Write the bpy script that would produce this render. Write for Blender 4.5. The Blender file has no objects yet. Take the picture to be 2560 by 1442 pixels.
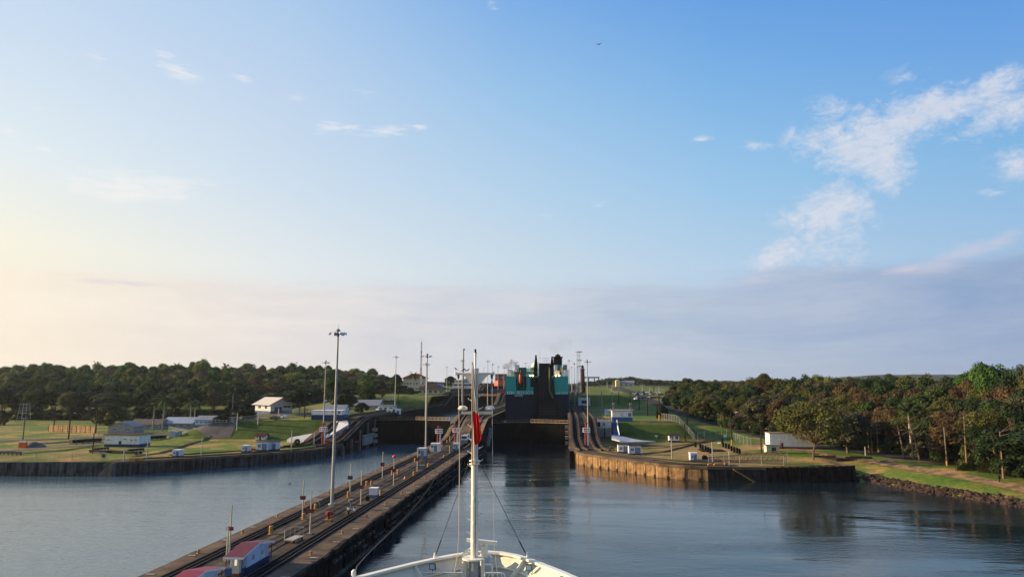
import bpy, math, random
from math import radians as R, sin, cos, pi, hypot, atan2, sqrt, exp
from mathutils import Vector, Matrix, noise
random.seed(7)
SC = bpy.context.scene
C = SC.collection

# ------------------------------------------------------------------ camera
F = 2560 * 24 / 36.0
HC = 26.0
PITCH = math.atan((963 - 721) / F)
YAW = math.atan((1409 - 1280) / hypot(F, 963 - 721))
cam = bpy.data.cameras.new('camera'); co = bpy.data.objects.new('camera', cam); C.objects.link(co)
cam.lens = 24; cam.sensor_width = 36; cam.clip_start = 0.5; cam.clip_end = 20000
co.location = (0, 0, HC); co.rotation_euler = (pi / 2 + PITCH, 0, YAW)
SC.camera = co
SC.view_settings.view_transform = 'Standard'; SC.view_settings.look = 'None'
EXPO = 0.8
SC.view_settings.exposure = EXPO; SC.view_settings.gamma = 1.0
SC.cycles.max_bounces = 6; SC.cycles.diffuse_bounces = 2; SC.cycles.glossy_bounces = 3
SC.cycles.transparent_max_bounces = 12; SC.cycles.volume_bounces = 0
SC.cycles.use_denoising = True
SC.cycles.caustics_reflective = False; SC.cycles.caustics_refractive = False

def ray(px, py):
    x = (px - 1280) / F; z = -(py - 721) / F; y = 1.0
    y2 = y * cos(PITCH) - z * sin(PITCH); z2 = y * sin(PITCH) + z * cos(PITCH)
    return Vector((x * cos(YAW) - y2 * sin(YAW), x * sin(YAW) + y2 * cos(YAW), z2))
def G(px, py, z=3.8):
    d = ray(px, py); t = (z - HC) / d.z; return (d.x * t, d.y * t)
def AY(px, py, Y):
    d = ray(px, py); t = Y / d.y; return (d.x * t, HC + d.z * t)
def AX(px, py, X):
    d = ray(px, py); t = X / d.x; return (d.y * t, HC + d.z * t)
def azel(px, py):
    d = ray(px, py).normalized(); return atan2(d.x, d.y), math.asin(d.z)
def lin(c):            # a colour as displayed, back to scene light at this exposure
    return tuple(v / 2 ** EXPO for v in lin0(c))
def lin0(c):
    return tuple(((v / 255) / 12.92 if v / 255 <= .04045 else ((v / 255 + .055) / 1.055) ** 2.4) for v in c)

# ------------------------------------------------------------------ world and sun
SUN_AZ, SUN_EL = R(86), R(16.5)          # azimuth left of the canal axis
w = bpy.data.worlds.new('World'); SC.world = w; w.use_nodes = True
nt = w.node_tree; N = nt.nodes; L = nt.links
for n in list(N): N.remove(n)
def nd(tp, **k):
    n = N.new(tp)
    for a, b in k.items(): setattr(n, a, b)
    return n
def mth(op, a, b=None, c=None, clamp=False):
    n = nd('ShaderNodeMath', operation=op, use_clamp=clamp)
    for i, v in enumerate((a, b, c)):
        if v is None: continue
        if isinstance(v, (int, float)): n.inputs[i].default_value = v
        else: L.new(v, n.inputs[i])
    return n.outputs[0]
def mixc(f, a, b):
    n = nd('ShaderNodeMix', data_type='RGBA')
    for i, v in ((0, f), (6, a), (7, b)):
        if isinstance(v, (int, float)): n.inputs[i].default_value = v
        elif isinstance(v, tuple): n.inputs[i].default_value = (*v[:3], 1)
        else: L.new(v, n.inputs[i])
    return n.outputs[2]
def ramp(f, stops, interp='EASE'):
    n = nd('ShaderNodeValToRGB'); r = n.color_ramp; r.interpolation = interp
    while len(r.elements) < len(stops): r.elements.new(0.5)
    for e, (p, c) in zip(r.elements, stops): e.position = p; e.color = (*c, 1)
    L.new(f, n.inputs[0]); return n.outputs[0]
sky = nd('ShaderNodeTexSky', sky_type='NISHITA', sun_disc=False)
sky.sun_elevation = SUN_EL; sky.sun_rotation = -SUN_AZ
sky.air_density = 1.0; sky.dust_density = 1.2; sky.ozone_density = 1.5
tc = nd('ShaderNodeTexCoord'); sep = nd('ShaderNodeSeparateXYZ'); L.new(tc.outputs['Generated'], sep.inputs[0])
az = mth('ARCTAN2', sep.outputs[0], sep.outputs[1])
el = mth('ARCSINE', sep.outputs[2])
azn = mth('MULTIPLY_ADD', az, 1 / R(82), 0.5 + 4.3 / 82, clamp=True)   # 0..1 over the 82 degrees in front
# air colour by azimuth at five heights above the horizon
def row(cols, pos=(0.04, 0.27, 0.5, 0.72, 0.95)):
    return ramp(azn, list(zip(pos, [lin(c) for c in cols])), 'LINEAR')
rows = [(-0.05, row([(250, 228, 196), (234, 225, 214), (205, 207, 212), (180, 189, 203), (168, 180, 199)])),
        (R(4), row([(253, 241, 219), (234, 230, 225), (206, 214, 224), (184, 200, 222), (162, 184, 214)])),
        (R(9.5), row([(253, 248, 228), (232, 238, 240), (208, 224, 236), (186, 212, 236), (164, 198, 230)])),
        (R(16), row([(232, 242, 246), (212, 228, 243), (188, 216, 240), (160, 203, 238), (138, 188, 232)])),
        (R(24), row([(208, 226, 246), (194, 216, 242), (160, 201, 239), (130, 184, 235), (112, 167, 230)])),
        (R(33), row([(188, 213, 243), (165, 202, 240), (122, 174, 234), (98, 156, 229), (84, 141, 223)])),
        (R(75), row([(120, 165, 225), (100, 150, 222), (80, 130, 212), (66, 115, 200), (56, 100, 190)]))]
col = rows[0][1]
for (e0, c0), (e1, c1) in zip(rows, rows[1:]):
    mr = nd('ShaderNodeMapRange', interpolation_type='LINEAR'); L.new(el, mr.inputs[0])
    mr.inputs[1].default_value = e0; mr.inputs[2].default_value = e1
    col = mixc(mr.outputs[0], col, c1)
SKYK = 0.10
nis = nd('ShaderNodeVectorMath', operation='SCALE'); L.new(sky.outputs[0], nis.inputs[0]); nis.inputs[3].default_value = 0.5
airsc = nd('ShaderNodeVectorMath', operation='SCALE'); L.new(col, airsc.inputs[0]); airsc.inputs[3].default_value = 1 / SKYK
# the clear air: Nishita sky graded towards the morning's colours; only the upper hemisphere in front is graded fully
front = nd('ShaderNodeMapRange', interpolation_type='SMOOTHSTEP'); L.new(sep.outputs[1], front.inputs[0])
front.inputs[1].default_value = -0.5; front.inputs[2].default_value = 0.4; front.inputs[3].default_value = 0.5; front.inputs[4].default_value = 0.93
base = mixc(front.outputs[0], nis.outputs[0], airsc.outputs[0])
hs_ = nd('ShaderNodeHueSaturation'); hs_.inputs['Saturation'].default_value = 1.02; L.new(base, hs_.inputs['Color']); base = hs_.outputs[0]
# clouds
vec = nd('ShaderNodeCombineXYZ'); L.new(az, vec.inputs[0]); L.new(el, vec.inputs[1])
def cloud_noise(scale, detail, rough, sx=1, sy=1, rot=0, dist=0.0, off=(0, 0, 0)):
    m = nd('ShaderNodeMapping'); L.new(vec.outputs[0], m.inputs[0])
    m.inputs['Scale'].default_value = (sx, sy, 1); m.inputs['Rotation'].default_value = (0, 0, rot); m.inputs['Location'].default_value = off
    n = nd('ShaderNodeTexNoise'); L.new(m.outputs[0], n.inputs[0])
    n.inputs['Scale'].default_value = scale; n.inputs['Detail'].default_value = detail; n.inputs['Roughness'].default_value = rough; n.inputs['Distortion'].default_value = dist
    return n.outputs[0]
def blob(px, py, rx, ry, rot=0, amp=1.0):
    if rx < 80: rx *= 1.5; ry *= 1.6
    a, e = azel(px, py)
    m = nd('ShaderNodeMapping', vector_type='TEXTURE'); L.new(vec.outputs[0], m.inputs[0])
    m.inputs['Location'].default_value = (a, e, 0); m.inputs['Rotation'].default_value = (0, 0, R(rot))
    m.inputs['Scale'].default_value = (rx / F, ry / F, 1)
    g = nd('ShaderNodeTexGradient', gradient_type='SPHERICAL'); L.new(m.outputs[0], g.inputs[0])
    return mth('MULTIPLY', g.outputs[0], amp)
def blobs(lst):
    out = None
    for b in lst:
        o = blob(*b); out = o if out is None else mth('MAXIMUM', out, o)
    return out
n1 = cloud_noise(16, 9, 0.62, 1, 1.25, R(-20), 0.35)
n2 = cloud_noise(52, 9, 0.68, 0.42, 2.1, R(12), 0.4)
big = blobs([(2330, 280, 150, 70, 22), (2200, 330, 160, 90, 20), (2120, 380, 110, 95, 0), (2205, 425, 90, 75, 0), (2465, 225, 95, 48, 10), (2060, 345, 120, 70, 0, .8),
             (2115, 505, 80, 90, 0), (2080, 570, 75, 75, 0), (1955, 635, 120, 42, 18, .95), (2540, 285, 65, 45, 0), (2430, 335, 110, 35, 12, .75), (2100, 270, 120, 40, -8, .55),
             (1885, 365, 80, 20, -8, .42), (1990, 550, 60, 22, -14, .5), (2280, 190, 50, 22, 0, .36), (2550, 395, 50, 40, 0, .5)])
wisp = blobs([(330, 464, 230, 50, 4, 1.1), (320, 490, 150, 26, 2, 1.2), (435, 168, 60, 26, -14, .85), (605, 194, 34, 12, -8, .8), (238, 135, 30, 13, 0, .7), (815, 317, 50, 18, 8, .7),
              (960, 328, 75, 14, 6, .9), (1050, 320, 24, 9, 0, .8), (875, 322, 40, 10, 4, .8), (895, 215, 50, 22, -20, .55), (750, 242, 36, 12, 0, .55), (20, 329, 20, 8, -10, .8), (112, 375, 16, 9, -14, .8),
              (85, 272, 30, 9, 0, .6), (1490, 512, 30, 10, 0, .5), (1360, 540, 40, 14, 0, .35), (1235, 15, 30, 16, -40, .5), (470, 460, 60, 16, 4, .7), (1755, 348, 30, 9, 0, .6), (2480, 482, 30, 9, 0, .6)])
n1b = cloud_noise(58, 10, 0.74, 0.8, 1.5, R(-15), 0.5, (2, 2, 0))
a1 = mth('MULTIPLY', mth('ADD', mth('ADD', mth('MULTIPLY_ADD', n1, 3.6, -3.05), mth('MULTIPLY', n1b, 2.1)), mth('MULTIPLY', big, 1.35)), 0.95, clamp=True)
a1 = mth('MULTIPLY', a1, mth('MULTIPLY', big, 3.6, clamp=True))
a2 = mth('MULTIPLY', mth('ADD', mth('MULTIPLY_ADD', n2, 4.0, -2.45), mth('MULTIPLY', wisp, 1.35)), 1.0, clamp=True)
a2 = mth('MULTIPLY', a2, mth('MULTIPLY', wisp, 2.2, clamp=True))
cc = ramp(azn, [(0.04, lin((252, 246, 236))), (0.5, lin((232, 232, 238))), (0.95, lin((226, 226, 234)))], 'LINEAR')
cc = mixc(mth('MULTIPLY_ADD', n1b, -2.2, 1.45, clamp=True), cc, lin((196, 208, 228)))
ccs = nd('ShaderNodeVectorMath', operation='SCALE'); L.new(cc, ccs.inputs[0]); ccs.inputs[3].default_value = 1 / SKYK
base = mixc(mth('MULTIPLY', a1, 0.78), base, ccs.outputs[0])
wsp = nd('ShaderNodeVectorMath', operation='SCALE'); wsp.inputs[0].default_value = lin((250, 246, 242)); wsp.inputs[3].default_value = 1 / SKYK
base = mixc(mth('MULTIPLY', a2, 0.55), base, wsp.outputs[0])
# the low grey bank of cloud: its top rises a little towards the right
n3 = cloud_noise(6.5, 9, 0.62, 0.8, 3.2, R(4), 0.35)
top = mth('MULTIPLY_ADD', mth('SUBTRACT', mth('MULTIPLY_ADD', n3, 0.060, azel(1280, 722)[1] - 0.030), el), 75, 0.5, clamp=True)
sideup = mth('MULTIPLY', mth('MULTIPLY_ADD', azn, 2.6, -1.55, clamp=True), 0.045)
top2 = mth('MULTIPLY_ADD', mth('SUBTRACT', mth('ADD', mth('MULTIPLY_ADD', n3, 0.10, azel(1280, 748)[1] - 0.05), sideup), el), 34, 0.5, clamp=True)
bankc = ramp(azn, [(0.04, lin((251, 236, 214))), (0.27, lin((222, 217, 219))), (0.5, lin((193, 203, 219))), (0.72, lin((160, 180, 210))), (0.95, lin((138, 162, 200)))], 'LINEAR')
n4 = cloud_noise(5.5, 9, 0.66, 0.7, 3.8, R(3), 0.3, (3, 1, 0))
bankl = ramp(azn, [(0.04, lin((255, 243, 224))), (0.27, lin((240, 231, 225))), (0.5, lin((217, 217, 223))), (0.72, lin((186, 196, 214))), (0.95, lin((170, 184, 208)))], 'LINEAR')
bc = mixc(mth('MULTIPLY_ADD', n4, 3.2, -1.1, clamp=True), bankc, bankl)
bcs = nd('ShaderNodeVectorMath', operation='SCALE'); L.new(bc, bcs.inputs[0]); bcs.inputs[3].default_value = 1 / SKYK
lowf = nd('ShaderNodeMapRange', interpolation_type='SMOOTHSTEP'); L.new(el, lowf.inputs[0]); lowf.inputs[1].default_value = 0.0; lowf.inputs[2].default_value = 0.07; lowf.inputs[3].default_value = 0.35; lowf.inputs[4].default_value = 0.88
alpha = mth('MULTIPLY', mth('MAXIMUM', mth('MULTIPLY', top, 0.85), mth('MULTIPLY', top2, 0.95)), lowf.outputs[0])
base = mixc(alpha, base, bcs.outputs[0])
pink = blobs([(2390, 640, 170, 34, 16, .8), (2500, 600, 90, 30, 20, .75), (1880, 700, 140, 26, 8, .6), (2270, 672, 80, 18, 6, .8), (300, 706, 200, 14, 0, .6)])
n5 = cloud_noise(22, 7, 0.6, 0.5, 2.0, R(10), 0.3, (1, 5, 0))
a5 = mth('MULTIPLY', mth('ADD', mth('MULTIPLY_ADD', n5, 1.5, -1.0), mth('MULTIPLY', pink, 0.95)), 1.6, clamp=True)
pk = nd('ShaderNodeVectorMath', operation='SCALE'); pk.inputs[0].default_value = lin((214, 206, 220)); pk.inputs[3].default_value = 1 / SKYK
base = mixc(mth('MULTIPLY', a5, 0.75), base, pk.outputs[0])
bg = nd('ShaderNodeBackground'); L.new(base, bg.inputs[0]); bg.inputs[1].default_value = SKYK
ow = nd('ShaderNodeOutputWorld'); L.new(bg.outputs[0], ow.inputs[0])
sl = bpy.data.lights.new('sun', 'SUN'); sl.energy = 5.0; sl.angle = R(0.5); sl.color = (1.0, 0.76, 0.46)
so = bpy.data.objects.new('sun', sl); C.objects.link(so)
sd = Vector((-sin(SUN_AZ) * cos(SUN_EL), cos(SUN_AZ) * cos(SUN_EL), sin(SUN_EL)))
so.rotation_euler = sd.to_track_quat('Z', 'Y').to_euler(); so.location = (-200, 0, 200)

# ------------------------------------------------------------------ materials
MATS = {}
def mat(name, col, rough=0.8, var=0.25, scale=1.0, metal=0.0, bump=0.0, col2=None, spec=0.3, objcol=False, emit=None, detail=6, streak=0.0, alpha=None, thr=None, coords='Object', stretch=(1, 1, 1)):
    if name in MATS: return MATS[name]
    m = bpy.data.materials.new(name); m.use_nodes = True; t = m.node_tree; n_ = t.nodes; l_ = t.links
    b = n_['Principled BSDF']
    b.inputs['Roughness'].default_value = rough; b.inputs['Metallic'].default_value = metal
    b.inputs['Specular IOR Level'].default_value = (.06 if rough >= .8 and spec == .3 else spec)
    tcx = n_.new('ShaderNodeTexCoord'); mp = n_.new('ShaderNodeMapping'); l_.new(tcx.outputs[coords], mp.inputs[0]); mp.inputs['Scale'].default_value = stretch
    ns = n_.new('ShaderNodeTexNoise'); l_.new(mp.outputs[0], ns.inputs[0]); ns.inputs['Scale'].default_value = scale; ns.inputs['Detail'].default_value = detail; ns.inputs['Roughness'].default_value = 0.62
    cr = n_.new('ShaderNodeValToRGB'); l_.new(ns.outputs[0], cr.inputs[0])
    c2 = col2 if col2 else tuple(max(0, c * (1 - var)) for c in col)
    c1 = col if col2 else tuple(min(1, c * (1 + var)) for c in col)
    lo, hi = thr if thr else (0.33, 0.67)
    cr.color_ramp.elements[0].position = lo; cr.color_ramp.elements[1].position = hi
    cr.color_ramp.elements[0].color = (*c2, 1); cr.color_ramp.elements[1].color = (*c1, 1)
    out = cr.outputs[0]
    if streak:
        mp2 = n_.new('ShaderNodeMapping'); l_.new(tcx.outputs[coords], mp2.inputs[0]); mp2.inputs['Scale'].default_value = (1.1, 1.1, 0.09)
        n2_ = n_.new('ShaderNodeTexNoise'); l_.new(mp2.outputs[0], n2_.inputs[0]); n2_.inputs['Scale'].default_value = 1.2; n2_.inputs['Detail'].default_value = 5
        r2 = n_.new('ShaderNodeValToRGB'); l_.new(n2_.outputs[0], r2.inputs[0]); r2.color_ramp.elements[0].position = 0.40; r2.color_ramp.elements[1].position = 0.60
        k = 1 - streak; r2.color_ramp.elements[0].color = (k, k, k, 1); r2.color_ramp.elements[1].color = (1, 1, 1, 1)
        mx = n_.new('ShaderNodeMix'); mx.data_type = 'RGBA'; mx.blend_type = 'MULTIPLY'; mx.inputs[0].default_value = 1
        l_.new(out, mx.inputs[6]); l_.new(r2.outputs[0], mx.inputs[7]); out = mx.outputs[2]
    if objcol:
        oi = n_.new('ShaderNodeObjectInfo'); mx = n_.new('ShaderNodeMix'); mx.data_type = 'RGBA'; mx.blend_type = 'MULTIPLY'; mx.inputs[0].default_value = 1
        l_.new(out, mx.inputs[6]); l_.new(oi.outputs['Color'], mx.inputs[7]); out = mx.outputs[2]
    l_.new(out, b.inputs['Base Color'])
    if bump:
        bp = n_.new('ShaderNodeBump'); bp.inputs['Strength'].default_value = bump; l_.new(ns.outputs[0], bp.inputs['Height']); l_.new(bp.outputs[0], b.inputs['Normal'])
    if emit: b.inputs['Emission Color'].default_value = (*emit[0], 1); b.inputs['Emission Strength'].default_value = emit[1]
    if alpha is not None: b.inputs['Alpha'].default_value = alpha
    MATS[name] = m; return m
CON = mat('concrete', (.20, .16, .125), .9, .3, .35, bump=.2, streak=.35)
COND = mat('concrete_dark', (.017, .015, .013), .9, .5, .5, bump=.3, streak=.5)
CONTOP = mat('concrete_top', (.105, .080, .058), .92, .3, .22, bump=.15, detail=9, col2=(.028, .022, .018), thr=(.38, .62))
CONEDGE = mat('concrete_edge', (.19, .135, .09), .92, .3, .3, bump=.1, detail=8, col2=(.075, .055, .04))
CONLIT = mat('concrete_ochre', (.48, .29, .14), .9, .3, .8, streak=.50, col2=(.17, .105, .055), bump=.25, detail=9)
TRACK = mat('track_black', (.009, .008, .007), .95, .4, 1.0)
STEEL = mat('rail_steel', (.075, .06, .05), .6, .2, 2, spec=.15)
GALV = mat('galvanised', (.34, .34, .33), .5, .12, 1, metal=.25)
WHITE = mat('white_paint', (.80, .80, .78), .55, .06, .6, detail=4)
WHITEW = mat('white_wall', (.84, .83, .80), .8, .10, .8, streak=.12)
BLUE = mat('blue_paint', (.014, .034, .105), .6, .2, 1)
BLUEL = mat('light_blue_paint', (.42, .58, .78), .7, .08, 1, streak=.1)
MAROON = mat('maroon_roof', (.13, .018, .035), .6, .2, 1.3, streak=0)
REDP = mat('red_paint', (.36, .03, .028), .55, .2, 1)
ORANGE = mat('orange_paint', (.42, .19, .05), .6, .2, 2)
ORANGEP = mat('orange_plastic', (.85, .17, .05), .5, .1, 1)
BLACK = mat('black_paint', (.012, .012, .013), .6, .3, 1, spec=.1)
DKGREY = mat('dark_grey', (.05, .05, .055), .6, .25, .5)
GREYM = mat('grey_metal', (.20, .22, .24), .5, .2, 1)
ROOFG = mat('grey_roof', (.20, .215, .24), .6, .2, .5, stretch=(4, .3, 1))
ROOFD = mat('dark_roof', (.055, .04, .038), .8, .25, .5)
ROOFR = mat('red_roof', (.085, .032, .030), .8, .25, .5)
GLASS = mat('window_glass', (.03, .04, .05), .08, .2, 1, spec=.6)
WOOD = mat('wood_pole', (.035, .028, .022), .9, .3, 1)
ROPE = mat('rope', (.20, .18, .15), .9, .2, 3)
WIRE = mat('wire', (.03, .03, .03), .7, .2, 3)
LEAF = mat('leaf', (1.22, 1.15, 1.0), .75, .3, .30, objcol=True, col2=(.42, .48, .42), spec=.12, thr=(.36, .64), detail=5)
BARK = mat('bark', (.12, .09, .065), .95, .3, 1)
BARKP = mat('palm_bark', (.30, .27, .23), .95, .2, 1)
TEAL = mat('teal_hull', (.022, .36, .32), .5, .06, .2, streak=.08)
NAVY = mat('navy_hull', (.022, .027, .044), .85, .15, .3)
ASPH = mat('asphalt', (.048, .045, .046), .9, .25, .2, detail=8)
DIRT = mat('dirt', (.30, .19, .105), .95, .3, .35, detail=10, col2=(.11, .085, .05), thr=(.40, .60))
LAMPON = mat('lamp_lit', (1, .8, .5), .5, .05, 1, emit=((1.0, .50, .18), 14))
LAMPW = mat('lamp_white_lit', (1, 1, 1), .5, .05, 1, emit=((1, .85, .6), .35))
FLAGW = mat('flag_white', (.72, .68, .60), .9, .06, 1)
FLAGR = mat('flag_red', (.70, .03, .025), .85, .08, 1)
ROCK = mat('rock', (.050, .034, .027), .9, .45, .6, bump=.5)
GREEND = mat('green_deck', (.03, .12, .08), .7, .15, 1)
CREAM = mat('cream_wall', (.62, .56, .44), .85, .1, .6)
LIME = mat('lime_paint', (.45, .62, .12), .6, .1, 1)
MESHM = mat('wire_mesh', (.22, .25, .24), .7, .2, 1, alpha=.28)
SHEET = mat('sheet_pile', (.035, .026, .02), .85, .45, .4, streak=.5)

# ------------------------------------------------------------------ mesh collector
class MB:
    def __init__(s): s.v = []; s.f = []; s.mi = []; s.m = 0
    def add(s, vs, fs):
        o = len(s.v); s.v += [tuple(v) for v in vs]; s.f += [tuple(i + o for i in f) for f in fs]; s.mi += [s.m] * len(fs); return s
    def box(s, x0, x1, y0, y1, z0, z1):
        return s.add([(x0, y0, z0), (x1, y0, z0), (x1, y1, z0), (x0, y1, z0), (x0, y0, z1), (x1, y0, z1), (x1, y1, z1), (x0, y1, z1)],
                     [(0, 3, 2, 1), (4, 5, 6, 7), (0, 1, 5, 4), (1, 2, 6, 5), (2, 3, 7, 6), (3, 0, 4, 7)])
    def cb(s, c, sx, sy, sz): return s.box(c[0] - sx / 2, c[0] + sx / 2, c[1] - sy / 2, c[1] + sy / 2, c[2], c[2] + sz)
    def cyl(s, a, b, r0, r1=None, n=8, cap=True):
        a = Vector(a); b = Vector(b); r1 = r0 if r1 is None else r1
        d = (b - a); 
        if d.length < 1e-6: return s
        q = d.to_track_quat('Z', 'Y'); vs = []
        for p, r in ((a, r0), (b, r1)):
            for i in range(n): vs.append(p + q @ Vector((cos(2 * pi * i / n) * r, sin(2 * pi * i / n) * r, 0)))
        fs = [(i, (i + 1) % n, n + (i + 1) % n, n + i) for i in range(n)]
        if cap: fs += [tuple(range(n - 1, -1, -1)), tuple(range(n, 2 * n))]
        return s.add(vs, fs)
    def tube(s, pts, r, n=6, r1=None):
        k = len(pts) - 1
        for i in range(k):
            ra = r if r1 is None else r + (r1 - r) * i / k; rb = r if r1 is None else r + (r1 - r) * (i + 1) / k
            s.cyl(pts[i], pts[i + 1], ra, rb, n)
        return s
    def lathe(s, prof, n=16, c=(0, 0, 0)):
        vs = []
        for r, z in prof:
            for i in range(n): vs.append((c[0] + cos(2 * pi * i / n) * r, c[1] + sin(2 * pi * i / n) * r, c[2] + z))
        fs = []
        for j in range(len(prof) - 1):
            for i in range(n): fs.append((j * n + i, j * n + (i + 1) % n, (j + 1) * n + (i + 1) % n, (j + 1) * n + i))
        fs += [tuple(range(n - 1, -1, -1)), tuple((len(prof) - 1) * n + i for i in range(n))]
        return s.add(vs, fs)
    def prism(s, pts, z0, z1):
        n = len(pts); vs = [(x, y, z0) for x, y in pts] + [(x, y, z1) for x, y in pts]
        return s.add(vs, [tuple(range(n - 1, -1, -1)), tuple(range(n, 2 * n))] + [(i, (i + 1) % n, n + (i + 1) % n, n + i) for i in range(n)])
    def prism_y(s, pts, y0, y1):      # outline in x,z pulled along y
        n = len(pts); vs = [(x, y0, z) for x, z in pts] + [(x, y1, z) for x, z in pts]
        return s.add(vs, [tuple(range(n)), tuple(range(2 * n - 1, n - 1, -1))] + [(i, n + i, n + (i + 1) % n, (i + 1) % n) for i in range(n)])
    def prism_x(s, pts, x0, x1):      # outline in y,z pulled along x
        n = len(pts); vs = [(x0, y, z) for y, z in pts] + [(x1, y, z) for y, z in pts]
        return s.add(vs, [tuple(range(n - 1, -1, -1)), tuple(range(n, 2 * n))] + [(i, (i + 1) % n, n + (i + 1) % n, n + i) for i in range(n)])
    def build(s, name, m, parent=None, smooth=False):
        me = bpy.data.meshes.new(name); me.from_pydata(s.v, [], s.f)
        ms = m if isinstance(m, (list, tuple)) else [m]
        for x in ms: me.materials.append(x)
        if len(ms) > 1: me.polygons.foreach_set('material_index', s.mi)
        if smooth: me.polygons.foreach_set('use_smooth', [True] * len(me.polygons))
        me.update(); o = bpy.data.objects.new(name, me); C.objects.link(o)
        if parent: o.parent = parent
        return o
def tag(o, label=None, cat=None, group=None, kind=None):
    if label: o['label'] = label
    if cat: o['category'] = cat
    if group: o['group'] = group
    if kind: o['kind'] = kind
    return o
def empty(name, loc, label, cat, group=None, rz=0, sc=1):
    o = bpy.data.objects.new(name, None); C.objects.link(o); o.location = loc; o.rotation_euler = (0, 0, rz); o.scale = (sc, sc, sc); o.empty_display_size = .2
    return tag(o, label, cat, group)
def copy_tree(o, parent=None):
    c = o.copy(); C.objects.link(c)
    if parent: c.parent = parent
    for ch in [x for x in o.children]: copy_tree(ch, c)
    return c
def struct(o): o['kind'] = 'structure'; return o

# ------------------------------------------------------------------ terrain
L1, L2, L3, L4 = 3.8, 11.8, 19.6, 24.6
def ss(a, b, x):
    t = min(1, max(0, (x - a) / (b - a))); return t * t * (3 - 2 * t)
def lerp(a, b, t): return a + (b - a) * t
SHORE = [(79.5, 202), (83, 188), (88, 175), (97.3, 158), (110, 135), (128, 105), (150, 70), (175, 20), (200, -60), (220, -300)]
def shore_d(x, y):
    best = 1e9; sgn = 1
    for (ax, ay), (bx, by) in zip(SHORE, SHORE[1:]):
        dx, dy = bx - ax, by - ay; t = max(0, min(1, ((x - ax) * dx + (y - ay) * dy) / (dx * dx + dy * dy)))
        qx, qy = ax + dx * t, ay + dy * t; d = hypot(x - qx, y - qy)
        if d < best: best = d; sgn = 1 if (dx * (y - ay) - dy * (x - ax)) > 0 else -1
    return best * sgn
def h(x, y):
    if x < -60:
        lv = L1 + (L2 - L1) * ss(274, 288, y) * ss(-168, -148, x)
        lv = max(lv, L1 + (L2 - L1) * lerp(ss(320, 470, y), ss(425, 600, y), ss(-165, -225, x)))
        lv += (L3 - L2 - .2) * ss(424, 442, y) * ss(-168, -140, x)
        if y > 430: lv = max(lv, lerp(L2 + (L3 - L2) * ss(430, 620, y), L2 * ss(400, 600, y) + (L3 - L2) * ss(520, 700, y), ss(-165, -225, x)))
        lv += (L4 - L3) * ss(690, 760, y)
        hill = 4 * ss(450, 640, y) * ss(-105, -260, x) if x < -105 else 0
        lv += hill * (1 - ss(900, 1800, y) * .6)
        if x > -100.1 and y > 263: lv -= .5
        if x < -150: lv += .35 * noise.noise(Vector((x * .03, y * .03, 0))) 
        return lv
    if x > 1 and y < 800:
        a = L1 + (L2 - L1 - .6) * ss(279, 291, y) + (L3 - L2) * ss(492, 512, y) + (L4 - L3) * ss(690, 760, y)
        b = 4.0 + 21 * ss(270, 830, y) * 1.0
        b = 4.0 + max(0, min(20.6, (y - 285) * .0475))
        t = ss(46, 60, x)
        z = lerp(a, b, t)
        if x > 60:
            d = shore_d(x, y) if y < 230 else 99
            zf_ = z
            if y < 230 and x < 400: z = min(z, -1.2 + d * .42 if d < 6 else min(z, 1.3 + (d - 6) * .16)) if d > -12 else -4
            z = lerp(zf_, z, ss(77, 83, x)) if y > 196 else z
            if x > 100: z += 5 * ss(110, 260, x) * ss(120, 420, y)
        if x < 13.6 and y > 241: z -= .5
        return z
    if y >= 700: return lerp(L3, L4, ss(690, 760, y))
    return L1
def inpoly(x, y, P):
    c = False; n = len(P); j = n - 1
    for i in range(n):
        (xi, yi), (xj, yj) = P[i], P[j]
        if (yi > y) != (yj > y) and x < (xj - xi) * (y - yi) / (yj - yi) + xi: c = not c
        j = i
    return c
LEFT_EDGE = [(-700, 176), (-300, 186), (-164.3, 192.7), (-133.5, 195), (-130.3, 195.6), (-115, 208), (-100.8, 222.3), (-92, 232), (-87.5, 242), (-85.2, 253), (-84, 266), (-83.6, 280)]
RIGHT_EDGE = [(1.8, 262), (1.9, 255), (2.1, 248), G(1434, 1124), G(1450, 1132), G(1500, 1139), G(1554, 1146), G(1600, 1152), G(1649, 1159), G(1710, 1163.5), (39.5, 197.3), (55, 196.4), (68, 198), (80.4, 202.5)]
LP = [(-6000, 176)] + LEFT_EDGE + [(-84, 800), (4, 800)] + [(1.8, 800)] + RIGHT_EDGE + [(79.5, 201)] + [(60, -500), (6000, -500), (6000, 6000), (-6000, 6000)]
def land(x, y):
    return inpoly(x, y, LP)
def axis(segs):
    out = []
    for a, b, n in segs: out += [a + (b - a) * i / n for i in range(n)]
    return out + [segs[-1][1]]
xs = axis([(-4500, -1200, 12), (-1200, -500, 18), (-500, -200, 40), (-200, -60, 56), (-60, 0, 8), (0, 140, 56), (140, 400, 40), (400, 1200, 16), (1200, 4500, 12)])
ys = axis([(-400, 80, 16), (80, 180, 20), (180, 320, 70), (320, 540, 74), (540, 800, 52), (800, 1500, 24), (1500, 5500, 12)])
vid = {}; gm = MB()
inl = {}
for i, x in enumerate(xs):
    for j, y in enumerate(ys): inl[i, j] = land(x, y)
def gv(i, j):
    if (i, j) not in vid:
        vid[i, j] = len(gm.v); gm.v.append((xs[i], ys[j], h(xs[i], ys[j])))
    return vid[i, j]
for i in range(len(xs) - 1):
    for j in range(len(ys) - 1):
        if inl[i, j] and inl[i + 1, j] and inl[i, j + 1] and inl[i + 1, j + 1]:
            gm.f.append((gv(i, j), gv(i + 1, j), gv(i + 1, j + 1), gv(i, j + 1))); gm.mi.append(0)
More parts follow.
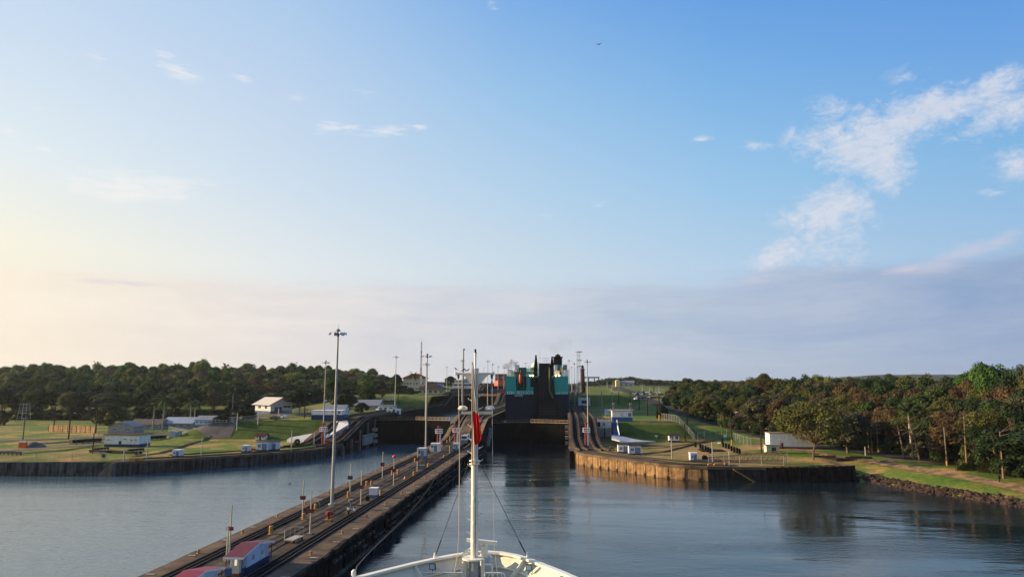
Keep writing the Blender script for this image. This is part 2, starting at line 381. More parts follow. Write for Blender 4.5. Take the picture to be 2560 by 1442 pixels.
# grass: green with dry ochre patches
def grass_mat():
    m = bpy.data.materials.new('grass_ground'); m.use_nodes = True; t = m.node_tree; n_ = t.nodes; l_ = t.links; b = n_['Principled BSDF']; b.inputs['Roughness'].default_value = .95; b.inputs['Specular IOR Level'].default_value = .1
    g = n_.new('ShaderNodeNewGeometry')
    def no(sc, de, off=0):
        mp = n_.new('ShaderNodeMapping'); l_.new(g.outputs['Position'], mp.inputs[0]); mp.inputs['Location'].default_value = (off, off, 0)
        x = n_.new('ShaderNodeTexNoise'); l_.new(mp.outputs[0], x.inputs[0]); x.inputs['Scale'].default_value = sc; x.inputs['Detail'].default_value = de; x.inputs['Roughness'].default_value = .65; return x.outputs[0]
    def cr(f, st):
        r = n_.new('ShaderNodeValToRGB'); l_.new(f, r.inputs[0])
        while len(r.color_ramp.elements) < len(st): r.color_ramp.elements.new(.5)
        for e, (p, c) in zip(r.color_ramp.elements, st): e.position = p; e.color = (*c, 1)
        return r.outputs[0]
    c1 = cr(no(.05, 8), [(.38, (.070, .150, .018)), (.50, (.155, .19, .036)), (.60, (.44, .26, .105))])
    c2 = cr(no(.6, 8, 40), [(.3, (.55, .55, .55)), (.7, (1.25, 1.25, 1.25))])
    mx = n_.new('ShaderNodeMix'); mx.data_type = 'RGBA'; mx.blend_type = 'MULTIPLY'; mx.inputs[0].default_value = 1; l_.new(c1, mx.inputs[6]); l_.new(c2, mx.inputs[7])
    # steep banks are kept green
    sn = n_.new('ShaderNodeSeparateXYZ'); l_.new(g.outputs['True Normal'], sn.inputs[0])
    mr = n_.new('ShaderNodeMapRange'); l_.new(sn.outputs[2], mr.inputs[0]); mr.inputs[1].default_value = .95; mr.inputs[2].default_value = .88
    gr = cr(no(.35, 6, 9), [(.3, (.042, .072, .015)), (.7, (.095, .135, .030))])
    m2 = n_.new('ShaderNodeMix'); m2.data_type = 'RGBA'; l_.new(mr.outputs[0], m2.inputs[0]); l_.new(mx.outputs[2], m2.inputs[6]); l_.new(gr, m2.inputs[7])
    sy = n_.new('ShaderNodeSeparateXYZ'); l_.new(g.outputs['Position'], sy.inputs[0]); my = n_.new('ShaderNodeMapRange'); l_.new(sy.outputs[1], my.inputs[0]); my.inputs[1].default_value = 820; my.inputs[2].default_value = 1000
    fx = n_.new('ShaderNodeMapRange'); l_.new(sy.outputs[0], fx.inputs[0]); fx.inputs[1].default_value = 95; fx.inputs[2].default_value = 120; mm = n_.new('ShaderNodeMath'); mm.operation = 'MAXIMUM'; l_.new(my.outputs[0], mm.inputs[0]); l_.new(fx.outputs[0], mm.inputs[1])
    fy = n_.new('ShaderNodeMapRange'); l_.new(sy.outputs[1], fy.inputs[0]); fy.inputs[1].default_value = 300; fy.inputs[2].default_value = 430; fy.inputs[4].default_value = .72
    m4 = n_.new('ShaderNodeMix'); m4.data_type = 'RGBA'; l_.new(fy.outputs[0], m4.inputs[0]); l_.new(m2.outputs[2], m4.inputs[6]); l_.new(cr(no(.09, 6, 29), [(.35, (.06, .10, .022)), (.65, (.13, .16, .038))]), m4.inputs[7])
    def rng(sock, a, b2):
        q = n_.new('ShaderNodeMapRange'); l_.new(sock, q.inputs[0]); q.inputs[1].default_value = a; q.inputs[2].default_value = b2; return q.outputs[0]
    def mul(a, b2):
        q = n_.new('ShaderNodeMath'); q.operation = 'MULTIPLY'; l_.new(a, q.inputs[0])
        if isinstance(b2, float): q.inputs[1].default_value = b2
        else: l_.new(b2, q.inputs[1])
        return q.outputs[0]
    dry = mul(mul(mul(rng(sy.outputs[0], 5, 14), rng(sy.outputs[0], 66, 52)), rng(sy.outputs[1], 284, 274)), .62)      # the worn, dried out lawn behind the right approach wall
    m5 = n_.new('ShaderNodeMix'); m5.data_type = 'RGBA'; l_.new(dry, m5.inputs[0]); l_.new(m4.outputs[2], m5.inputs[6]); l_.new(cr(no(.14, 7, 51), [(.36, (.17, .13, .045)), (.60, (.42, .25, .11))]), m5.inputs[7])
    m3 = n_.new('ShaderNodeMix'); m3.data_type = 'RGBA'; l_.new(mm.outputs[0], m3.inputs[0]); l_.new(m5.outputs[2], m3.inputs[6]); l_.new(cr(no(.05, 6, 19), [(.35, (.022, .034, .012)), (.65, (.05, .058, .022))]), m3.inputs[7]); l_.new(m3.outputs[2], b.inputs['Base Color'])   # wooded country and forest floor
    bp = n_.new('ShaderNodeBump'); bp.inputs['Strength'].default_value = .6; bp.inputs['Distance'].default_value = .3; l_.new(no(1.5, 6, 3), bp.inputs['Height']); l_.new(bp.outputs[0], b.inputs['Normal'])
    return m
GRASS = grass_mat()
ground = struct(gm.build('ground', GRASS, smooth=True))

def hit(px, py, y0=60, y1=2500):
    """first point of the terrain met along the line of sight through a picture point"""
    d = ray(px, py); Y = y0
    while Y < y1:
        t = Y / d.y; x = d.x * t; z = HC + d.z * t
        if land(x, Y) and z <= h(x, Y): return (x, Y, h(x, Y))
        Y += .5 if Y < 400 else 2
    t = y1 / d.y; return (d.x * t, y1, h(d.x * t, y1))
def drape(name, pts, width, m, dz=.12, step=3.0, zf=None):
    P = []
    for a, b in zip(pts, pts[1:]):
        n = max(1, int(hypot(b[0] - a[0], b[1] - a[1]) / step))
        for i in range(n): P.append((lerp(a[0], b[0], i / n), lerp(a[1], b[1], i / n)))
    P.append(tuple(pts[-1][:2])); b_ = MB(); vs = []; K = 5
    zf = zf or h
    for i, p in enumerate(P):
        q0 = P[max(0, i - 2)]; q1 = P[min(len(P) - 1, i + 2)]; dx, dy = q1[0] - q0[0], q1[1] - q0[1]; l = hypot(dx, dy) or 1
        wd = width(i / len(P)) if callable(width) else width
        for k in range(K + 1):
            o = (k / K - .5) * wd; x, y = p[0] + dy / l * o, p[1] - dx / l * o; vs.append((x, y, zf(x, y) + dz))
    fs = [(i * (K + 1) + k, i * (K + 1) + k + 1, (i + 1) * (K + 1) + k + 1, (i + 1) * (K + 1) + k) for i in range(len(P) - 1) for k in range(K)]
    b_.add(vs, fs); return b_.build(name, m, smooth=True)

# water
def water_mat(name, colr=(.008, .017, .022)):
    m = bpy.data.materials.new(name); m.use_nodes = True; t = m.node_tree; n_ = t.nodes; l_ = t.links; b = n_['Principled BSDF']
    b.inputs['Base Color'].default_value = (*colr, 1); b.inputs['Roughness'].default_value = .03; b.inputs['IOR'].default_value = 1.45; b.inputs['Specular IOR Level'].default_value = .5
    g = n_.new('ShaderNodeNewGeometry')
    def no(sc, de, sx, sy, rot, rough=.55):
        mp = n_.new('ShaderNodeMapping'); l_.new(g.outputs['Position'], mp.inputs[0]); mp.inputs['Scale'].default_value = (sx, sy, 1); mp.inputs['Rotation'].default_value = (0, 0, R(rot))
        x = n_.new('ShaderNodeTexNoise'); l_.new(mp.outputs[0], x.inputs[0]); x.inputs['Scale'].default_value = sc; x.inputs['Detail'].default_value = de; x.inputs['Roughness'].default_value = rough; return x.outputs[0]
    def ma(op, a, b2, c=None):
        k = n_.new('ShaderNodeMath'); k.operation = op
        for i, v in enumerate((a, b2, c)):
            if v is None: continue
            if isinstance(v, (int, float)): k.inputs[i].default_value = v
            else: l_.new(v, k.inputs[i])
        return k.outputs[0]
    swell = no(.10, 3, .6, 1.7, 8); rip = no(1.1, 4, .8, 1.3, -12); calm = no(.022, 4, .55, 1.8, 6, .6)
    cr = n_.new('ShaderNodeMapRange'); cr.interpolation_type = 'SMOOTHSTEP'; l_.new(calm, cr.inputs[0]); cr.inputs[1].default_value = .40; cr.inputs[2].default_value = .60; cr.inputs[3].default_value = .22; cr.inputs[4].default_value = 1.0
    sp_ = n_.new('ShaderNodeSeparateXYZ'); l_.new(g.outputs['Position'], sp_.inputs[0])
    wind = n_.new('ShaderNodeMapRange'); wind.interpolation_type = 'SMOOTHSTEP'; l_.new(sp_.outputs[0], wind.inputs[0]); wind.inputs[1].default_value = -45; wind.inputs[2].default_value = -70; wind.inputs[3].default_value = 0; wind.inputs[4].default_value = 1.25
    fac = ma('MAXIMUM', cr.outputs[0], wind.outputs[0])     # the open left reach is ruffled by the breeze
    hgt = ma('ADD', ma('MULTIPLY', swell, .12), ma('MULTIPLY', ma('MULTIPLY', rip, fac), .07))
    bp = n_.new('ShaderNodeBump'); bp.inputs['Strength'].default_value = 1.0; bp.inputs['Distance'].default_value = 1.0; l_.new(hgt, bp.inputs['Height']); l_.new(bp.outputs[0], b.inputs['Normal'])
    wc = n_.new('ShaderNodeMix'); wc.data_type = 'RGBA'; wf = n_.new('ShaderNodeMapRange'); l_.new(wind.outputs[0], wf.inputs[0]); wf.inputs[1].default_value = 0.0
    wf.inputs[2].default_value = 1.25; wf.inputs[3].default_value = 0; wf.inputs[4].default_value = 1; l_.new(wf.outputs[0], wc.inputs[0]); wc.inputs[6].default_value = (*colr, 1); wc.inputs[7].default_value = (.060, .112, .140, 1); l_.new(wc.outputs[2], b.inputs['Base Color'])   # bright sky reflection painted into the base colour of the open left reach
    rr = n_.new('ShaderNodeMapRange'); l_.new(fac, rr.inputs[0]); rr.inputs[1].default_value = .22; rr.inputs[2].default_value = 1; rr.inputs[3].default_value = .03; rr.inputs[4].default_value = .13; l_.new(rr.outputs[0], b.inputs['Roughness'])
    return m
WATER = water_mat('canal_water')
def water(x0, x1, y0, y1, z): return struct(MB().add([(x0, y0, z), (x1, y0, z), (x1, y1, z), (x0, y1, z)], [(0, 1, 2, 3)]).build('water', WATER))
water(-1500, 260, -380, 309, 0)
water(-83.5, -50.2, 313, 520, 6.5); water(-31.6, 1.7, 313, 520, 8.4); water(-83.5, -50.2, 540, 800, 15.2); water(-31.6, 1.7, 540, 800, 15.2)

# roads and paths
drape('road', [(150, 150), (128, 185), (104, 225), (92, 262), (84, 300), (76, 350), (69, 400), (65, 470), (62, 560), (58, 650), (52, 760), (46, 900)], 9, ASPH, .15)['kind'] = 'structure'
drape('path', [hit(x_, y_, 100)[:2] for x_, y_ in ((2700, 1262), (2560, 1226), (2440, 1200), (2330, 1180), (2200, 1158), (2100, 1142), (2010, 1128), (1960, 1120))], lambda t: 4.2, DIRT, .2)['kind'] = 'structure'
drape('road', [hit(x_, y_, 180)[:2] for x_, y_ in ((-60, 1106), (60, 1100), (160, 1096), (240, 1094), (420, 1086), (540, 1079), (585, 1074))], 8, mat('asphalt_pale', (.12, .11, .105), .9, .25, .2, detail=8), .15)['kind'] = 'structure'
drape('road', [(-190, 330), (-165, 375), (-140, 402), (-118, 412), (-100, 417)], 8, ASPH, .15)['kind'] = 'structure'
drape('path', [hit(x_, y_, 180)[:2] for x_, y_ in ((-60, 1128), (60, 1124), (170, 1116), (250, 1108))], 9, mat('packed_dirt', (.17, .13, .10), .95, .3, .2), .12)['kind'] = 'structure'
drape('path', [(-106, 300), (-128, 330), (-130, 400), (-112, 412)], 7, ASPH, .15)['kind'] = 'structure'
drape('path', [(-205, 250), (-190, 275), (-178, 300)], 6, ASPH, .16)['kind'] = 'structure'

# ------------------------------------------------------------------ lock walls
T2, T3, T4 = 12.4, 20.2, 26.4
def stepz(y, a):
    """top of a lock wall: level, ramp, level ... with the first ramp starting at a"""
    return L1 + (T2 - L1) * ss(a, a + 50, y) + (T3 - T2) * ss(486, 534, y) + (T4 - T3) * ss(702, 750, y)
def zc(x, y): return stepz(y, lerp(277, 246, (x + 50.1) / 18.4))
def zl(x, y): return stepz(y, 250)
def zr(x, y): return stepz(y, 244)
def lock_wall(label, x0, x1, y0, y1, zf, sidem, step=3.5, cols=None, topm=CONTOP):
    """concrete body of a lock wall: a stepped top with two sides"""
    b = MB(); cols = cols or [x0, x0 + 2.4, (x0 + x1) / 2, x1 - 2.4, x1]; n = int((y1 - y0) / step) + 1; K = len(cols)
    vs = []
    for i in range(n + 1):
        y = lerp(y0, y1, i / n)
        for x in cols:
            jag = 0
            if x in (x0, x1): jag = noise.noise(Vector((x, y * .25, 0))) * .18
            vs.append((x + jag, y, zf(x, y) + (noise.noise(Vector((x, y * .6, 3))) * .05)))
    o = len(b.v); b.v += vs
    for i in range(n):
        for k in range(K - 1):
            b.f.append((i * K + k, i * K + k + 1, (i + 1) * K + k + 1, (i + 1) * K + k)); b.mi.append(1 if k in (0, K - 2) else 0)
    for x, k, s in ((x0, 0, -1), (x1, K - 1, 1)):
        vb = len(b.v)
        for i in range(n + 1): b.v.append((x, lerp(y0, y1, i / n), -4))
        for i in range(n):
            f = (i * K + k, (i + 1) * K + k, vb + i + 1, vb + i)
            b.f.append(f if s < 0 else f[::-1]); b.mi.append(2)
    b.m = 2; b.box(x0, x1, y0 - .01, y0, -4, zf(x0, y0)); 
    o = b.build('lock_wall', [topm, CONEDGE, sidem]); return tag(o, label, 'wall')
def ribbon(name, parent, path, m, offs, dz, zf, thick=0.0, step=3.0):
    """a strip (or a beam when thick) that follows a path at offsets offs=(a,b) from it"""
    P = []
    for a, b in zip(path, path[1:]):
        n = max(1, int(hypot(b[0] - a[0], b[1] - a[1]) / step))
        P += [(lerp(a[0], b[0], i / n), lerp(a[1], b[1], i / n)) for i in range(n)]
    P.append(path[-1]); vs = []; b_ = MB()
    for i, p in enumerate(P):
        q0 = P[max(0, i - 1)]; q1 = P[min(len(P) - 1, i + 1)]; dx, dy = q1[0] - q0[0], q1[1] - q0[1]; l = hypot(dx, dy) or 1
        for o in offs:
            x, y = p[0] + dy / l * o, p[1] - dx / l * o; z = zf(x, y); vs += [(x, y, z + dz), (x, y, z + dz - max(thick, .01))]
    fs = []
    for i in range(len(P) - 1):
        a = i * 4; c = a + 4
        fs += [(a, a + 2, c + 2, c)]
        if thick: fs += [(a + 1, a, c, c + 1), (a + 2, a + 3, c + 3, c + 2)]
    b_.add(vs, fs); return b_.build(name, m, parent)
def track(parent, path, zf, ramp_range=None, curb=True):
    ribbon('towing_track', parent, path, TRACK, (-1.05, 1.05), .07, zf)
    for o in (-.78, .78): ribbon('rail', parent, path, STEEL, (o - .06, o + .06), .2, zf, .14)
    ribbon('rack_rail', parent, path, mat('rack_steel', (.016, .014, .012), .9, .2, 2), (-.22, .22), .17, zf, .12)
    if ramp_range:
        a, b = ramp_range; sub = [(x, y) for x, y in densify(path) if a <= y <= b]
        if len(sub) > 1:
            for o in ((-1.75, -1.05), (1.05, 1.75)): ribbon('curb', parent, sub, mat('curb_brown', (.095, .07, .05), .92, .35, .4, streak=.3), o, .55, zf, .75)
def densify(path, step=3.0):
    P = []
    for a, b in zip(path, path[1:]):
        n = max(1, int(hypot(b[0] - a[0], b[1] - a[1]) / step)); P += [(lerp(a[0], b[0], i / n), lerp(a[1], b[1], i / n)) for i in range(n)]
    return P + [path[-1]]
CX0, CX1 = -50.1, -31.7
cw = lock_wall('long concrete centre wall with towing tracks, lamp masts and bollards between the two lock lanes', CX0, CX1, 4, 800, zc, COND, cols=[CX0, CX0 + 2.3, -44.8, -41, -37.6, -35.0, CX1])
track(cw, [(-46.3, 6), (-46.3, 798)], zc, (272, 800))
track(cw, [(-36.4, 6), (-36.4, 798)], zc, (240, 800))
for xx in (-41.2, -39.7): ribbon('return_rail', cw, [(xx, 6), (xx, 420)], STEEL, (-.05, .05), .1, zc, .08)
ribbon('walkway', cw, [(-43.2, 6), (-43.2, 420)], mat('worn_paving', (.11, .09, .07), .9, .3, .4), (-.5, .5), .03, zc)
# stepped ledges and timber fenders along the wet face of the centre wall
random.seed(3)
b = MB(); d = MB(); y = 30.0
while y < 250:
    l = random.uniform(2.5, 7.5)
    if random.random() < .85:
        b.box(CX1 - .1, CX1 + random.uniform(.28, .42), y, y + l, 1.9, 2.35)
    if random.random() < .62: b.box(CX1 - .1, CX1 + random.uniform(.25, .4), y + .8, y + l * .9, .85, 1.2)
    d.box(CX1 - .1, CX1 + .22, y + l - .35, y + l + .05, -1, 3.1)
    y += l + random.uniform(.2, 1.1)
b.build('fender', mat('fender_timber', (.14, .115, .085), .9, .5, .8, col2=(.015, .013, .012), thr=(.45, .62)), cw); d.build('buttress', COND, cw)
b = MB(); y = 30.0
while y < 262:      # broken lip of the coping
    l = random.uniform(.8, 3.4); b.box(CX1 - .35, CX1 + random.uniform(.05, .5), y, y + l * .95, L1 - random.uniform(.35, .8), L1 + random.uniform(-.1, .09)); y += l
b.build('coping', mat('coping_dark', (.03, .026, .022), .9, .4, .6), cw)
b = MB(); b.box(CX1 - .05, CX1 + .55, 20, 280, -1, .22); b.build('waterline_ledge', mat('ledge', (.09, .085, .06), .9, .4, .5), cw)
b = MB(); y = 45.0
while y < 270:
    for xx in (CX1 - .95, CX0 + .95): b.box(xx - .5, xx + .5, y, y + .3, L1 + .03, L1 + .07)
    y += 9.1
b.build('painted_mark', mat('mark_pale', (.42, .40, .36), .9, .3, 2), cw)

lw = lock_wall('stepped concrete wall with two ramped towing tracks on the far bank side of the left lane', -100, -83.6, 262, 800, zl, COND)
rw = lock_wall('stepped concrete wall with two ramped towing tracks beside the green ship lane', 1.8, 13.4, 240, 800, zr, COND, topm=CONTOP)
RP1 = [(4.3, 798), (4.3, 262), (5.3, 248), (8.5, 233.5), (13.5, 223), (20, 214), (25, 208.5), (29, 204.5), (34, 202), (40, 200.6)]
RP2 = [(11.0, 798), (11.0, 262), (12.3, 247), (16.0, 234), (22, 224), (28.5, 215.5), (35, 209.5), (43, 206)]
LPt1 = [(-86.6, 798), (-86.6, 262), (-88.5, 248), (-93, 237), (-102, 226.5), (-116, 213.5), (-131, 203)]
LPt2 = [(-95.6, 798), (-95.6, 266), (-97.6, 252), (-103, 240), (-112, 229), (-126, 215)]
zq = lambda x, y: L1 + .02 if y < 262 and (x > -60 or True) else L1
def zright(x, y): return max(zr(x, y), L1 + .05) if y > 236 else L1 + .06
def zleft(x, y): return max(zl(x, y), L1 + .05) if y > 240 else L1 + .06
track(rw, RP1, zright, (240, 800)); track(rw, RP2, zright, (240, 800))
track(lw, LPt1, zleft, (246, 800)); track(lw, LPt2, zleft, (246, 800))
# arches and niches in the water face of the left wall ramp
b = MB()
for yy in (258, 268, 279, 290, 301): b.box(-83.7, -83.0, yy, yy + 1.4, -1, zl(-84, yy) - 1.2)
b.build('buttress', CON, lw)
b = MB(); b.box(-83.9, -82.4, 284, 296, 1.4, 4.6); b.box(-83.9, -82.7, 284, 300, 4.9, 5.5); b.build('machinery_recess', mat('pale_concrete', (.36, .33, .28), .9, .2, .6), lw)
b = MB()
for k in range(3): b.box(-83.9, -81.6, 298.4, 300.6, 1.2 + k * 2.5, 2.6 + k * 2.5)
for k in range(4): b.box(0.4, 2.2, 298, 300.2, 1.0 + k * 2.2, 2.3 + k * 2.2)
b.build('fender_block', mat('fender_pale', (.42, .33, .24), .9, .2, 1), lw)
b = MB()
for k in range(4): b.box(CX1 - .2, CX1 + 1.3, 284 + k * 3, 286 + k * 3, 1.5 + k * 1.3, 3.6 + k * 1.5)
b.build('machinery_recess', mat('pale_concrete', (.36, .33, .28)), cw)

def quay(name, label, path, width, ztop, facem, topm, inward, zb=-4, pil=None, pilm=None, cope=True, corr=None):
    """quay wall: vertical face towards the water, paved top going inland"""
    b = MB(); P = densify(path, 2.0); vs = []; nrm = []
    for i, p in enumerate(P):
        q0 = P[max(0, i - 1)]; q1 = P[min(len(P) - 1, i + 1)]; dx, dy = q1[0] - q0[0], q1[1] - q0[1]; l = hypot(dx, dy) or 1
        nrm.append((dy / l * inward, -dx / l * inward))
    for (x, y), (nx, ny) in zip(P, nrm):
        k = 0
        vs += [(x, y, zb), (x, y, ztop), (x + nx * width, y + ny * width, ztop), (x + nx * width, y + ny * width, ztop - 1.2)]
    fs = []
    for i in range(len(P) - 1):
        for k in range(3):
            f = (i * 4 + k, i * 4 + k + 1, (i + 1) * 4 + k + 1, (i + 1) * 4 + k); fs.append(f if inward < 0 else f[::-1])
    b.add(vs, fs); b.mi = [0 if i % 3 == 0 else 1 for i in range(len(fs))]
    for i in (0, (len(P) - 1)):
        b.m = 0; b.add([vs[i * 4], vs[i * 4 + 1], vs[i * 4 + 2], (vs[i * 4 + 2][0], vs[i * 4 + 2][1], zb)], [(0, 1, 2, 3)])
    o = tag(b.build(name, [facem, topm]), label, 'wall')
    if cope:
        c = MB(); vs = []
        for (x, y), (nx, ny) in zip(P, nrm):
            for oo, z in ((-.18, ztop - .7), (-.18, ztop + .03), (.9, ztop + .03)): vs.append((x + nx * oo, y + ny * oo, z))
        c.add(vs, [((i * 3 + k, i * 3 + k + 1, (i + 1) * 3 + k + 1, (i + 1) * 3 + k) if inward < 0 else (i * 3 + k, (i + 1) * 3 + k, (i + 1) * 3 + k + 1, i * 3 + k + 1)) for i in range(len(P) - 1) for k in range(2)])
        c.build('coping', CONEDGE, o)
    if pil:
        c = MB(); acc = 0; last = P[0]
        for (x, y), (nx, ny) in zip(P, nrm):
            acc += hypot(x - last[0], y - last[1]); last = (x, y)
            if acc >= pil[0]:
                acc = 0; a0, a1 = pil[1] / 2, pil[2]; tx, ty = -ny, nx
                pts = [(x - tx * a0 + nx * .1, y - ty * a0 + ny * .1), (x + tx * a0 + nx * .1, y + ty * a0 + ny * .1), (x + tx * a0 - nx * a1, y + ty * a0 - ny * a1), (x - tx * a0 - nx * a1, y - ty * a0 - ny * a1)]
                c.prism(pts, pil[3], pil[4])
        c.build('pilaster', pilm or facem, o)
    return o, P, nrm
zt = L1 + .04
iR = [p for p in RIGHT_EDGE]
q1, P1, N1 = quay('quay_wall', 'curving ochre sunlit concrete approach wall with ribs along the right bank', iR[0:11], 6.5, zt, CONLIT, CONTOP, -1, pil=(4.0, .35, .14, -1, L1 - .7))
c = MB()
for i in range(14, len(P1), 2):
    (x, y), (nx, ny) = P1[i], N1[i]; tx, ty = -ny, nx
    c.prism([(x - tx * .25 - nx * .02, y - ty * .25 - ny * .02), (x + tx * .25 - nx * .02, y + ty * .25 - ny * .02), (x + tx * .25 - nx * .2, y + ty * .25 - ny * .2), (x - tx * .25 - nx * .2, y - ty * .25 - ny * .2)], -.5, .65)
c.build('waterline_notch', BLACK, q1)
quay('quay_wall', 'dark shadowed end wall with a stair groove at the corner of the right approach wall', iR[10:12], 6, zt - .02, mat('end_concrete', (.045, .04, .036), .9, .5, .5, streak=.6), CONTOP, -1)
sp, P2, N2 = quay('sheet_pile_wall', 'dark rusty sheet pile wall between the right approach wall and the grassy rocky shore', iR[11:14], 2.2, zt - .05, SHEET, mat('pile_cap', (.16, .13, .08), .9, .4, .5), -1, pil=(1.6, .8, .4, -2, L1 + .12), pilm=SHEET, cope=False)
q2, P3, N3 = quay('quay_wall', 'dark concrete quay wall with towing tracks curving along the left bank into the left lane', LEFT_EDGE[4:], 6.5, zt, mat('left_concrete', (.085, .075, .066), .9, .4, .6, streak=.65), CONTOP, -1, pil=(4.2, .4, .2, -1, L1 - .7))
q3, P4, N4 = quay('sheet_pile_wall', 'ribbed grey sheet pile wall along the far left shore', LEFT_EDGE[:4], 2.5, zt - .04, mat('sheet_grey', (.10, .095, .09), .85, .5, .4, streak=.6), CONTOP, -1, pil=(2.2, 1.0, .5, .9, L1 - .3), pilm=mat('sheet_grey', (0, 0, 0)), cope=False)
quay('quay_wall', 'short bare concrete corner of the left quay beside the sheet piles', [(-133.4, 194.6), (-130.3, 195.4)], 5, zt + .02, CON, CONTOP, -1, cope=False)
b = MB(); (x, y) = (1.2, 243)
b.lathe([(.9, -3), (.9, 2.9), (1.1, 3.0), (1.1, 3.9), (.8, 4.0)], 14, (4.2, 240.6, 0)); b.build('rounded_nose', CON, q1)
b = MB()
for i in range(12): b.box(46.2 + i * .5, 46.8 + i * .5, 195.9, 197.2, 3.0 - i * .3, 3.3 - i * .3)
tag(b.build('concrete_stair', mat('stair_ochre', (.15, .12, .07), .9, .2, 1)), 'narrow pale stair descending the dark end wall to the water', 'stair')
b = MB()
for i in range(8): b.box(-131 - i * .5, -130.5 - i * .5, 193.6, 195.2, -1, 3.6 - i * .4)
tag(b.build('concrete_stair', CON), 'concrete stair descending the left quay corner beside the sheet piles', 'stair')

# ------------------------------------------------------------------ lock gates
def gate(label, xa, xb, y, ztop, zbot, walk=True, side=1, wm=None, half=None):
    g = empty('lock_gate', ((xa + xb) / 2, y, zbot), label, 'gate'); xm = (xb - xa) / 2; rise = 6.5
    for s in (-1, 1):
        b = MB(); a = (s * xm, 0); c = (0.03 * s, rise)
        pts = [a, c, (c[0], c[1] + 2.0), (a[0], a[1] + 2.0)]
        b.prism(pts if s < 0 else pts[::-1], 0, ztop - zbot)
        for k in range(6):
            zz = (k + .6) * (ztop - zbot) / 6.3
            p = [(a[0] - s * .0, a[1] - .12), (c[0], c[1] - .12), (c[0], c[1] + .01), (a[0], a[1] + .01)]; b.prism(p if s < 0 else p[::-1], zz, zz + .25)
        b.build('gate_leaf', mat('gate_steel', (.008, .0075, .007), .9, .4, .4, streak=.3), g)
        if walk:
            b = MB(); n = 9; m_ = wm if (half is None or half == s) else mat('walk_dark', (.10, .085, .07), .8, .3, 1)
            p = [(a[0], a[1] - .5), (c[0], c[1] - .5), (c[0], c[1] + .6), (a[0], a[1] + .6)]; b.prism(p if s < 0 else p[::-1], ztop - zbot + .02, ztop - zbot + .3)
            b.build('walkway', m_, g)
            b = MB(); z0 = ztop - zbot + .3
            for oy in (-.45, .55):
                for k in range(n + 1):
                    t = k / n; x = a[0] * (1 - t); yy = a[1] + rise * t + oy; b.cyl((x, yy, z0), (x, yy, z0 + 1.15), .05, n=5)
                for hh in (.6, 1.12): b.cyl((a[0], a[1] + oy, z0 + hh), (c[0], c[1] + oy, z0 + hh), .045, n=5)
            b.build('handrail', m_, g)
    return g
WALKM = mat('walk_ochre', (.46, .33, .2), .8, .2, 1)
gate('dark lock gate with a railed walkway closing the right lane below the green ship', -31.55, 1.7, 303, 9.6, -3, wm=WALKM, half=1)
gate('dark steel lock gate closing the mouth of the left lane', -83.5, -50.2, 303, 10.6, -3, wm=WALKM, half=1)
gate('upper dark lock gate with pale walkway further up the left lane', -83.5, -50.2, 524, 18.2, 8, wm=WALKM)
gate('topmost brownish lock gate of the left lane below the container ship', -83.5, -50.2, 735, 25.2, 14, wm=mat('walk_dark', (0, 0, 0)))
gate('upper dark lock gate ahead of the green ship', -31.55, 1.7, 530, 18.2, 8, wm=WALKM)

# ------------------------------------------------------------------ lettering from strokes
FONT = {'D': [[(0, 0), (0, 4), (2, 4), (3, 3), (3, 1), (2, 0), (0, 0)]], 'O': [[(0, .6), (0, 3.4), (.8, 4), (2.2, 4), (3, 3.4), (3, .6), (2.2, 0), (.8, 0), (0, .6)]],
        'N': [[(0, 0), (0, 4), (3, 0), (3, 4)]], 'Q': [[(0, .6), (0, 3.4), (.8, 4), (2.2, 4), (3, 3.4), (3, .6), (2.2, 0), (.8, 0), (0, .6)], [(1.8, 1.2), (3.1, -.3)]],
        'U': [[(0, 4), (0, .7), (.8, 0), (2.2, 0), (3, .7), (3, 4)]], 'I': [[(1.5, 0), (1.5, 4)]], 'J': [[(0, 1), (.7, 0), (1.8, 0), (2.5, .8), (2.5, 4)]],
        'T': [[(1.5, 0), (1.5, 4)], [(0, 4), (3, 4)]], 'E': [[(3, 4), (0, 4), (0, 0), (3, 0)], [(0, 2), (2.4, 2)]], 'B': [[(0, 0), (0, 4), (2.3, 4), (2.9, 3.3), (2.9, 2.6), (2.3, 2), (0, 2)], [(2.3, 2), (3, 1.4), (3, .6), (2.3, 0), (0, 0)]],
        'R': [[(0, 0), (0, 4), (2.4, 4), (3, 3.3), (3, 2.6), (2.4, 2), (0, 2)], [(1.6, 2), (3, 0)]], 'G': [[(3, 3.3), (2.2, 4), (.8, 4), (0, 3.3), (0, .7), (.8, 0), (2.2, 0), (3, .7), (3, 1.9), (1.8, 1.9)]],
        'M': [[(0, 0), (0, 4), (1.5, 1.8), (3, 4), (3, 0)]], '9': [[(.3, 0), (2.2, 0), (3, .8), (3, 3.3), (2.2, 4), (.8, 4), (0, 3.3), (0, 2.4), (.8, 1.8), (3, 1.8)]],
        '1': [[(.8, 3.2), (1.7, 4), (1.7, 0)]], '3': [[(0, 4), (3, 4), (1.4, 2.3), (3, 1.4), (3, .6), (2.2, 0), (0, 0)]], '8': [[(.8, 2), (0, 2.8), (0, 3.4), (.8, 4), (2.2, 4), (3, 3.4), (3, 2.8), (2.2, 2), (.8, 2), (0, 1.3), (0, .6), (.8, 0), (2.2, 0), (3, .6), (3, 1.3), (2.2, 2)]],
        '5': [[(3, 4), (0, 4), (0, 2.3), (2.2, 2.3), (3, 1.6), (3, .7), (2.2, 0), (0, 0)]], '2': [[(0, 3.3), (.8, 4), (2.2, 4), (3, 3.3), (3, 2.6), (0, 0), (3, 0)]], ' ': []}
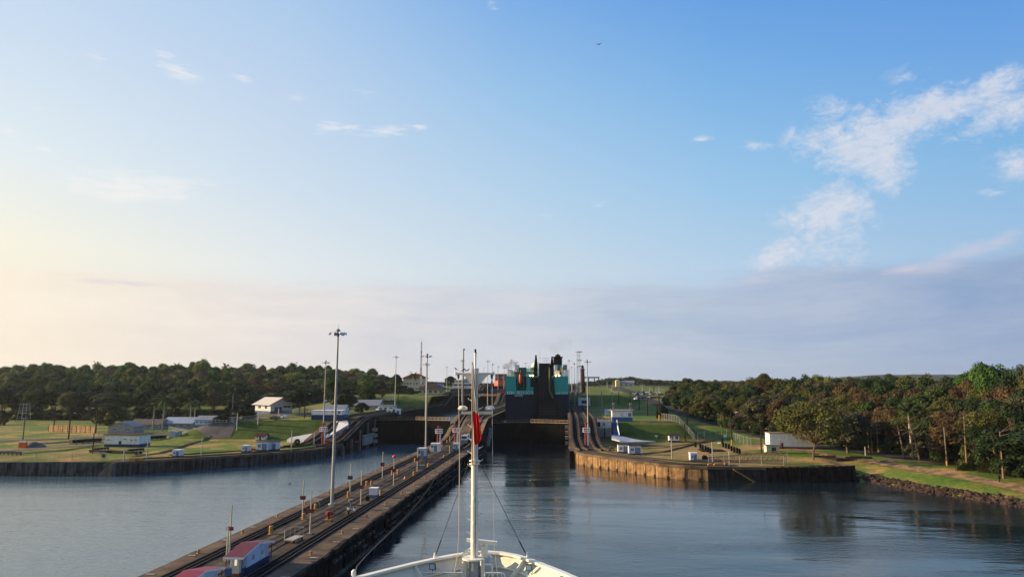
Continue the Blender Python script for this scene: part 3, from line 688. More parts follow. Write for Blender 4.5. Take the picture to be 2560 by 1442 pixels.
def lettering(text, x, z, y, hgt, parent, m, gap=1.25, wgt=.62, name='lettering'):
    b = MB(); u = hgt / 4; cx = x
    for ch in text:
        for st in FONT[ch]:
            for (x0, z0), (x1, z1) in zip(st, st[1:]):
                dx, dz = x1 - x0, z1 - z0; l = hypot(dx, dz); ex, ez = dx / l * wgt / 2, dz / l * wgt / 2; px_, pz_ = -dz / l * wgt / 2, dx / l * wgt / 2
                q = [(x0 - ex + px_, z0 - ez + pz_), (x0 - ex - px_, z0 - ez - pz_), (x1 + ex - px_, z1 + ez - pz_), (x1 + ex + px_, z1 + ez + pz_)]
                b.add([(cx + a * u, y, z + c_ * u) for a, c_ in q], [(0, 1, 2, 3)])
        cx += (3 + gap) * u
    return b.build(name, m, parent)

# ------------------------------------------------------------------ the green car carrier, stern towards us
YS = 350.0
ship = empty('car_carrier_ship', (-13.6, YS, 8.4), 'teal and dark blue car carrier with black stern ramp in the right lock lane', 'ship')
def sx(px): return AY(px, 1000, YS)[0] + 13.6
def sz(py): return AY(1343, py, YS)[1] - 8.4
HW = 16.0
b = MB()
zt_ = sz(985.5); zdk = sz(940.5)
hullpts = [(-HW + 1.2, -1), (-HW + .3, 1.5), (-HW, 4), (-HW, zt_), (HW, zt_), (HW, 4), (HW - .3, 1.5), (HW - 1.2, -1)]
b.prism_y(hullpts, 0, 170); b.build('hull', NAVY, ship)
up = MB(); X = sx
up.box(-HW, X(1290), 0, 168, zt_ + .003, zdk); up.box(X(1316), X(1334), 0, 168, zt_ + .003, zdk); up.box(X(1387), HW, 0, 168, zt_ + .003, zdk)
up.box(X(1290), X(1316), 6, 168, zt_ + .003, zdk - .01); up.box(X(1334), X(1387), 3, 168, zt_ + .003, zdk - .02); up.box(X(1290), X(1316), 0, 6, zt_ + .003, sz(975))
up.build('upper_hull', TEAL, ship)
b = MB(); b.box(X(1326), X(1341), -.25, 3, sz(967), sz(945)); b.box(X(1334), X(1346), 2.2, 3.1, zt_, zdk - .5); b.build('recess', mat('recess_black', (.008, .009, .01), .7, .2, 1), ship)
rp = MB(); rp.m = 0; zr0 = sz(1005)
rp.add([(X(1345), -.6, sz(1005)), (X(1388), -.6, sz(1005)), (X(1376), -1.6, sz(908)), (X(1348), -1.6, sz(908)), (X(1345), .5, sz(1005)), (X(1388), .5, sz(1005)), (X(1376), -.4, sz(908)), (X(1348), -.4, sz(908))],
       [(0, 1, 2, 3), (5, 4, 7, 6), (0, 3, 7, 4), (1, 5, 6, 2), (3, 2, 6, 7), (0, 4, 5, 1)])
ramp_o = rp.build('stern_ramp', mat('ramp_black', (.016, .016, .02), .9, .3, .4), ship)
b = MB()
for k in range(13):
    t = k / 12; b.add([(lerp(X(1345.5), X(1387), t) - .06, -.66, sz(1004)), (lerp(X(1345.5), X(1387), t) + .06, -.66, sz(1004)), (lerp(X(1348.5), X(1375.5), t) + .05, -1.67, sz(909)), (lerp(X(1348.5), X(1375.5), t) - .05, -1.67, sz(909))], [(0, 1, 2, 3)])
b.build('ramp_rib', mat('rib_grey', (.05, .05, .06), .6, .3, 1), ramp_o)
b = MB()
for k in range(20): b.cb((X(1346.5), -1.9, sz(938) + k * .32), .9, .12, .1)
b.cyl((X(1345.6), -1.9, sz(940)), (X(1345.6), -1.9, sz(908)), .06); b.cyl((X(1347.6), -1.9, sz(940)), (X(1347.6), -1.9, sz(908)), .06)
b.build('ladder', WHITE, ramp_o)
b = MB(); yel = mat('olive_guide', (.13, .14, .05), .7, .2, 1)
b.tube([(X(1375), -1.9, sz(918)), (X(1374), -1.2, sz(975)), (X(1383), -.9, sz(995))], .42, 6); b.build('guide_rail', yel, ramp_o)
for (xx, tp) in ((1339.5, 887), (1380, 891)):
    b = MB(); b.prism_y([(X(xx) - 1.1, sz(940)), (X(xx) + 1.0, sz(940)), (X(xx) + 1.0, sz(912)), (X(xx) + .5, sz(tp)), (X(xx) - .1, sz(tp)), (X(xx) - .7, sz(912))], -.8, 1.2)
    b.build('ramp_post', mat('ramp_black', (0, 0, 0)), ship)
b = MB(); b.box(X(1345), X(1397), -.05, .0, sz(1044), sz(1005)); b.build('stern_door_recess', mat('recess_black', (0, 0, 0)), ship)
b = MB()
for k in range(17): b.box(X(1348) + k * .5, X(1348) + k * .5 + .12, -.2, -.05, sz(1036), sz(1008))
for zz in (1036, 1028, 1020): b.box(X(1348), X(1390), -.22, -.1, sz(zz), sz(zz) + .3)
b.build('stern_door', mat('door_frame', (.035, .032, .032), .6, .2, 1), ship)
for (x0, x1) in ((1284, 1307), (1316, 1335), (1408, 1416)): b = MB(); b.box(X(x0), X(x1), -.06, 0, sz(999.5), sz(994.5)); b.build('mooring_port', mat('recess_black', (0, 0, 0)), ship)
b = MB(); b.box(X(1334), X(1345.5), -1.2, 2, sz(1046), sz(955)); b.build('ramp_housing', mat('ramp_black', (0, 0, 0)), ship)
# lifeboat in its davit
b = MB(); b.box(X(1291.5), X(1315), 3, 5.9, sz(978), sz(941)); b.build('davit_recess', mat('recess_black', (0, 0, 0)), ship)
dv = MB()
for xx in (1294, 1310):
    dv.box(X(xx) - .18, X(xx) + .18, -.8, -.4, sz(972), sz(924))
for zz in (970, 963, 926): dv.box(X(1294), X(1310), -.8, -.5, sz(zz), sz(zz) + .25)
dvo = dv.build('davit', mat('davit_green', (.03, .2, .15), .6, .1, 1), ship)
b = MB(); cx_ = X(1302); prof = []
for i in range(11):
    t = i / 10; prof.append((1.0 * sin(pi * min(1, t * 1.06) ** .8) ** .55 * (1 - .15 * t) if 0 < t < 1 else .12, lerp(sz(960), sz(925.5), t)))
b.lathe(prof, 12, (cx_, -1.3, 0)); b.box(cx_ - .5, cx_ + .5, -2.3, -1.2, sz(935), sz(930)); b.build('lifeboat', mat('lifeboat_red', (.42, .05, .035), .5, .1, 1), ship, smooth=False)
b = MB(); b.box(X(1285), X(1334), 2, 9, zdk, sz(929)); b.box(X(1296), X(1315), 1, 7, sz(929), sz(918)); b.build('davit_deck', mat('deck_green', (.02, .12, .09), .6, .2, 1), ship)
for (x0, x1, z0, z1, m_, nm, yy) in ((1266, 1280, 938, 924, WHITEW, 'vent_housing', 4), (1284, 1296, 925, 912, WHITEW, 'vent_housing', 5), (1326, 1339, 925, 918, LIME, 'lime_locker', 3), (1387, 1399, 936, 927, WHITEW, 'deck_cabin', 3), (1386, 1394, 924, 912, WHITEW, 'vent_housing', 5),
                                 (1393, 1405, 940, 912, TEAL, 'funnel_base', 8), (1408, 1419, 929, 912, GREYM, 'louvre_house', 6), (1410, 1421.5, 940, 925, WHITEW, 'vent_housing', 4), (1402, 1407, 930, 918, CREAM, 'vent_housing', 5), (1275, 1286, 940, 930, CREAM, 'winch', 3), (1336, 1345, 940, 923, mat('ochre_frame', (.5, .3, .16), .7, .2, 1), 'crane_frame', 3)):
    b = MB(); b.box(X(x0), X(x1), yy, yy + 4, sz(z0), sz(z1)); b.box(X(x0) - .15, X(x1) + .15, yy - .15, yy + 4.1, sz(z1), sz(z1) + .2)
    b.cyl((X(x0) + .4, yy - .1, sz(z0)), (X(x0) + .4, yy - .1, sz(z1)), .1); b.build(nm, m_, ship)
b = MB(); b.lathe([(1.5, 0), (1.7, .8), (1.5, 2.1), (.9, 2.9), (.1, 3.2)], 14, (X(1335), 9, sz(920))); b.build('radome', WHITE, ship, smooth=True)
fu = MB(); xf = X(1395); fu.box(xf - 2.2, xf + 2.2, 8, 13, sz(912), sz(891.5)); fu.add([(xf - 2.3, 7.9, sz(893)), (xf + 2.3, 7.9, sz(893)), (xf + 2.3, 13.1, sz(893)), (xf - 2.3, 13.1, sz(893)), (xf - 2.7, 7.5, sz(890)), (xf + 2.7, 7.5, sz(890)), (xf + 2.7, 13.5, sz(890)), (xf - 2.7, 13.5, sz(890))], [(0, 1, 5, 4), (1, 2, 6, 5), (2, 3, 7, 6), (3, 0, 4, 7), (4, 5, 6, 7)])
for zz in (905, 899, 894): fu.box(xf - 2.4, xf + 2.4, 7.8, 13.2, sz(zz), sz(zz) + .2)
fo = fu.build('funnel', BLACK, ship)
b = MB(); b.lathe([(1.5, 0), (1.5, .5), (1.2, .9), (.3, 1.5)], 12, (xf, 10, sz(890))); b.build('funnel_cowl', BLACK, fo)
b = MB(); b.cyl((X(1348.5), 12, sz(912)), (X(1348.5), 12, sz(869)), .12, .06); b.box(X(1347), X(1350), 11.8, 12.2, sz(893), sz(892)); b.build('flag_mast', mat('mast_ochre', (.55, .36, .24), .7, .2, 1), ship)
b = MB(); b.cyl((X(1356), 80, sz(912) + 2), (X(1356), 80, sz(886) + 2), .2, .08)
for zz in (890, 895, 900): b.box(X(1356) - 2.2, X(1356) + 2.2, 79.9, 80.1, sz(zz) + 2, sz(zz) + 2.2)
b.build('radar_mast', WHITEW, ship)
b = MB(); b.box(-HW + 1, HW - 1, 120, 135, zdk, zdk + 7); b.build('bridge_house', WHITEW, ship)
for i, px_ in enumerate((1325.5, 1332.5, 1390.5, 1398.5)):
    b = MB(); b.lathe([(.05, -.35), (.34, -.2), (.42, 0), (.34, .2), (.05, .35)], 10, (X(px_), 1.2, sz(938.5))); b.cyl((X(px_), 1.3, sz(940.5)), (X(px_), 1.3, sz(938.8)), .06); tag(b.build('deck_light', LAMPON, ship))
for (x0, x1) in ((-HW + .4, X(1290)), (X(1316), X(1334)), (X(1387), HW - .4)):
    b = MB(); n = int((x1 - x0) / .8)
    for k in range(n + 1): b.cyl((lerp(x0, x1, k / n), .4, zdk), (lerp(x0, x1, k / n), .4, zdk + 1.1), .035, n=4)
    for hh in (.55, 1.1): b.cyl((x0, .4, zdk + hh), (x1, .4, zdk + hh), .035, n=4)
    b.build('handrail', WHITEW, ship)
LETM = mat('letter_white', (.85, .88, .86), .7, .06, 1)
lettering('DON', X(1268.5), sz(984.6), -.03, 1.27, ship, LETM, .55)
lettering('QUIJOTE', X(1293), sz(984.6), -.03, 1.27, ship, LETM, 1.2)
lettering('BERGEN', X(1287.5), sz(990.4), -.03, .72, ship, LETM, .9)
lettering('IMO', X(1391.5), sz(983.2), -.03, .66, ship, LETM, .6, .75); lettering('9138525', X(1398.6), sz(983.2), -.03, .66, ship, LETM, .9, .75)
for xx, tt in ((X(1396), 0),):
    pass

# container ship at the top of the locks
cs = empty('container_ship', (-66.5, 800, 24), 'orange hulled container ship at the top of the left lane behind the green ship', 'ship')
b = MB(); b.prism([(-14, 0), (-9, -5), (9, -5), (14, 0), (15.5, 12), (15.5, 190), (-15.5, 190), (-15.5, 12)], -4, 7.6); b.build('hull', mat('orange_hull', (.62, .12, .045), .6, .1, .3), cs)
random.seed(5)
cl = [(.30, .10, .06), (.07, .05, .045), (.33, .27, .2), (.12, .05, .04), (.05, .07, .12)]
for i in range(6):
    for j in range(3):
        b = MB(); x0 = -14.5 + i * 2.6 ; b.box(x0, x0 + 2.44, 14, 26, 7.7 + j * 2.65, 10.25 + j * 2.65)
        for q in range(5): b.box(x0 + .2 + q * .45, x0 + .3 + q * .45, 13.9, 14, 7.9 + j * 2.65, 10.1 + j * 2.65)
        k = random.randrange(5); b.build('container_block', mat('container_%d' % k, cl[k], .6, .2, 1), cs)
b = MB(); b.box(-9, 9, 150, 162, 7.6, 22); b.cyl((0, 152, 22), (0, 152, 29), .4); b.build('superstructure', WHITEW, cs)
for k, (px_, py_, cname, cc_) in enumerate(((1200, 957, 'red', (.42, .05, .06)), (1190, 958, 'blue', (.06, .08, .2)))):
    a = AY(px_, py_, 560); b = MB(); b.box(-3.0, 3.0, 0, 2.44, 0, 2.6)
    for q in range(12): b.box(-2.9 + q * .5, -2.8 + q * .5, -.06, 0, .15, 2.45)
    o = b.build('shipping_container', mat('cont_' + cname, cc_, .6, .15, 1)); o.location = (-54 - k * 6.2 + 3, 560, 20.3); tag(o, '%s shipping container standing on the wall of the upper lock' % cname, 'container')

# ------------------------------------------------------------------ our own ship: bow, bulwark and foremast
DECK = 12.3; CAP = 13.8
capx = [(760, 1478), (815, 1460), (885, 1440), (960, 1421), (1030, 1404), (1085, 1392), (1130, 1383.5), (1172, 1377), (1215, 1374.5), (1255, 1377), (1290, 1383), (1320, 1391), (1352, 1403), (1385, 1416), (1415, 1428), (1445, 1441), (1490, 1463)]
cp = [G(x, y, CAP) for x, y in capx]
cp = [(cp[0][0] - 2.6, 32), (cp[0][0] - 1.2, 37)] + cp + [(cp[-1][0] + 2.4, 38), (cp[-1][0] + 4.2, 32)]
bowc = (-6.4, 36)
own = empty('cruise_ship', (-6.4, 40, 0), 'white bow of the ship the view is taken from with its tall foremast', 'ship')
def loc(p): return (p[0] + 6.4, p[1] - 40)
CPL = [loc(p) for p in cp]
def offs(path, d):
    out = []
    for i, p in enumerate(path):
        a = path[max(0, i - 1)]; c = path[min(len(path) - 1, i + 1)]; dx, dy = c[0] - a[0], c[1] - a[1]; l = hypot(dx, dy)
        out.append((p[0] + dy / l * d, p[1] - dx / l * d))
    return out
inn = offs(CPL, .42); deckp = offs(CPL, 1.25)
SHIPW = mat('ship_white', (.86, .81, .69), .38, .04, .5, spec=.5, streak=.05)
SHIPIN = mat('ship_cream', (.66, .64, .50), .5, .06, .5, streak=.08)
def strip(b, A, za, B, zb, flip=False):
    n = len(A); vs = [(x, y, za) for x, y in A] + [(x, y, zb) for x, y in B]
    fs = [(i, i + 1, n + i + 1, n + i) for i in range(n - 1)]; b.add(vs, [f[::-1] for f in fs] if flip else fs)
b = MB(); low = [(x * .93, (y + 3) * .93 - 3) for x, y in CPL]; wl = [(x * .62, (y + 5) * .72 - 5) for x, y in CPL]
strip(b, CPL, CAP - .02, low, 9, True); strip(b, low, 9, wl, -1, True); b.build('hull', SHIPW, own, smooth=True)
b = MB(); strip(b, CPL, CAP, inn, CAP); strip(b, CPL, CAP - .16, CPL, CAP); strip(b, inn, CAP, inn, CAP - .16); strip(b, offs(CPL, .36), CAP - .16, inn, CAP - .16)
cap = b.build('bulwark_cap', SHIPW, own)
b = MB(); strip(b, offs(CPL, .06), CAP - .03, deckp, DECK); b.build('bulwark', SHIPIN, own)
b = MB(); n = len(deckp); b.add([(x, y, DECK) for x, y in deckp], [tuple(range(n - 1, -1, -1))]); b.build('deck', GREEND, own)
b = MB()                                                   # stiffening brackets inside the bulwark
for i in (3, 6, 9, 13, 16, 18):
    a = CPL[i]; c = inn[i]; d_ = deckp[i]; e = offs(CPL, 2.1)[i]; q0 = CPL[i - 1]; tx, ty = a[0] - q0[0], a[1] - q0[1]; l = hypot(tx, ty); tx, ty = tx / l * .03, ty / l * .03
    for_b = [(c[0], c[1], CAP - .14), (e[0], e[1], DECK + .02), (d_[0], d_[1], DECK + .02), (offs(CPL, .1)[i][0], offs(CPL, .1)[i][1], CAP - .2)]
    vs = [(x - tx, y - ty, z) for x, y, z in for_b] + [(x + tx, y + ty, z) for x, y, z in for_b]
    k = MB(); k.add(vs, [(0, 1, 2, 3), (7, 6, 5, 4), (0, 4, 5, 1), (1, 5, 6, 2), (2, 6, 7, 3), (3, 7, 4, 0)]); k.build('bracket', SHIPW, own)
b = MB()                                                   # lower ledge that runs along the inside
strip(b, offs(CPL, .78), CAP - .86, offs(CPL, .95), CAP - .86); strip(b, offs(CPL, .95), CAP - .86, offs(CPL, .95), CAP - .95); b.build('ledge', SHIPW, own)
YM = 50.5
def at(px, py, Y=YM): x, z = AY(px, py, Y); return (x + 6.4, Y - 40, z)
m0 = at(1186, 1390); mt = at(1187.5, 936); MR = .26
ms = MB(); ms.cyl((m0[0], m0[1], DECK), (mt[0], mt[1], mt[2]), MR + .02, MR * .82, 20); mast = ms.build('foremast', SHIPW, own, smooth=False)
b = MB(); p0 = at(1188, 936); p1 = at(1188, 884)
b.cyl(p0, (p0[0], p0[1], p0[2] + .45), .24, .27, 12); b.cyl((p0[0], p0[1], p0[2] + .45), (p0[0], p0[1], p1[2]), .08, .075, 10); b.cyl((p0[0], p0[1], p1[2]), (p0[0], p0[1], p1[2] + .08), .12, n=10); b.build('topmast', SHIPW, mast)
b = MB(); b.cyl((p0[0], p0[1], p1[2] + .08), (p0[0], p0[1], p1[2] + .34), .075, .07, 10); b.build('masthead_light', BLACK, mast)
ya = at(1139, 934); yb = at(1234, 934)
b = MB(); b.cyl(ya, yb, .085, n=10)
for q in (ya, yb): b.cyl((q[0], q[1], q[2] - .12), (q[0], q[1], q[2] + .15), .07, n=8)
b.prism_y([(m0[0] - 1.0, ya[2]), (m0[0] - .22, ya[2] - .85), (m0[0] + .22, ya[2] - .85), (m0[0] + 1.0, ya[2])], ya[1] - .02, ya[1] + .02); b.build('yardarm', SHIPW, mast)
for x_ in (1146, 1229.5):
    q = at(x_, 941); b = MB(); b.lathe([(.03, -.16), (.09, -.1), (.09, .1), (.03, .2)], 8, q); b.cyl((q[0], q[1], q[2] - .5), (q[0], q[1], q[2] - .1), .03, n=6); b.cyl((q[0], q[1], q[2] - .7), (q[0], q[1], q[2] - .35), .055, n=6); b.build('pulley_block', mat('block_brown', (.12, .05, .03), .6, .2, 3), mast)
la = at(1153, 1028); lb = at(1230, 1028)
b = MB(); b.box(la[0], lb[0], la[1] - .05, la[1] + .05, la[2] - .2, la[2]); b.box(lb[0] - .02, lb[0] + .05, la[1] - .05, la[1] + .05, la[2] - .2, la[2] + .1); b.build('light_bracket', SHIPW, mast)
for x_ in (1157, 1225):
    q = at(x_, 1026); b = MB(); b.lathe([(.28, .04), (.36, .12), (.36, .2), (.26, .32), (.16, .36)], 12, q); b.build('mast_lamp', SHIPW, mast, smooth=False)
    b = MB(); b.lathe([(.2, 0), (.27, .05)], 12, q); b.build('lamp_lens', GREYM, mast)
z = mt[2] - .9; k = 0
while z > at(1186, 1360)[2]:
    for s in (-1, 1):
        zz = z + (.0 if s < 0 else .35); rr = .24; b = MB()
        b.add([(m0[0] + s * rr, m0[1] - .05, zz), (m0[0] + s * (rr + .3), m0[1] - .04, zz + .05), (m0[0] + s * (rr + .3), m0[1] + .04, zz + .05), (m0[0] + s * rr, m0[1] + .05, zz), (m0[0] + s * rr, m0[1] - .05, zz - .16), (m0[0] + s * rr, m0[1] + .05, zz - .16)],
              [(0, 1, 2, 3), (0, 4, 1), (3, 2, 5), (1, 4, 5, 2)]); b.cyl((m0[0] + s * (rr + .28), m0[1], zz + .04), (m0[0] + s * (rr + .31), m0[1], zz + .12), .02, n=5); b.build('climbing_step', SHIPW, mast)
    z -= .94
for zpx in (1152, 1160):
    q = at(1186, zpx); b = MB(); b.cyl(q, (q[0], q[1], q[2] + .07), .38, n=14); b.build('stay_collar', SHIPW, mast)
for zpx in (1245, 1306, 1352):
    q = at(1181, zpx); b = MB(); b.lathe([(.03, -.12), (.07, -.06), (.07, .06), (.03, .12)], 8, (m0[0] - .05, m0[1] - .27, q[2])); b.build('cable_clip', SHIPW, mast)
b = MB(); b.cyl((m0[0] + .1, m0[1] - .27, DECK + 1), (m0[0] + .1, m0[1] - .24, mt[2]), .018, n=5); b.build('cable', DKGREY, mast)
pf = at(1183, 1393); b = MB(); b.cyl((pf[0] + .02, pf[1] - .1, pf[2] - .06), (pf[0] + .02, pf[1] - .1, pf[2] + .04), .78, n=24); pl = b.build('mast_platform', SHIPW, mast)
b = MB()
b.cyl((m0[0], m0[1], DECK), (m0[0], m0[1], pf[2]), .37, n=20); b.build('mast_foot', mat('foot_grey', (.40, .42, .42), .4, .05, 1), mast)
for s in (-1, 1):
    b = MB(); b.box(m0[0] + s * .62 - .1, m0[0] + s * .62 + .1, m0[1] - .3, m0[1] + .3, DECK, pf[2] - .06); b.build('platform_leg', SHIPW, mast)
b = MB(); l0 = at(1157, 1406); l1 = at(1157, 1385); b.tube([(l0[0], l0[1], l0[2]), (l1[0], l1[1], l1[2]), at(1165, 1377), at(1178, 1370)], .075, 8); b.tube([at(1165, 1378), at(1180, 1383)], .05, 6); b.build('vent_pipe', SHIPW, mast)
b = MB(); q = at(1155, 1424); b.box(q[0] - .11, q[0] + .11, q[1] - .1, q[1] + .1, DECK - .01, q[2]); b.cyl(l0, (q[0], q[1], q[2]), .02, n=5); b.build('pipe_stub', SHIPW, own)
# radar scanner
ra = at(1200, 1390, 51.2); rd = MB(); pd = at(1205, 1358, 51.2); rd.cyl((pd[0] + .0, pd[1], DECK), (pd[0], pd[1], pd[2] - .7), .12, n=10); rd.box(pd[0] - .05, pd[0] + .42, pd[1] - .2, pd[1] + .2, pd[2] - .95, pd[2] - .12)
rd.cyl((pd[0] + .05, pd[1], pd[2] - .12), (pd[0] + .05, pd[1], pd[2] + .06), .12, .2, 10); rdo = rd.build('radar_pedestal', SHIPW, own)
b = MB(); c0 = at(1167, 1349, 51.2); c1 = at(1243, 1356, 51.2)
b.add([(c0[0], c0[1] - .13, c0[2] - .1), (c1[0], c1[1] - .3, c1[2] - .14), (c1[0], c1[1] + .1, c1[2] - .14), (c0[0], c0[1] + .13, c0[2] - .1), (c0[0], c0[1] - .13, c0[2] + .12), (c1[0], c1[1] - .3, c1[2] + .12), (c1[0], c1[1] + .1, c1[2] + .12), (c0[0], c0[1] + .13, c0[2] + .12)],
      [(0, 3, 2, 1), (4, 5, 6, 7), (0, 1, 5, 4), (1, 2, 6, 5), (2, 3, 7, 6), (3, 0, 4, 7)]); b.build('scanner_bar', SHIPW, rdo)
b = MB(); q = at(1214, 1393, 51.5); b.prism_y([(q[0] - .35, DECK), (q[0] + .28, DECK), (q[0] + .42, q[2] - .6), (q[0] + .42, q[2] + .05), (q[0] + .2, q[2] + .3), (q[0] - .35, q[2] + .3)], q[1] - .2, q[1] + .3); b.build('equipment_locker', mat('locker_white', (.66, .72, .80), .5, .05, 1), own)
b = MB(); q = at(1218, 1408, 50); b.box(q[0] - .3, q[0] + .42, q[1] - .1, q[1] + .1, q[2] - .08, q[2]); b.box(q[0] + .30, q[0] + .42, q[1] - .08, q[1] + .08, DECK, q[2]); b.build('davit_arm', SHIPW, own)
b = MB()                                                   # guard rails on deck
ry = 49.0
for seg in ((at(1010, 1429, ry), at(1158, 1431, ry)), (at(1212, 1431, ry), at(1254, 1431, ry))):
    b.tube([seg[0], seg[1]], .045, 8)
    for t in (0, .25, .5, .75, 1):
        x = lerp(seg[0][0], seg[1][0], t); b.cyl((x, seg[0][1], DECK), (x, seg[0][1], seg[0][2]), .03, n=6)
q = at(1254, 1431, ry); b.tube([q, at(1260, 1433, ry), at(1262, 1442, ry)], .045, 8); b.build('guard_rail', SHIPW, own)
for s, (x_, y_, Yd) in enumerate(((1081, 1415, 49.9), (1322, 1417, 50.0))):
    q = at(x_, y_, Yd - .4); fl = MB(); fl.box(q[0] - .22, q[0] + .22, q[1] - .06, q[1] + .1, q[2] - .2, q[2] + .2); fl.cyl((q[0], q[1] + .1, q[2] - .5), (q[0], q[1] + .1, q[2]), .03, n=6); f_o = fl.build('floodlight', DKGREY, own)
    b = MB(); b.box(q[0] - .17, q[0] + .17, q[1] - .075, q[1] - .062, q[2] - .15, q[2] + .15); b.build('lens', mat('lens_pale', (.45, .6, .72), .15, .1, 4, spec=.6), f_o)
    b = MB(); b.tube([(q[0] + .24, q[1], q[2] - .05), (q[0] + .26, q[1], q[2] - .35), (q[0] + .12, q[1] + .2, q[2] - .5)], .02, 5); b.build('bracket', DKGREY, f_o)
for (xa, ya_, xb_, yb_) in ((1171, 1160, 1088, 1391), (1202, 1160, 1319, 1390)):
    a = at(xa, ya_); q = G(xb_, yb_, CAP); q = (q[0] + 6.4, q[1] - 40 - .2, CAP); b = MB(); b.cyl(a, q, .022, n=6); v = Vector(a) - Vector(q); v.normalize(); b.cyl(Vector(q) + v * .4, Vector(q) + v * 1.3, .05, n=6); b.build('stay_wire', WIRE, own)
    b = MB(); b.cyl((q[0], q[1], CAP - .02), (q[0], q[1], CAP + .32), .10, .06, 8); b.build('stay_lug', SHIPW, own)
for pts in ([(1146, 946), (1149, 1140), (1147.5, 1334), (1145, 1380), (1136, 1430)], [(1230, 946), (1231.5, 1140), (1236, 1370), (1243, 1430)]):
    P_ = [at(x, y, 50.2 - (i * .25)) for i, (x, y) in enumerate(pts)]; b = MB(); b.tube(P_, .028 if pts[0][0] < 1200 else .016, 6); b.build('halyard', mat('halyard_rope', (.58, .52, .44), .8, .1, 4), own)
b = MB(); b.lathe([(.10, 0), (.16, .1), (.16, .3), (.08, .42)], 10, loc(G(884, 1440, CAP)) + (CAP,)); b.build('fairlead', SHIPW, own)
# signal flag hanging limp
def flag():
    prof = [(911, 1180, 1183), (940, 1180.5, 1185), (980, 1181, 1190), (1028, 1181.8, 1196), (1037, 1182, 1197.5), (1060, 1183, 1200), (1085, 1184.2, 1203.5), (1096, 1185.2, 1205), (1104, 1186, 1198), (1111, 1187.5, 1191)]
    n = 12; b = MB(); Yf = 50.0; vs = []
    pr = []
    for (a, c) in zip(prof, prof[1:]):
        for k in range(4): pr.append(tuple(lerp(a[i], c[i], k / 4) for i in range(3)))
    pr.append(prof[-1])
    for j, (py, xl, xr) in enumerate(pr):
        for i in range(n + 1):
            x, z = AY(lerp(xl, xr, i / n), py, Yf); vs.append((x, Yf + .12 * sin(i * 1.3 + j * .12) * (i / n + .2), z))
    for j in range(len(pr) - 1):
        for i in range(n):
            b.m = 1 if (pr[j][0] + (1 - i / n) * 12 - (0)) > 1036 else 0
            b.add([vs[j * (n + 1) + i], vs[j * (n + 1) + i + 1], vs[(j + 1) * (n + 1) + i + 1], vs[(j + 1) * (n + 1) + i]], [(0, 1, 2, 3)])
    o = b.build('signal_flag', [FLAGW, FLAGR], smooth=False)
    sm = o.modifiers.new('thickness', 'SOLIDIFY'); sm.thickness = .015
    return tag(o, 'limp white and red signal flag hanging beside the ship mast', 'flag')
flag()
b = MB(); a = AY(1180.5, 1160, 50.0); c = AY(1180.5, 905, 50.0); b.cyl((a[0], 50.0, a[1]), (c[0], 50.0, c[1]), .05, n=8); tag(b.build('flag_staff', mat('staff_wood', (.42, .28, .16), .6, .2, 3)), 'thin brown wooden staff carrying the limp signal flag', 'pole')
# rope to the centre wall
pr_ = loc(G(884, 1440, CAP)); p0 = Vector((pr_[0] - 6.4, pr_[1] + 40, CAP)); p1 = Vector((CX1 + .4, 190, L1 + .2)); pts = []
for i in range(25):
    t = i / 24; p = p0.lerp(p1, t); p.z = lerp(CAP, L1, t) - 11.5 * (t * (1 - t)) ** 1.0 * 1.0; p.z = max(p.z, .35); p.x = lerp(p0.x, CX1 + .75, min(1, t * 1.2) ** .8); pts.append(p)
b = MB(); b.tube(pts, .032, 6); tag(b.build('mooring_rope', ROPE), 'slack pale mooring rope running from the ship bow along the centre wall', 'rope')
# birds
def bird(px, py, Y, label, perched=True, sc=1.0, rz=0.0):
    x, z = AY(px, py, Y); b = MB(); 
    if perched:
        ringp = [(-.22, .02, .0), (-.14, .05, .05), (0, .075, .12), (.10, .06, .2), (.15, .045, .26), (.21, .015, .27)]
    else: ringp = [(-.2, .02, 0), (-.1, .05, 0), (0, .06, .0), (.12, .045, .02), (.18, .03, .03), (.24, .01, .02)]
    n = 8; vs = []
    for (u, r, zz) in ringp:
        for k in range(n): vs.append((u, r * cos(2 * pi * k / n), zz + r * sin(2 * pi * k / n)))
    fs = [(j * n + k, j * n + (k + 1) % n, (j + 1) * n + (k + 1) % n, (j + 1) * n + k) for j in range(5) for k in range(n)]
    fs += [tuple(range(n - 1, -1, -1)), tuple(range(5 * n, 6 * n))]; b.add(vs, fs)
    b.add([(-.2, -.03, 0), (-.2, .03, 0), (-.42, .05, -.06), (-.42, -.05, -.06), (-.2, 0, .03), (-.42, 0, -.03)], [(0, 1, 2, 3), (0, 3, 5, 4), (1, 4, 5, 2), (0, 4, 1), (3, 2, 5)])
    if perched:
        for s in (-1, 1): b.cyl((.0, s * .03, .05), (.02, s * .03, -.09), .008, n=4)
        b.add([(.08, .07, .19), (-.3, .06, -.02), (-.05, .085, .06), (.08, -.07, .19), (-.3, -.06, -.02), (-.05, -.085, .06)], [(0, 1, 2), (5, 4, 3)])
    else:
        for s in (-1, 1): b.add([(.1, s * .04, .02), (-.08, s * .04, .02), (-.02, s * .35, .16), (.06, s * .35, .16), (-.12, s * .7, .1)], [(0, 1, 2, 3), (3, 2, 4)])
    o = b.build('bird', BLACK); o.location = (x, Y, z); o.rotation_euler = (0, 0, rz); o.scale = (sc, sc, sc); return tag(o, label, 'bird')
yz = AY(1150, 931, YM)[1] + .1
def perch(px, label, rz): x, z = AY(px, 931, YM); o = bird(px, 930, YM, label, rz=rz, sc=.62); o.location = (x, YM, yz + .02); return o
perch(1139.5, 'black bird perched upright on the very tip of the mast yardarm', 2.6).location.z += .08
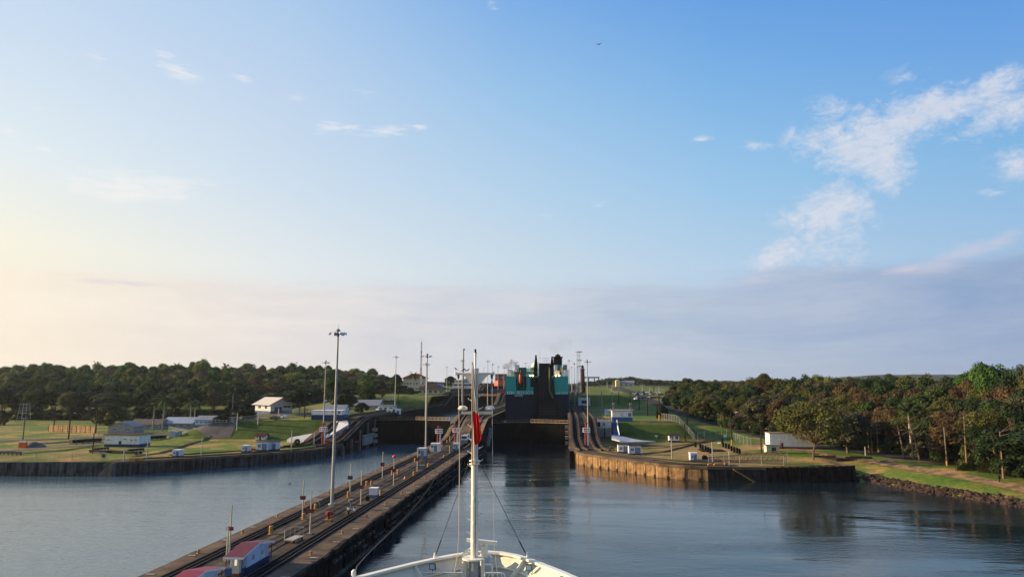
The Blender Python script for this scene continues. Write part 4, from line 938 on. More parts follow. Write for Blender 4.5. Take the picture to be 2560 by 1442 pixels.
perch(1158, 'black bird perched on the yardarm nearest the plain tall pole behind', .4); perch(1163, 'small hunched black bird between two others on the yardarm', 2.8); perch(1170, 'black bird with raised head on the yardarm closest to the mast', .3)
bird(1497, 112, 150, 'tiny dark bird flying alone high in the blue sky', False, 1.6, 1.2)
bird(725, 1209, 125, 'dark bird gliding low over the water left of the centre wall', False, 1.1, .8)
bird(1202, 1284, 75, 'dark bird flying low over the water right of the ship mast', False, .6, 1.2)

# ------------------------------------------------------------------ lamp masts
def mast_proto():
    root = empty('lamp_mast', (0, 0, 0), 'x', 'lamp mast'); b = MB(); b.cyl((0, 0, 0), (0, 0, 32), .33, .17, 12); b.cyl((0, 0, 0), (0, 0, .25), .7, n=12); b.build('pole', GALV, root)
    b = MB(); b.cyl((0, 0, 31.6), (0, 0, 32.6), .3, n=10); b.cyl((0, 0, 32.6), (0, 0, 33), .5, .2, 10); b.cyl((0, 0, 33), (0, 0, 33.8), .03, n=5)
    n = 12
    for k in range(n):
        a = 2 * pi * k / n; a2 = 2 * pi * (k + 1) / n; b.cyl((cos(a) * 1.05, sin(a) * 1.05, 32.1), (cos(a2) * 1.05, sin(a2) * 1.05, 32.1), .06, n=5)
        if k % 3 == 0: b.cyl((0, 0, 32.1), (cos(a) * 1.05, sin(a) * 1.05, 32.1), .06, n=5)
    hd = b.build('head_frame', GREYM, root)
    for k in range(6):
        a = 2 * pi * k / 6 + .2; b = MB(); r = 1.15; b.add([(r - .1, -.3, -.1), (r + .55, -.3, -.32), (r + .55, .3, -.32), (r - .1, .3, -.1), (r - .1, -.3, .25), (r + .5, -.3, .1), (r + .5, .3, .1), (r - .1, .3, .25)], [(0, 3, 2, 1), (4, 5, 6, 7), (0, 1, 5, 4), (1, 2, 6, 5), (2, 3, 7, 6), (3, 0, 4, 7)])
        o = b.build('floodlight', mat('lamp_housing', (.62, .62, .66), .35, .08, 1, metal=.2), root); o.location = (0, 0, 32.1); o.rotation_euler = (0, 0, a)
    return root
def place_mast(o, px, top, base, zb=None, label='', grp='tall floodlight masts along the locks'):
    best = min(((abs((AY(px, base, Y)[1] + 33) - AY(px, top, Y)[1]), Y) for Y in range(90, 1300, 1)))[1]
    x, z = AY(px, base, best)
    zt__ = AY(px, top, best)[1]
    if -50.1 < x < -31.7: zb = zc(x, best)
    elif -100 < x < -83.6 and best > 262: zb = zl(x, best)
    elif 1.8 < x < 17.5 and best > 240: zb = zr(x, best)
    elif -83.6 <= x <= -50.1: zb = z
    else: zb = h(x, best)
    o.location = (x, best, zb); s = (zt__ - zb) / 33.0; o.scale = (max(s, .8), max(s, .8), s); return tag(o, label, 'lamp mast', grp)
mp_ = mast_proto()
MASTS = [(830, 822, 1260, 'nearest and tallest floodlight mast, standing near the left edge of the centre wall'),
         (1064.5, 884, 1118, 'floodlight mast on the centre wall beside the tall grey white booth'),
         (807, 901, 1112, 'floodlight mast at the foot of the left ramp beside the white chute'),
         (987, 889, 1037, 'floodlight mast at the top of the left ramp near the small booths'),
         (1116, 916, 1017, 'floodlight mast before the green bank and the lone round tree'),
         (1154.5, 899, 1019, 'floodlight mast just behind the plain dark pole'),
         (1219, 900, 1012, 'floodlight mast between the foremast and the green ship, over the upper centre wall'),
         (1231, 908, 1005, 'slightly shorter floodlight mast just right of the one over the upper centre wall'),
         (1209, 918, 990, 'small distant floodlight mast above the second left gate'),
         (1245, 914, 995, 'thin distant floodlight mast left of the orange container ship bow'),
         (1260, 917, 1008, 'floodlight mast against the left flank of the green ship'),
         (1278, 898, 1000, 'floodlight mast behind the left corner of the green ship deck'),
         (1314, 906, 985, 'distant floodlight mast over the green ship davit deck'),
         (1322, 914, 980, 'smallest floodlight mast behind the green ship near the radome'),
         (1063, 906, 1090, 'floodlight mast close behind the one beside the grey white booth'),
         (1471, 899, 1118, 'floodlight mast on the right lock wall ramp beside the red pipes'),
         (1423.5, 899, 1020, 'floodlight mast close to the right flank of the green ship'),
         (1437, 906, 1025, 'floodlight mast second from the right flank of the green ship'),
         (1430, 916, 1012, 'floodlight mast between two taller ones right of the green ship'),
         (1446, 915, 1040, 'floodlight mast in front of the lattice tower'),
         (1414, 908, 975, 'faint floodlight mast half hidden by the green ship vents'),
         (1290, 930, 985, 'far floodlight mast rising behind the green ship left vents')]
for i, (px, tp, bs, lb) in enumerate(MASTS):
    o = mp_ if i == 0 else copy_tree(mp_); place_mast(o, px, tp, bs, label=lb)
x, z = AY(1157.5, 1035, 345); b = MB(); z0 = zc(x, 345) if -50.1 < x < -31.7 else z; b.cyl((x, 345, z0), (x, 345, AY(1158, 873, 345)[1]), .42, .25, 10); b.box(x - .2, x + .7, 344.8, 345.2, AY(1158, 875, 345)[1], AY(1158, 871.5, 345)[1]); tag(b.build('plain_pole', mat('pole_dark', (.11, .11, .11), .5, .1, 1)), 'tall plain dark pole without lamps rising from the ramp of the centre wall', 'pole')

# ------------------------------------------------------------------ buildings
def hut(name, label, cat, pos, wd, dp, ht, roof='flat', wm=WHITEW, bm=None, bh=0, rm=ROOFD, over=.3, rh=1.5, doors=(), wins=(), rz=0.0, acs=(), group=None, slope=0.0, winm=GLASS, framem=WHITE):
    """a small building: position is the middle of its front (-y) wall"""
    g = empty(name, pos, label, cat, group, rz); b = MB(); x0, x1 = -wd / 2, wd / 2
    if roof in ('gabley',):
        pts = [(x0, bh), (x1, bh), (x1, ht), (0, ht + rh), (x0, ht)]; b.prism_y(pts, 0, dp)
    elif roof == 'gablex': b.prism_x([(0, bh), (dp, bh), (dp, ht), (dp / 2, ht + rh), (0, ht)], x0, x1)
    else: b.box(x0, x1, 0, dp, bh, ht)
    b.build('wall', wm, g)
    if bh: c = MB(); c.box(x0 - .03, x1 + .03, -.03, dp + .03, -1.0, bh); c.build('wall_base', bm or BLUE, g)
    else: c = MB(); c.box(x0 - .05, x1 + .05, -.05, dp + .05, -1.0, .12); c.build('plinth', CON, g)
    c = MB(); o = over; t = .16
    if roof == 'flat': c.box(x0 - o, x1 + o, -o, dp + o, ht, ht + .22)
    elif roof == 'shed': c.prism_y([(x0 - o, ht), (x1 + o, ht + slope), (x1 + o, ht + slope + t), (x0 - o, ht + t)], -o, dp + o)
    elif roof == 'gabley':
        e = rh * o / (wd / 2); c.prism_y([(x0 - o, ht - e + .02), (0, ht + rh + .02), (x1 + o, ht - e + .02), (x1 + o, ht - e + t), (0, ht + rh + t + .05), (x0 - o, ht - e + t)], -o, dp + o)
    elif roof == 'gablex':
        e = rh * o / (dp / 2); c.prism_x([(-o, ht - e + .02), (dp / 2, ht + rh + .02), (dp + o, ht - e + .02), (dp + o, ht - e + t), (dp / 2, ht + rh + t + .05), (-o, ht - e + t)], x0 - o, x1 + o)
    elif roof == 'hip':
        r = min(wd, dp) / 2; a, bb, yy0, yy1 = x0 - o, x1 + o, -o, dp + o
        c.add([(a, yy0, ht), (bb, yy0, ht), (bb, yy1, ht), (a, yy1, ht), (a + r + o, dp / 2, ht + rh), (bb - r - o, dp / 2, ht + rh), (a, yy0, ht + .01), (bb, yy0, ht + .01), (bb, yy1, ht + .01), (a, yy1, ht + .01)],
              [(0, 3, 2, 1), (6, 7, 5, 4), (7, 8, 5), (8, 9, 4, 5), (9, 6, 4)])
    c.build('roof', rm, g)
    def panel(nm, face, u, v, w_, h_, m_, d=.06, par=g):
        c = MB()
        if face == 'f': c.box(u - w_ / 2, u + w_ / 2, -d, .02, v, v + h_)
        elif face == 'l': c.box(x0 - d, x0 + .02, u - w_ / 2, u + w_ / 2, v, v + h_)
        else: c.box(x1 - .02, x1 + d, u - w_ / 2, u + w_ / 2, v, v + h_)
        return c.build(nm, m_, par)
    for (f_, u, w_, h_, m_) in doors: panel('door', f_, u, .02, w_, h_, m_)
    for (f_, u, v, w_, h_) in wins:
        p = panel('window', f_, u, v, w_, h_, winm, .04); panel('frame', f_, u, v - .12, w_ + .2, .1, framem, .08, p); panel('frame', f_, u, v + h_, w_ + .2, .1, framem, .08, p); panel('frame', f_, u, v, .08, h_, framem, .07, p)
    for (f_, u, v) in acs: panel('air_conditioner', f_, u, v, .75, .5, mat('ac_grey', (.45, .44, .42), .6, .1, 3), .45)
    return g
def P3(px, py, y0=60): return hit(px, py, y0)
def W(n, p): return n * p[1] / F      # picture pixels to metres at a point's depth
WH = WHITEW
# left bank
p = P3(303, 1117); k = W(1, p)
hut('control_hut', 'long white flat roofed hut with dark blue base on the left bank lawn', 'building', p, 92 * k, 7, 30 * k, 'flat', WH, BLUE, 1.0, ROOFD, .5, doors=(('f', -4 * k, 1.0, 2.1, BLUE),), acs=(('f', -36 * k, 2.4), ('f', 9 * k, 2.6), ('f', 38 * k, 2.3)), wins=(('f', 26 * k, 2.2, .7, .4),))
b = MB(); b.box(-1.0, 1.0, -1.0, 0, 0, .1); 
for i, (px, lb) in enumerate(((48, 'orange portable toilet on the left, beside its twin at the road edge'), (58, 'orange portable toilet on the right, next to the gravel heap'))):
    p = P3(px + .5, 1120); g = empty('portable_toilet', p, lb, 'portable toilet', 'orange portable toilets'); b = MB(); b.box(-.55, .55, 0, 1.1, .08, 2.1); b.build('cabin', ORANGEP, g)
    b = MB(); b.add([(-.6, -.05, 2.1), (.6, -.05, 2.1), (.6, 1.15, 2.1), (-.6, 1.15, 2.1), (-.4, .1, 2.4), (.4, .1, 2.4), (.4, 1, 2.4), (-.4, 1, 2.4)], [(0, 3, 2, 1), (4, 5, 6, 7), (0, 1, 5, 4), (1, 2, 6, 5), (2, 3, 7, 6), (3, 0, 4, 7)]); b.build('roof', mat('roof_pale', (.7, .6, .5), .6, .1, 1), g)
    b = MB(); b.box(-.36, .36, -.04, 0, .15, 1.95); b.build('door', mat('toilet_door', (.66, .12, .04), .5, .1, 1), g)
def heap(px, py, rx, ry, hh, m, name, label, cat, seed):
    p = P3(px, py); b = MB(); n = 22; vs = [];
    for j in range(9):
        t = j / 8
        for i in range(n):
            a = 2 * pi * i / n; nz = 1 + .25 * noise.noise(Vector((cos(a) * 1.5 + seed, sin(a) * 1.5, t * 2)))
            vs.append((cos(a) * rx * (1 - t) * nz, sin(a) * ry * (1 - t) * nz, hh * sin(t * pi / 2) - .1))
    b.add(vs, [(j * n + i, j * n + (i + 1) % n, (j + 1) * n + (i + 1) % n, (j + 1) * n + i) for j in range(8) for i in range(n)])
    o = b.build(name, m, smooth=True); o.location = p; return tag(o, label, cat)
heap(83, 1118, 4.6, 3, 2.2, mat('gravel', (.13, .12, .11), .95, .4, 2, bump=.5), 'gravel_heap', 'grey gravel heap beside the orange portable toilets', 'heap', 1)
# lattice tower on the far left
p = P3(58, 1057); g = empty('lattice_tower', p, 'pale steel lattice tower frame before the dark forest at far left', 'tower'); k = W(1, p); hh = 52 * k
for sx_ in (-1, 1):
    for sy_ in (-1, 1):
        b = MB(); b.cyl((sx_ * 13 * k, sy_ * 2, 0), (sx_ * 8.5 * k, sy_ * 1.2, hh), .14, n=6); b.build('leg', GALV, g)
b = MB()
for t in (.25, .5, .62, .75, .9):
    w_ = lerp(13, 8.5, t) * k
    for sy_ in (-1, 1): b.cyl((-w_, sy_ * 1.4, hh * t), (w_, sy_ * 1.4, hh * t), .09, n=5)
for t0, t1 in ((0, .25), (.25, .5), (.5, .75)): b.cyl((-lerp(13, 8.5, t0) * k, -1.6, hh * t0), (lerp(13, 8.5, t1) * k, -1.4, hh * t1), .06, n=5)
for x_ in (-4, 0, 4): b.cyl((x_ * k, -1.2, hh * .9), (x_ * k, -1.2, hh * .96), .12, n=6)
b.build('cross_brace', GALV, g)
def board_fence(pts, hh, m, label, name='board_fence', postm=WOOD, mesh=False, gap=3.0, cat='fence', zoff=0):
    g = empty(name, (pts[0][0], pts[0][1], h(*pts[0])), label, cat); P = []
    for a, c in zip(pts, pts[1:]):
        n = max(1, int(hypot(c[0] - a[0], c[1] - a[1]) / gap)); P += [(lerp(a[0], c[0], i / n), lerp(a[1], c[1], i / n)) for i in range(n)]
    P.append(pts[-1]); O = g.location; b = MB(); vs = []
    Z = [h(*q) for q in P]
    for q, z in zip(P, Z): vs += [(q[0] - O.x, q[1] - O.y, z - O.z), (q[0] - O.x, q[1] - O.y, z - O.z + hh)]
    b.add(vs, [(i * 2, i * 2 + 2, i * 2 + 3, i * 2 + 1) for i in range(len(P) - 1)]); pn = b.build('fence_panel', m, g)
    if not mesh: sm = pn.modifiers.new('t', 'SOLIDIFY'); sm.thickness = .08
    b = MB()
    for i in range(len(P) - 1):
        for t in ((.98,) if mesh else (.15, .5, .85)): b.cyl((P[i][0] - O.x, P[i][1] - O.y, Z[i] - O.z + hh * t), (P[i + 1][0] - O.x, P[i + 1][1] - O.y, Z[i + 1] - O.z + hh * t), .035, n=4)
    b.build('rail', postm, g); first = None
    for q, z in list(zip(P, Z))[:95]:
        if first is None: c = MB(); c.cyl((0, 0, -.2), (0, 0, hh + .1), .055 if mesh else .09, n=6); first = c.build('post', postm, g)
        else: n_ = first.copy(); C.objects.link(n_); first_ = n_; n_.parent = g; n_.location = (q[0] - O.x, q[1] - O.y, z - O.z)
    return g
def PP(*l): return [P3(x, y)[:2] for x, y in l]
board_fence(PP((121, 1079), (168, 1080), (236, 1083)), 3.2, mat('board_ochre', (.52, .34, .18), .9, .25, .8, streak=.4), 'ochre board fence in the sun on the left bank below the forest')
LM = mat('mesh_thin', (.2, .21, .2), .7, .1, 1, alpha=.16)
board_fence(PP((2, 1150), (90, 1150), (180, 1151), (255, 1151)), 2.2, LM, 'thin wire fence along the top of the left sheet pile wall', 'wire_fence', GALV, True, 5)
board_fence(PP((245, 1090), (330, 1090), (420, 1078), (520, 1066), (640, 1052), (700, 1045), (770, 1032)), 2.4, MESHM, 'grey chain link fence before the long low buildings on the left', 'chain_link_fence', GALV, True, 4)
# low buildings
def bld(px0, px1, pyb, pyt, dp, roof, label, wm, rm, rh=1.5, name='low_building', nwin=4, **k_):
    p = P3((px0 + px1) / 2, pyb); k = W(1, p); wd = (px1 - px0) * k; ht = (pyb - pyt) * k
    ws = [('f', (i + .5) / nwin * wd - wd / 2, ht * .42, min(1.6, wd / nwin * .5), ht * .28) for i in range(nwin)]
    return hut(name, label, 'building', p, wd, dp, ht, roof, wm, None, 0, rm, .5, rh, wins=ws, **k_)
GW = mat('grey_wall', (.30, .31, .32), .85, .1, .5)
bld(268, 336, 1082, 1066, 8, 'gabley', 'pale gabled shed with bright lamp behind the long white hut', GW, ROOFG, 2.0, nwin=2)
bld(318, 402, 1074, 1060, 10, 'gablex', 'long low grey roofed shed between gabled shed and royal palms', GW, mat('brown_roof', (.13, .115, .105), .8, .2, .5), 2.2)
bld(404, 482, 1072, 1057, 10, 'gablex', 'shed with pale blue corrugated roof behind the royal palms', GW, mat('blue_roof', (.30, .36, .46), .5, .15, .5, stretch=(6, .3, 1)), 2.6)
bld(486, 530, 1064, 1050, 8, 'gablex', 'low blue fronted shed right of the royal palms', BLUEL, ROOFG, 1.4)
bld(532, 572, 1060, 1046, 8, 'flat', 'dim low store building at the end of the shed row', DKGREY, ROOFD)
bld(572, 586, 1058, 1044, 4, 'flat', 'small pale metal box building ending the shed row', GREYM, ROOFG, nwin=1)
p = P3(434, 1094); hut('container_box', 'pale blue grey steel storage container on the left lawn', 'container', p, 23 * W(1, p), 3, 15 * W(1, p), 'flat', mat('cont_pale', (.42, .5, .58), .5, .1, 1, streak=.2), None, 0, GREYM, .05, doors=(('f', 1.2, 1.2, 2.0, GREYM),))
bld(586, 650, 1024, 1012, 9, 'hip', 'red roofed bungalow half hidden by trees near the forest', mat('bungalow', (.36, .38, .42), .85, .1, .5), ROOFR, 3, 'bungalow')
# large gabled warehouse
p = P3(703, 1034); k = W(1, p)
g = hut('warehouse', 'tall grey gabled warehouse with sunlit side and big dark doors', 'building', p, 58 * k, 17, 25 * k, 'gabley', mat('ware_wall', (.50, .53, .58), .8, .08, .3), mat('ware_base', (.08, .11, .17), .8, .1, .5), 1.4, mat('ware_roof', (.52, .47, .42), .5, .12, .4, stretch=(5, .3, 1)), 1.3, 3.0, doors=(('f', -9 * k, 19 * k, 17 * k, mat('ware_door', (.06, .09, .15), .7, .2, 1)),), wins=(('f', 15 * k, 3.0, 20 * k, 1.0), ('l', 5, 2.6, 2.5, 1.8), ('l', 12, 2.6, 2.5, 1.8)), rz=R(50))
p = P3(816, 1052); k = W(1, p); hut('control_hut', 'white hut with dark blue base at the top of the left chute', 'building', p, 78 * k, 6, 22 * k, 'flat', WH, BLUE, 2.0, WHITE, .25, acs=(('f', 15 * k, 3),), wins=(('f', 32 * k, 2.4, 1, 1.2),), doors=(('f', 26 * k, 1, 2.2, DKGREY),))
p = P3(832, 1040); k = W(1, p); hut('gabled_house', 'white gabled house beyond the hut at the top of the left chute', 'building', p, 56 * k, 9, 15 * k, 'gablex', WH, None, 0, ROOFG, .6, 2.2, wins=(('f', -2, 1.2, 1.2, 1.2), ('r', 4, 1.5, 1, 1.2), ('r', 7, 1.5, 1, 1.2)))
bld(886, 948, 1024, 1013, 12, 'gablex', 'low workshop with wide silver roof beside the left lock wall', GW, ROOFG, 3.0, 'workshop', 4)
bld(944, 984, 1030, 1014, 7, 'flat', 'white block with dark carport opening near the left lock wall', WH, ROOFG, name='workshop', nwin=3)
for px, lb in ((972, 'small white booth left of the mast on top of the left wall'), (993, 'small white booth with blue door right of the mast on the left wall')):
    p = P3(px, 1037, 300); hut('booth', lb, 'booth', p, 2.6, 2.4, 2.7, 'flat', WH, BLUE, .4, WHITE, .15, doors=(('f', .4, .9, 2.0, BLUE),))
# hill houses
p = P3(1034, 972, 420); k = W(1, p); hut('hip_roof_house', 'large cream house with dark red hipped roof on the rise', 'house', (p[0], p[1], p[2]), 54 * k, 16, 26 * k, 'hip', CREAM, None, 0, ROOFR, 2.0, 12 * k, wins=[('f', (i - 3) * 3.2, 4.5, 1.4, 2) for i in range(7)])
p = P3(1076, 985, 420); k = W(1, p); hut('hip_roof_house', 'cream bungalow with broad dark hipped roof above the green bank', 'house', p, 58 * k, 14, 12 * k, 'hip', CREAM, None, 0, ROOFD, 2.4, 15 * k, wins=[('f', (i - 2) * 4, 1, 2.2, 1.6) for i in range(5)])
b = MB(); b.box(-1.2, 1.2, -1.2, 1.2, 0, 1.0); b.add([(-1.7, -1.7, 1), (1.7, -1.7, 1), (1.7, 1.7, 1), (-1.7, 1.7, 1), (0, 0, 2)], [(0, 1, 4), (1, 2, 4), (2, 3, 4), (3, 0, 4)])
p = P3(1042, 984, 420); k = W(1, p); hut('open_shelter', 'long open sided shelter with dark roof before the hipped bungalow', 'shelter', p, 52 * k, 7, 7 * k, 'flat', mat('shelter_dark', (.04, .04, .04), .8, .2, 1), None, 0, ROOFG, .8)
# lock control house with balconies, left of the foremast
zz = T3; Yc = 640; a = AY(1124, 978, Yc); c_ = AY(1182, 978, Yc); g = empty('control_house', ((a[0] + c_[0]) / 2, Yc, h((a[0] + c_[0]) / 2, Yc)), 'white stepped lock control building with balconies left of the foremast', 'building'); wd = c_[0] - a[0]; zb_ = g.location.z
for i, (x0, x1, pz0, pz1) in enumerate(((-.5, .5, 984, 968), (-.38, .5, 968, 958), (-.30, .28, 958, 950))):
    z0 = AY(1124, pz0, Yc)[1] - zb_; z1 = AY(1124, pz1, Yc)[1] - zb_; b = MB(); b.box(x0 * wd, x1 * wd, i * 1.0, 12, (z0 if i else -.5), z1); b.build('storey', WH, g)
    b = MB(); b.box(x0 * wd + .5, x1 * wd - .5, i * 1.0 - .06, i * 1.0, z0 + (z1 - z0) * .35, z0 + (z1 - z0) * .8); b.build('window_band', GLASS, g)
    b = MB(); b.box(x0 * wd - .8, x1 * wd + .5, i * 1.0 - 1.0, 12.2, z1, z1 + .3); b.build('balcony_slab', WHITE, g)
b = MB(); z1 = AY(1124, 950, Yc)[1] - zb_ + .3; b.add([(wd * .05, 2, z1), (wd * .62, 2, z1), (wd * .62, 12, z1), (wd * .05, 12, z1), (wd * .33, 7, z1 + 3.2)], [(0, 1, 4), (1, 2, 4), (2, 3, 4), (3, 0, 4), (0, 3, 2, 1)]); b.build('roof', ROOFR, g)
p = P3(1090, 972, 500); hut('distant_house', 'far pale house with grey roof right of the hipped bungalow', 'house', p, 14, 8, 3.5, 'gablex', WH, None, 0, ROOFG, .5, 2, wins=(('f', -3, 1, 1.4, 1.2), ('f', 3, 1, 1.4, 1.2)))
for px, pyb, wdp, lb in ((655, 1101, 24, 'tiny white hut with red roof at the foot of the left green bank'),):
    p = P3(650, pyb); k = W(1, p); hut('guard_hut', lb, 'hut', p, wdp * k, 3, 12 * k, 'gablex', WH, BLUE, .3, ROOFR, .5, .8, wins=(('f', -1.2, 1, .6, .8), ('f', 1.2, 1, .6, .8)), doors=(('f', 0, .8, 2, DKGREY),))
# small things on the left bank
def kiosk(px, pyb, wpx, hpx, label, roofm=WHITE, doorf='f', blue=True, dp=None, cat='kiosk'):
    p = P3(px, pyb); k = W(1, p); wd = wpx * k; ht = hpx * k
    g = empty('kiosk', p, label, cat); b = MB(); b.box(-wd / 2, wd / 2, 0, dp or wd, .35, ht); b.build('wall', WH, g)
    b = MB(); b.box(-wd / 2 - .03, wd / 2 + .03, -.03, (dp or wd) + .03, -.3, .35 if not blue else .5); b.build('wall_base', BLUE if blue else CON, g)
    b = MB(); b.box(-wd / 2 - .12, wd / 2 + .12, -.12, (dp or wd) + .12, ht, ht + .14); b.build('roof', roofm, g)
    b = MB(); b.box(0, wd * .42, -.05, 0, .5, ht * .85); b.build('opening', mat('opening_blue', (.16, .22, .33), .6, .15, 1), g)
    b = MB(); b.box(-wd * .35, -wd * .1, -.04, 0, ht * .45, ht * .75); b.build('notice', GREYM, g); return g
kiosk(439, 1143, 19, 18, 'small white kiosk standing alone near the left quay edge')
kiosk(611, 1131, 17, 17, 'small white kiosk beside red pump left of the striped shed')
kiosk(654, 1128, 30, 23, 'white and brown switch shed on the left quay, its left half', ROOFD, dp=3, cat='shed')
kiosk(680, 1126, 22, 21, 'white switch shed with open door, right half of the left quay pair', ROOFD, dp=3, cat='shed')
def pump(px, py, label, sc=1.0, m=REDP):
    p = P3(px, py) if not (820 < px < 1200) else None
    if p is None: x, y = G(px, py, L1); p = (x, y, L1 + .02)
    g = empty('pump', p, label, 'pump', sc=sc); b = MB(); b.box(-.5, .5, -.3, .3, 0, .15); b.cyl((-.3, 0, .15), (-.3, 0, .9), .1, n=8); b.cyl((-.45, 0, .6), (.5, 0, .6), .16, n=10); b.cyl((.35, 0, .15), (.35, 0, .6), .08, n=8); b.build('pump_body', m, g)
    b = MB(); b.lathe([(.3, -.03), (.3, .03)], 12, (-.3, 0, .95)); b.build('hand_wheel', m, g); return g
pump(633, 1129, 'red pump between the kiosk and the switch shed on the left', 1.4)
for px, py, lb, sc in ((826, 1112, 'red pipe valves at the foot of the left ramp', 2.2),): pump(px - 8, py, lb, sc)
def trough(x0p, x1p, hh, label, dp=1.2, m=BLACK, name='steel_beam', legs=True):
    a = P3(*x0p); c = P3(*x1p); g = empty(name, a, label, 'beam'); v = Vector(c) - Vector(a); n = Vector((-v.y, v.x, 0)).normalized() * dp / 2; b = MB()
    P_ = [(-n.x, -n.y), (v.x - n.x, v.y - n.y), (v.x + n.x, v.y + n.y), (n.x, n.y)]; z0 = .35 if legs else 0
    b.prism(P_, z0, hh); b.build('girder', m, g)
    if legs:
        for i in range(6):
            t = i / 5; q = v * t; c_ = MB(); c_.cyl((q.x, q.y, -.2), (q.x, q.y, z0), .18, n=6); c_.build('leg', m, g)
    return g
trough((226, 1132), (352, 1135), 1.1, 'long black pipe lying near the left sheet pile wall')
trough((232, 1127), (270, 1124), .9, 'short black trough behind the long pipe on the left lawn')
trough((318, 1130), (358, 1127), 1.0, 'black trough end beyond the long pipe, towards the kiosk')
trough((176, 1110), (250, 1104), 1.6, 'rusty black girder rack left of the long white hut', 2.2)
trough((362, 1100), (412, 1096), 1.5, 'rusty black girder rack right of the long white hut', 2.2)
trough((0, 1136), (52, 1138), 1.1, 'low black barrier at the left end of the lawn', .6)
b = MB(); 
for px, py, lb in ((259, 1147, 'grey control box near the left quay steps'), (341, 1140, 'small grey control box right of the yellow barriers')):
    p = P3(px, py); g = empty('control_box', p, lb, 'control box'); b = MB(); b.box(-.6, .6, -.3, .3, .5, 1.6); b.cyl((0, 0, -.1), (0, 0, .5), .2, n=8); b.build('cabinet', GREYM, g); b = MB(); b.box(-.5, .5, -.33, -.3, .6, 1.5); b.build('door', DKGREY, g)
for px, lb in ((331, 'yellow barrier block left of its twin by the quay steps'), (349, 'yellow barrier block right of its twin by the quay steps')):
    p = P3(px, 1154); g = empty('barrier_block', p, lb, 'barrier'); b = MB(); b.prism_x([(-.4, 0), (.4, 0), (.25, .9), (-.25, .9)], -1.0, 1.0); b.build('block', ORANGE, g); b = MB(); b.box(-.7, -.4, -.42, .42, 0, .3); b.box(.4, .7, -.42, .42, 0, .3); b.build('foot', ORANGE, g)
# white concrete chute and slabs beside the left ramp
def slab(name, pts, zs, th, m, label, cat='slab'):
    b = MB(); n = len(pts); vs = [(x, y, z) for (x, y), z in zip(pts, zs)] + [(x, y, z - th) for (x, y), z in zip(pts, zs)]
    b.add(vs, [tuple(range(n)), tuple(range(2 * n - 1, n - 1, -1))] + [(i, n + i, n + (i + 1) % n, (i + 1) % n) for i in range(n)]); return tag(b.build(name, m), label, cat)
def up(px, py, Y): x, z = AY(px, py, Y); return (x, Y, z)
def slab3(name, P, th, m, label, cat='slab'): return slab(name, [(a[0], a[1]) for a in P], [a[2] for a in P], th, m, label, cat)
slab3('concrete_chute', [up(718, 1098, 268), up(800, 1103, 262), up(822, 1085, 268), up(806, 1078, 279), up(725, 1093, 273)], 1.4, mat('chute_white', (.52, .52, .54), .8, .10, .6, streak=.15), 'low white concrete channel at the foot of the left green bank', 'channel')
slab3('retaining_wall', [up(800, 1103, 262), up(872, 1060, 277), up(868, 1049, 290), up(830, 1049, 290), up(812, 1080, 277)], 2.5, mat('chute_white', (0,) * 3), 'white sloping concrete wing wall rising to the left hut', 'wall')
slab3('stair_channel', [up(806, 1082, 276.4), up(813, 1080, 275.8), up(828, 1052, 289), up(820, 1050, 289.4)], .8, BLUE, 'dark blue stair channel climbing beside the white wing wall', 'stair')
# right bank
p = P3(1556, 1053); k = W(1, p)
g = hut('control_hut', 'white hut with broad blue base above the blue stair on the right', 'building', p, 49 * k, 6, 26 * k, 'flat', WH, mat('blue_mid', (.04, .11, .30), .6, .1, 1), 10 * k, mat('roof_buff', (.42, .36, .3), .8, .1, 1), .7, acs=(('f', -2 * k, 15 * k), ('f', 3 * k, 9 * k)), wins=(('f', 18 * k, 12 * k, 1.2, 1.4),), doors=(('l', 3, 1, 2.4, mat('door_tan', (.5, .36, .22), .7, .1, 1)),))
for i, dx in enumerate((-21, -18, 20, 23)):
    b = MB(); b.cyl((dx * k, 1, 26 * k), (dx * k, 1, 40 * k), .12, n=6); b.lathe([(.1, 0), (.3, .1), (.3, .5), (.1, .7)], 8, (dx * k, 1, 40 * k)); b.build('roof_lamp_post', GREYM, g)
slab3('stair_channel', [up(1531, 1052, 289.4), up(1541, 1052, 289.2), up(1550, 1090, 272), up(1534, 1086, 274)], .8, BLUE, 'steep dark blue stair channel below the right blue and white hut', 'stair')
slab3('stair_kerb', [up(1541, 1049, 289.6), up(1543, 1049, 289.6), up(1549, 1086, 272), up(1546, 1089, 272)], .8, WHITE, 'thin white kerb beside the blue stair channel on the right', 'kerb')
CH = mat('chute_white', (0,) * 3)
slab3('concrete_chute', [up(1529, 1096, 262), up(1529, 1086, 272), up(1556, 1090, 272), up(1600, 1100, 268), up(1639, 1102, 262), up(1549, 1104, 256), up(1549, 1101, 258)], 0.4, CH, 'low white concrete channel spreading right below the blue stair', 'channel')
b = MB(); z_ = AY(1500, 1100, 262)[1]
a = AY(1494, 1051, 283); c_ = AY(1528, 1051, 283); b.box(a[0], c_[0], 283, 288, L1 - 1, a[1] + .0); o = tag(b.build('machinery_block', CH), 'square white concrete machinery block behind the right ramp top', 'building')
for (x0, x1, y0, y1, m_, nm) in ((1496, 1529, 1092, 1069, GREYM, 'lower_front'), (1510, 1512, 1094, 1071, BLACK, 'pipe'), (1494, 1500, 1066, 1055, BLACK, 'opening'), (1509, 1511, 1063, 1056, BLACK, 'slot')):
    b = MB(); q0 = AY(x0, y0, 283); q1 = AY(x1, y1, 283); b.box(q0[0], q1[0], 282.6 if nm != 'lower_front' else 282.8, 283, q0[1], q1[1]); b.build(nm, m_, o)
g = empty('winch_row', (AY(1510, 1049, 285)[0], 285, AY(1510, 1051, 283)[1]), 'row of pale rusty machinery on the white block', 'machinery')
b = MB(); random.seed(9)
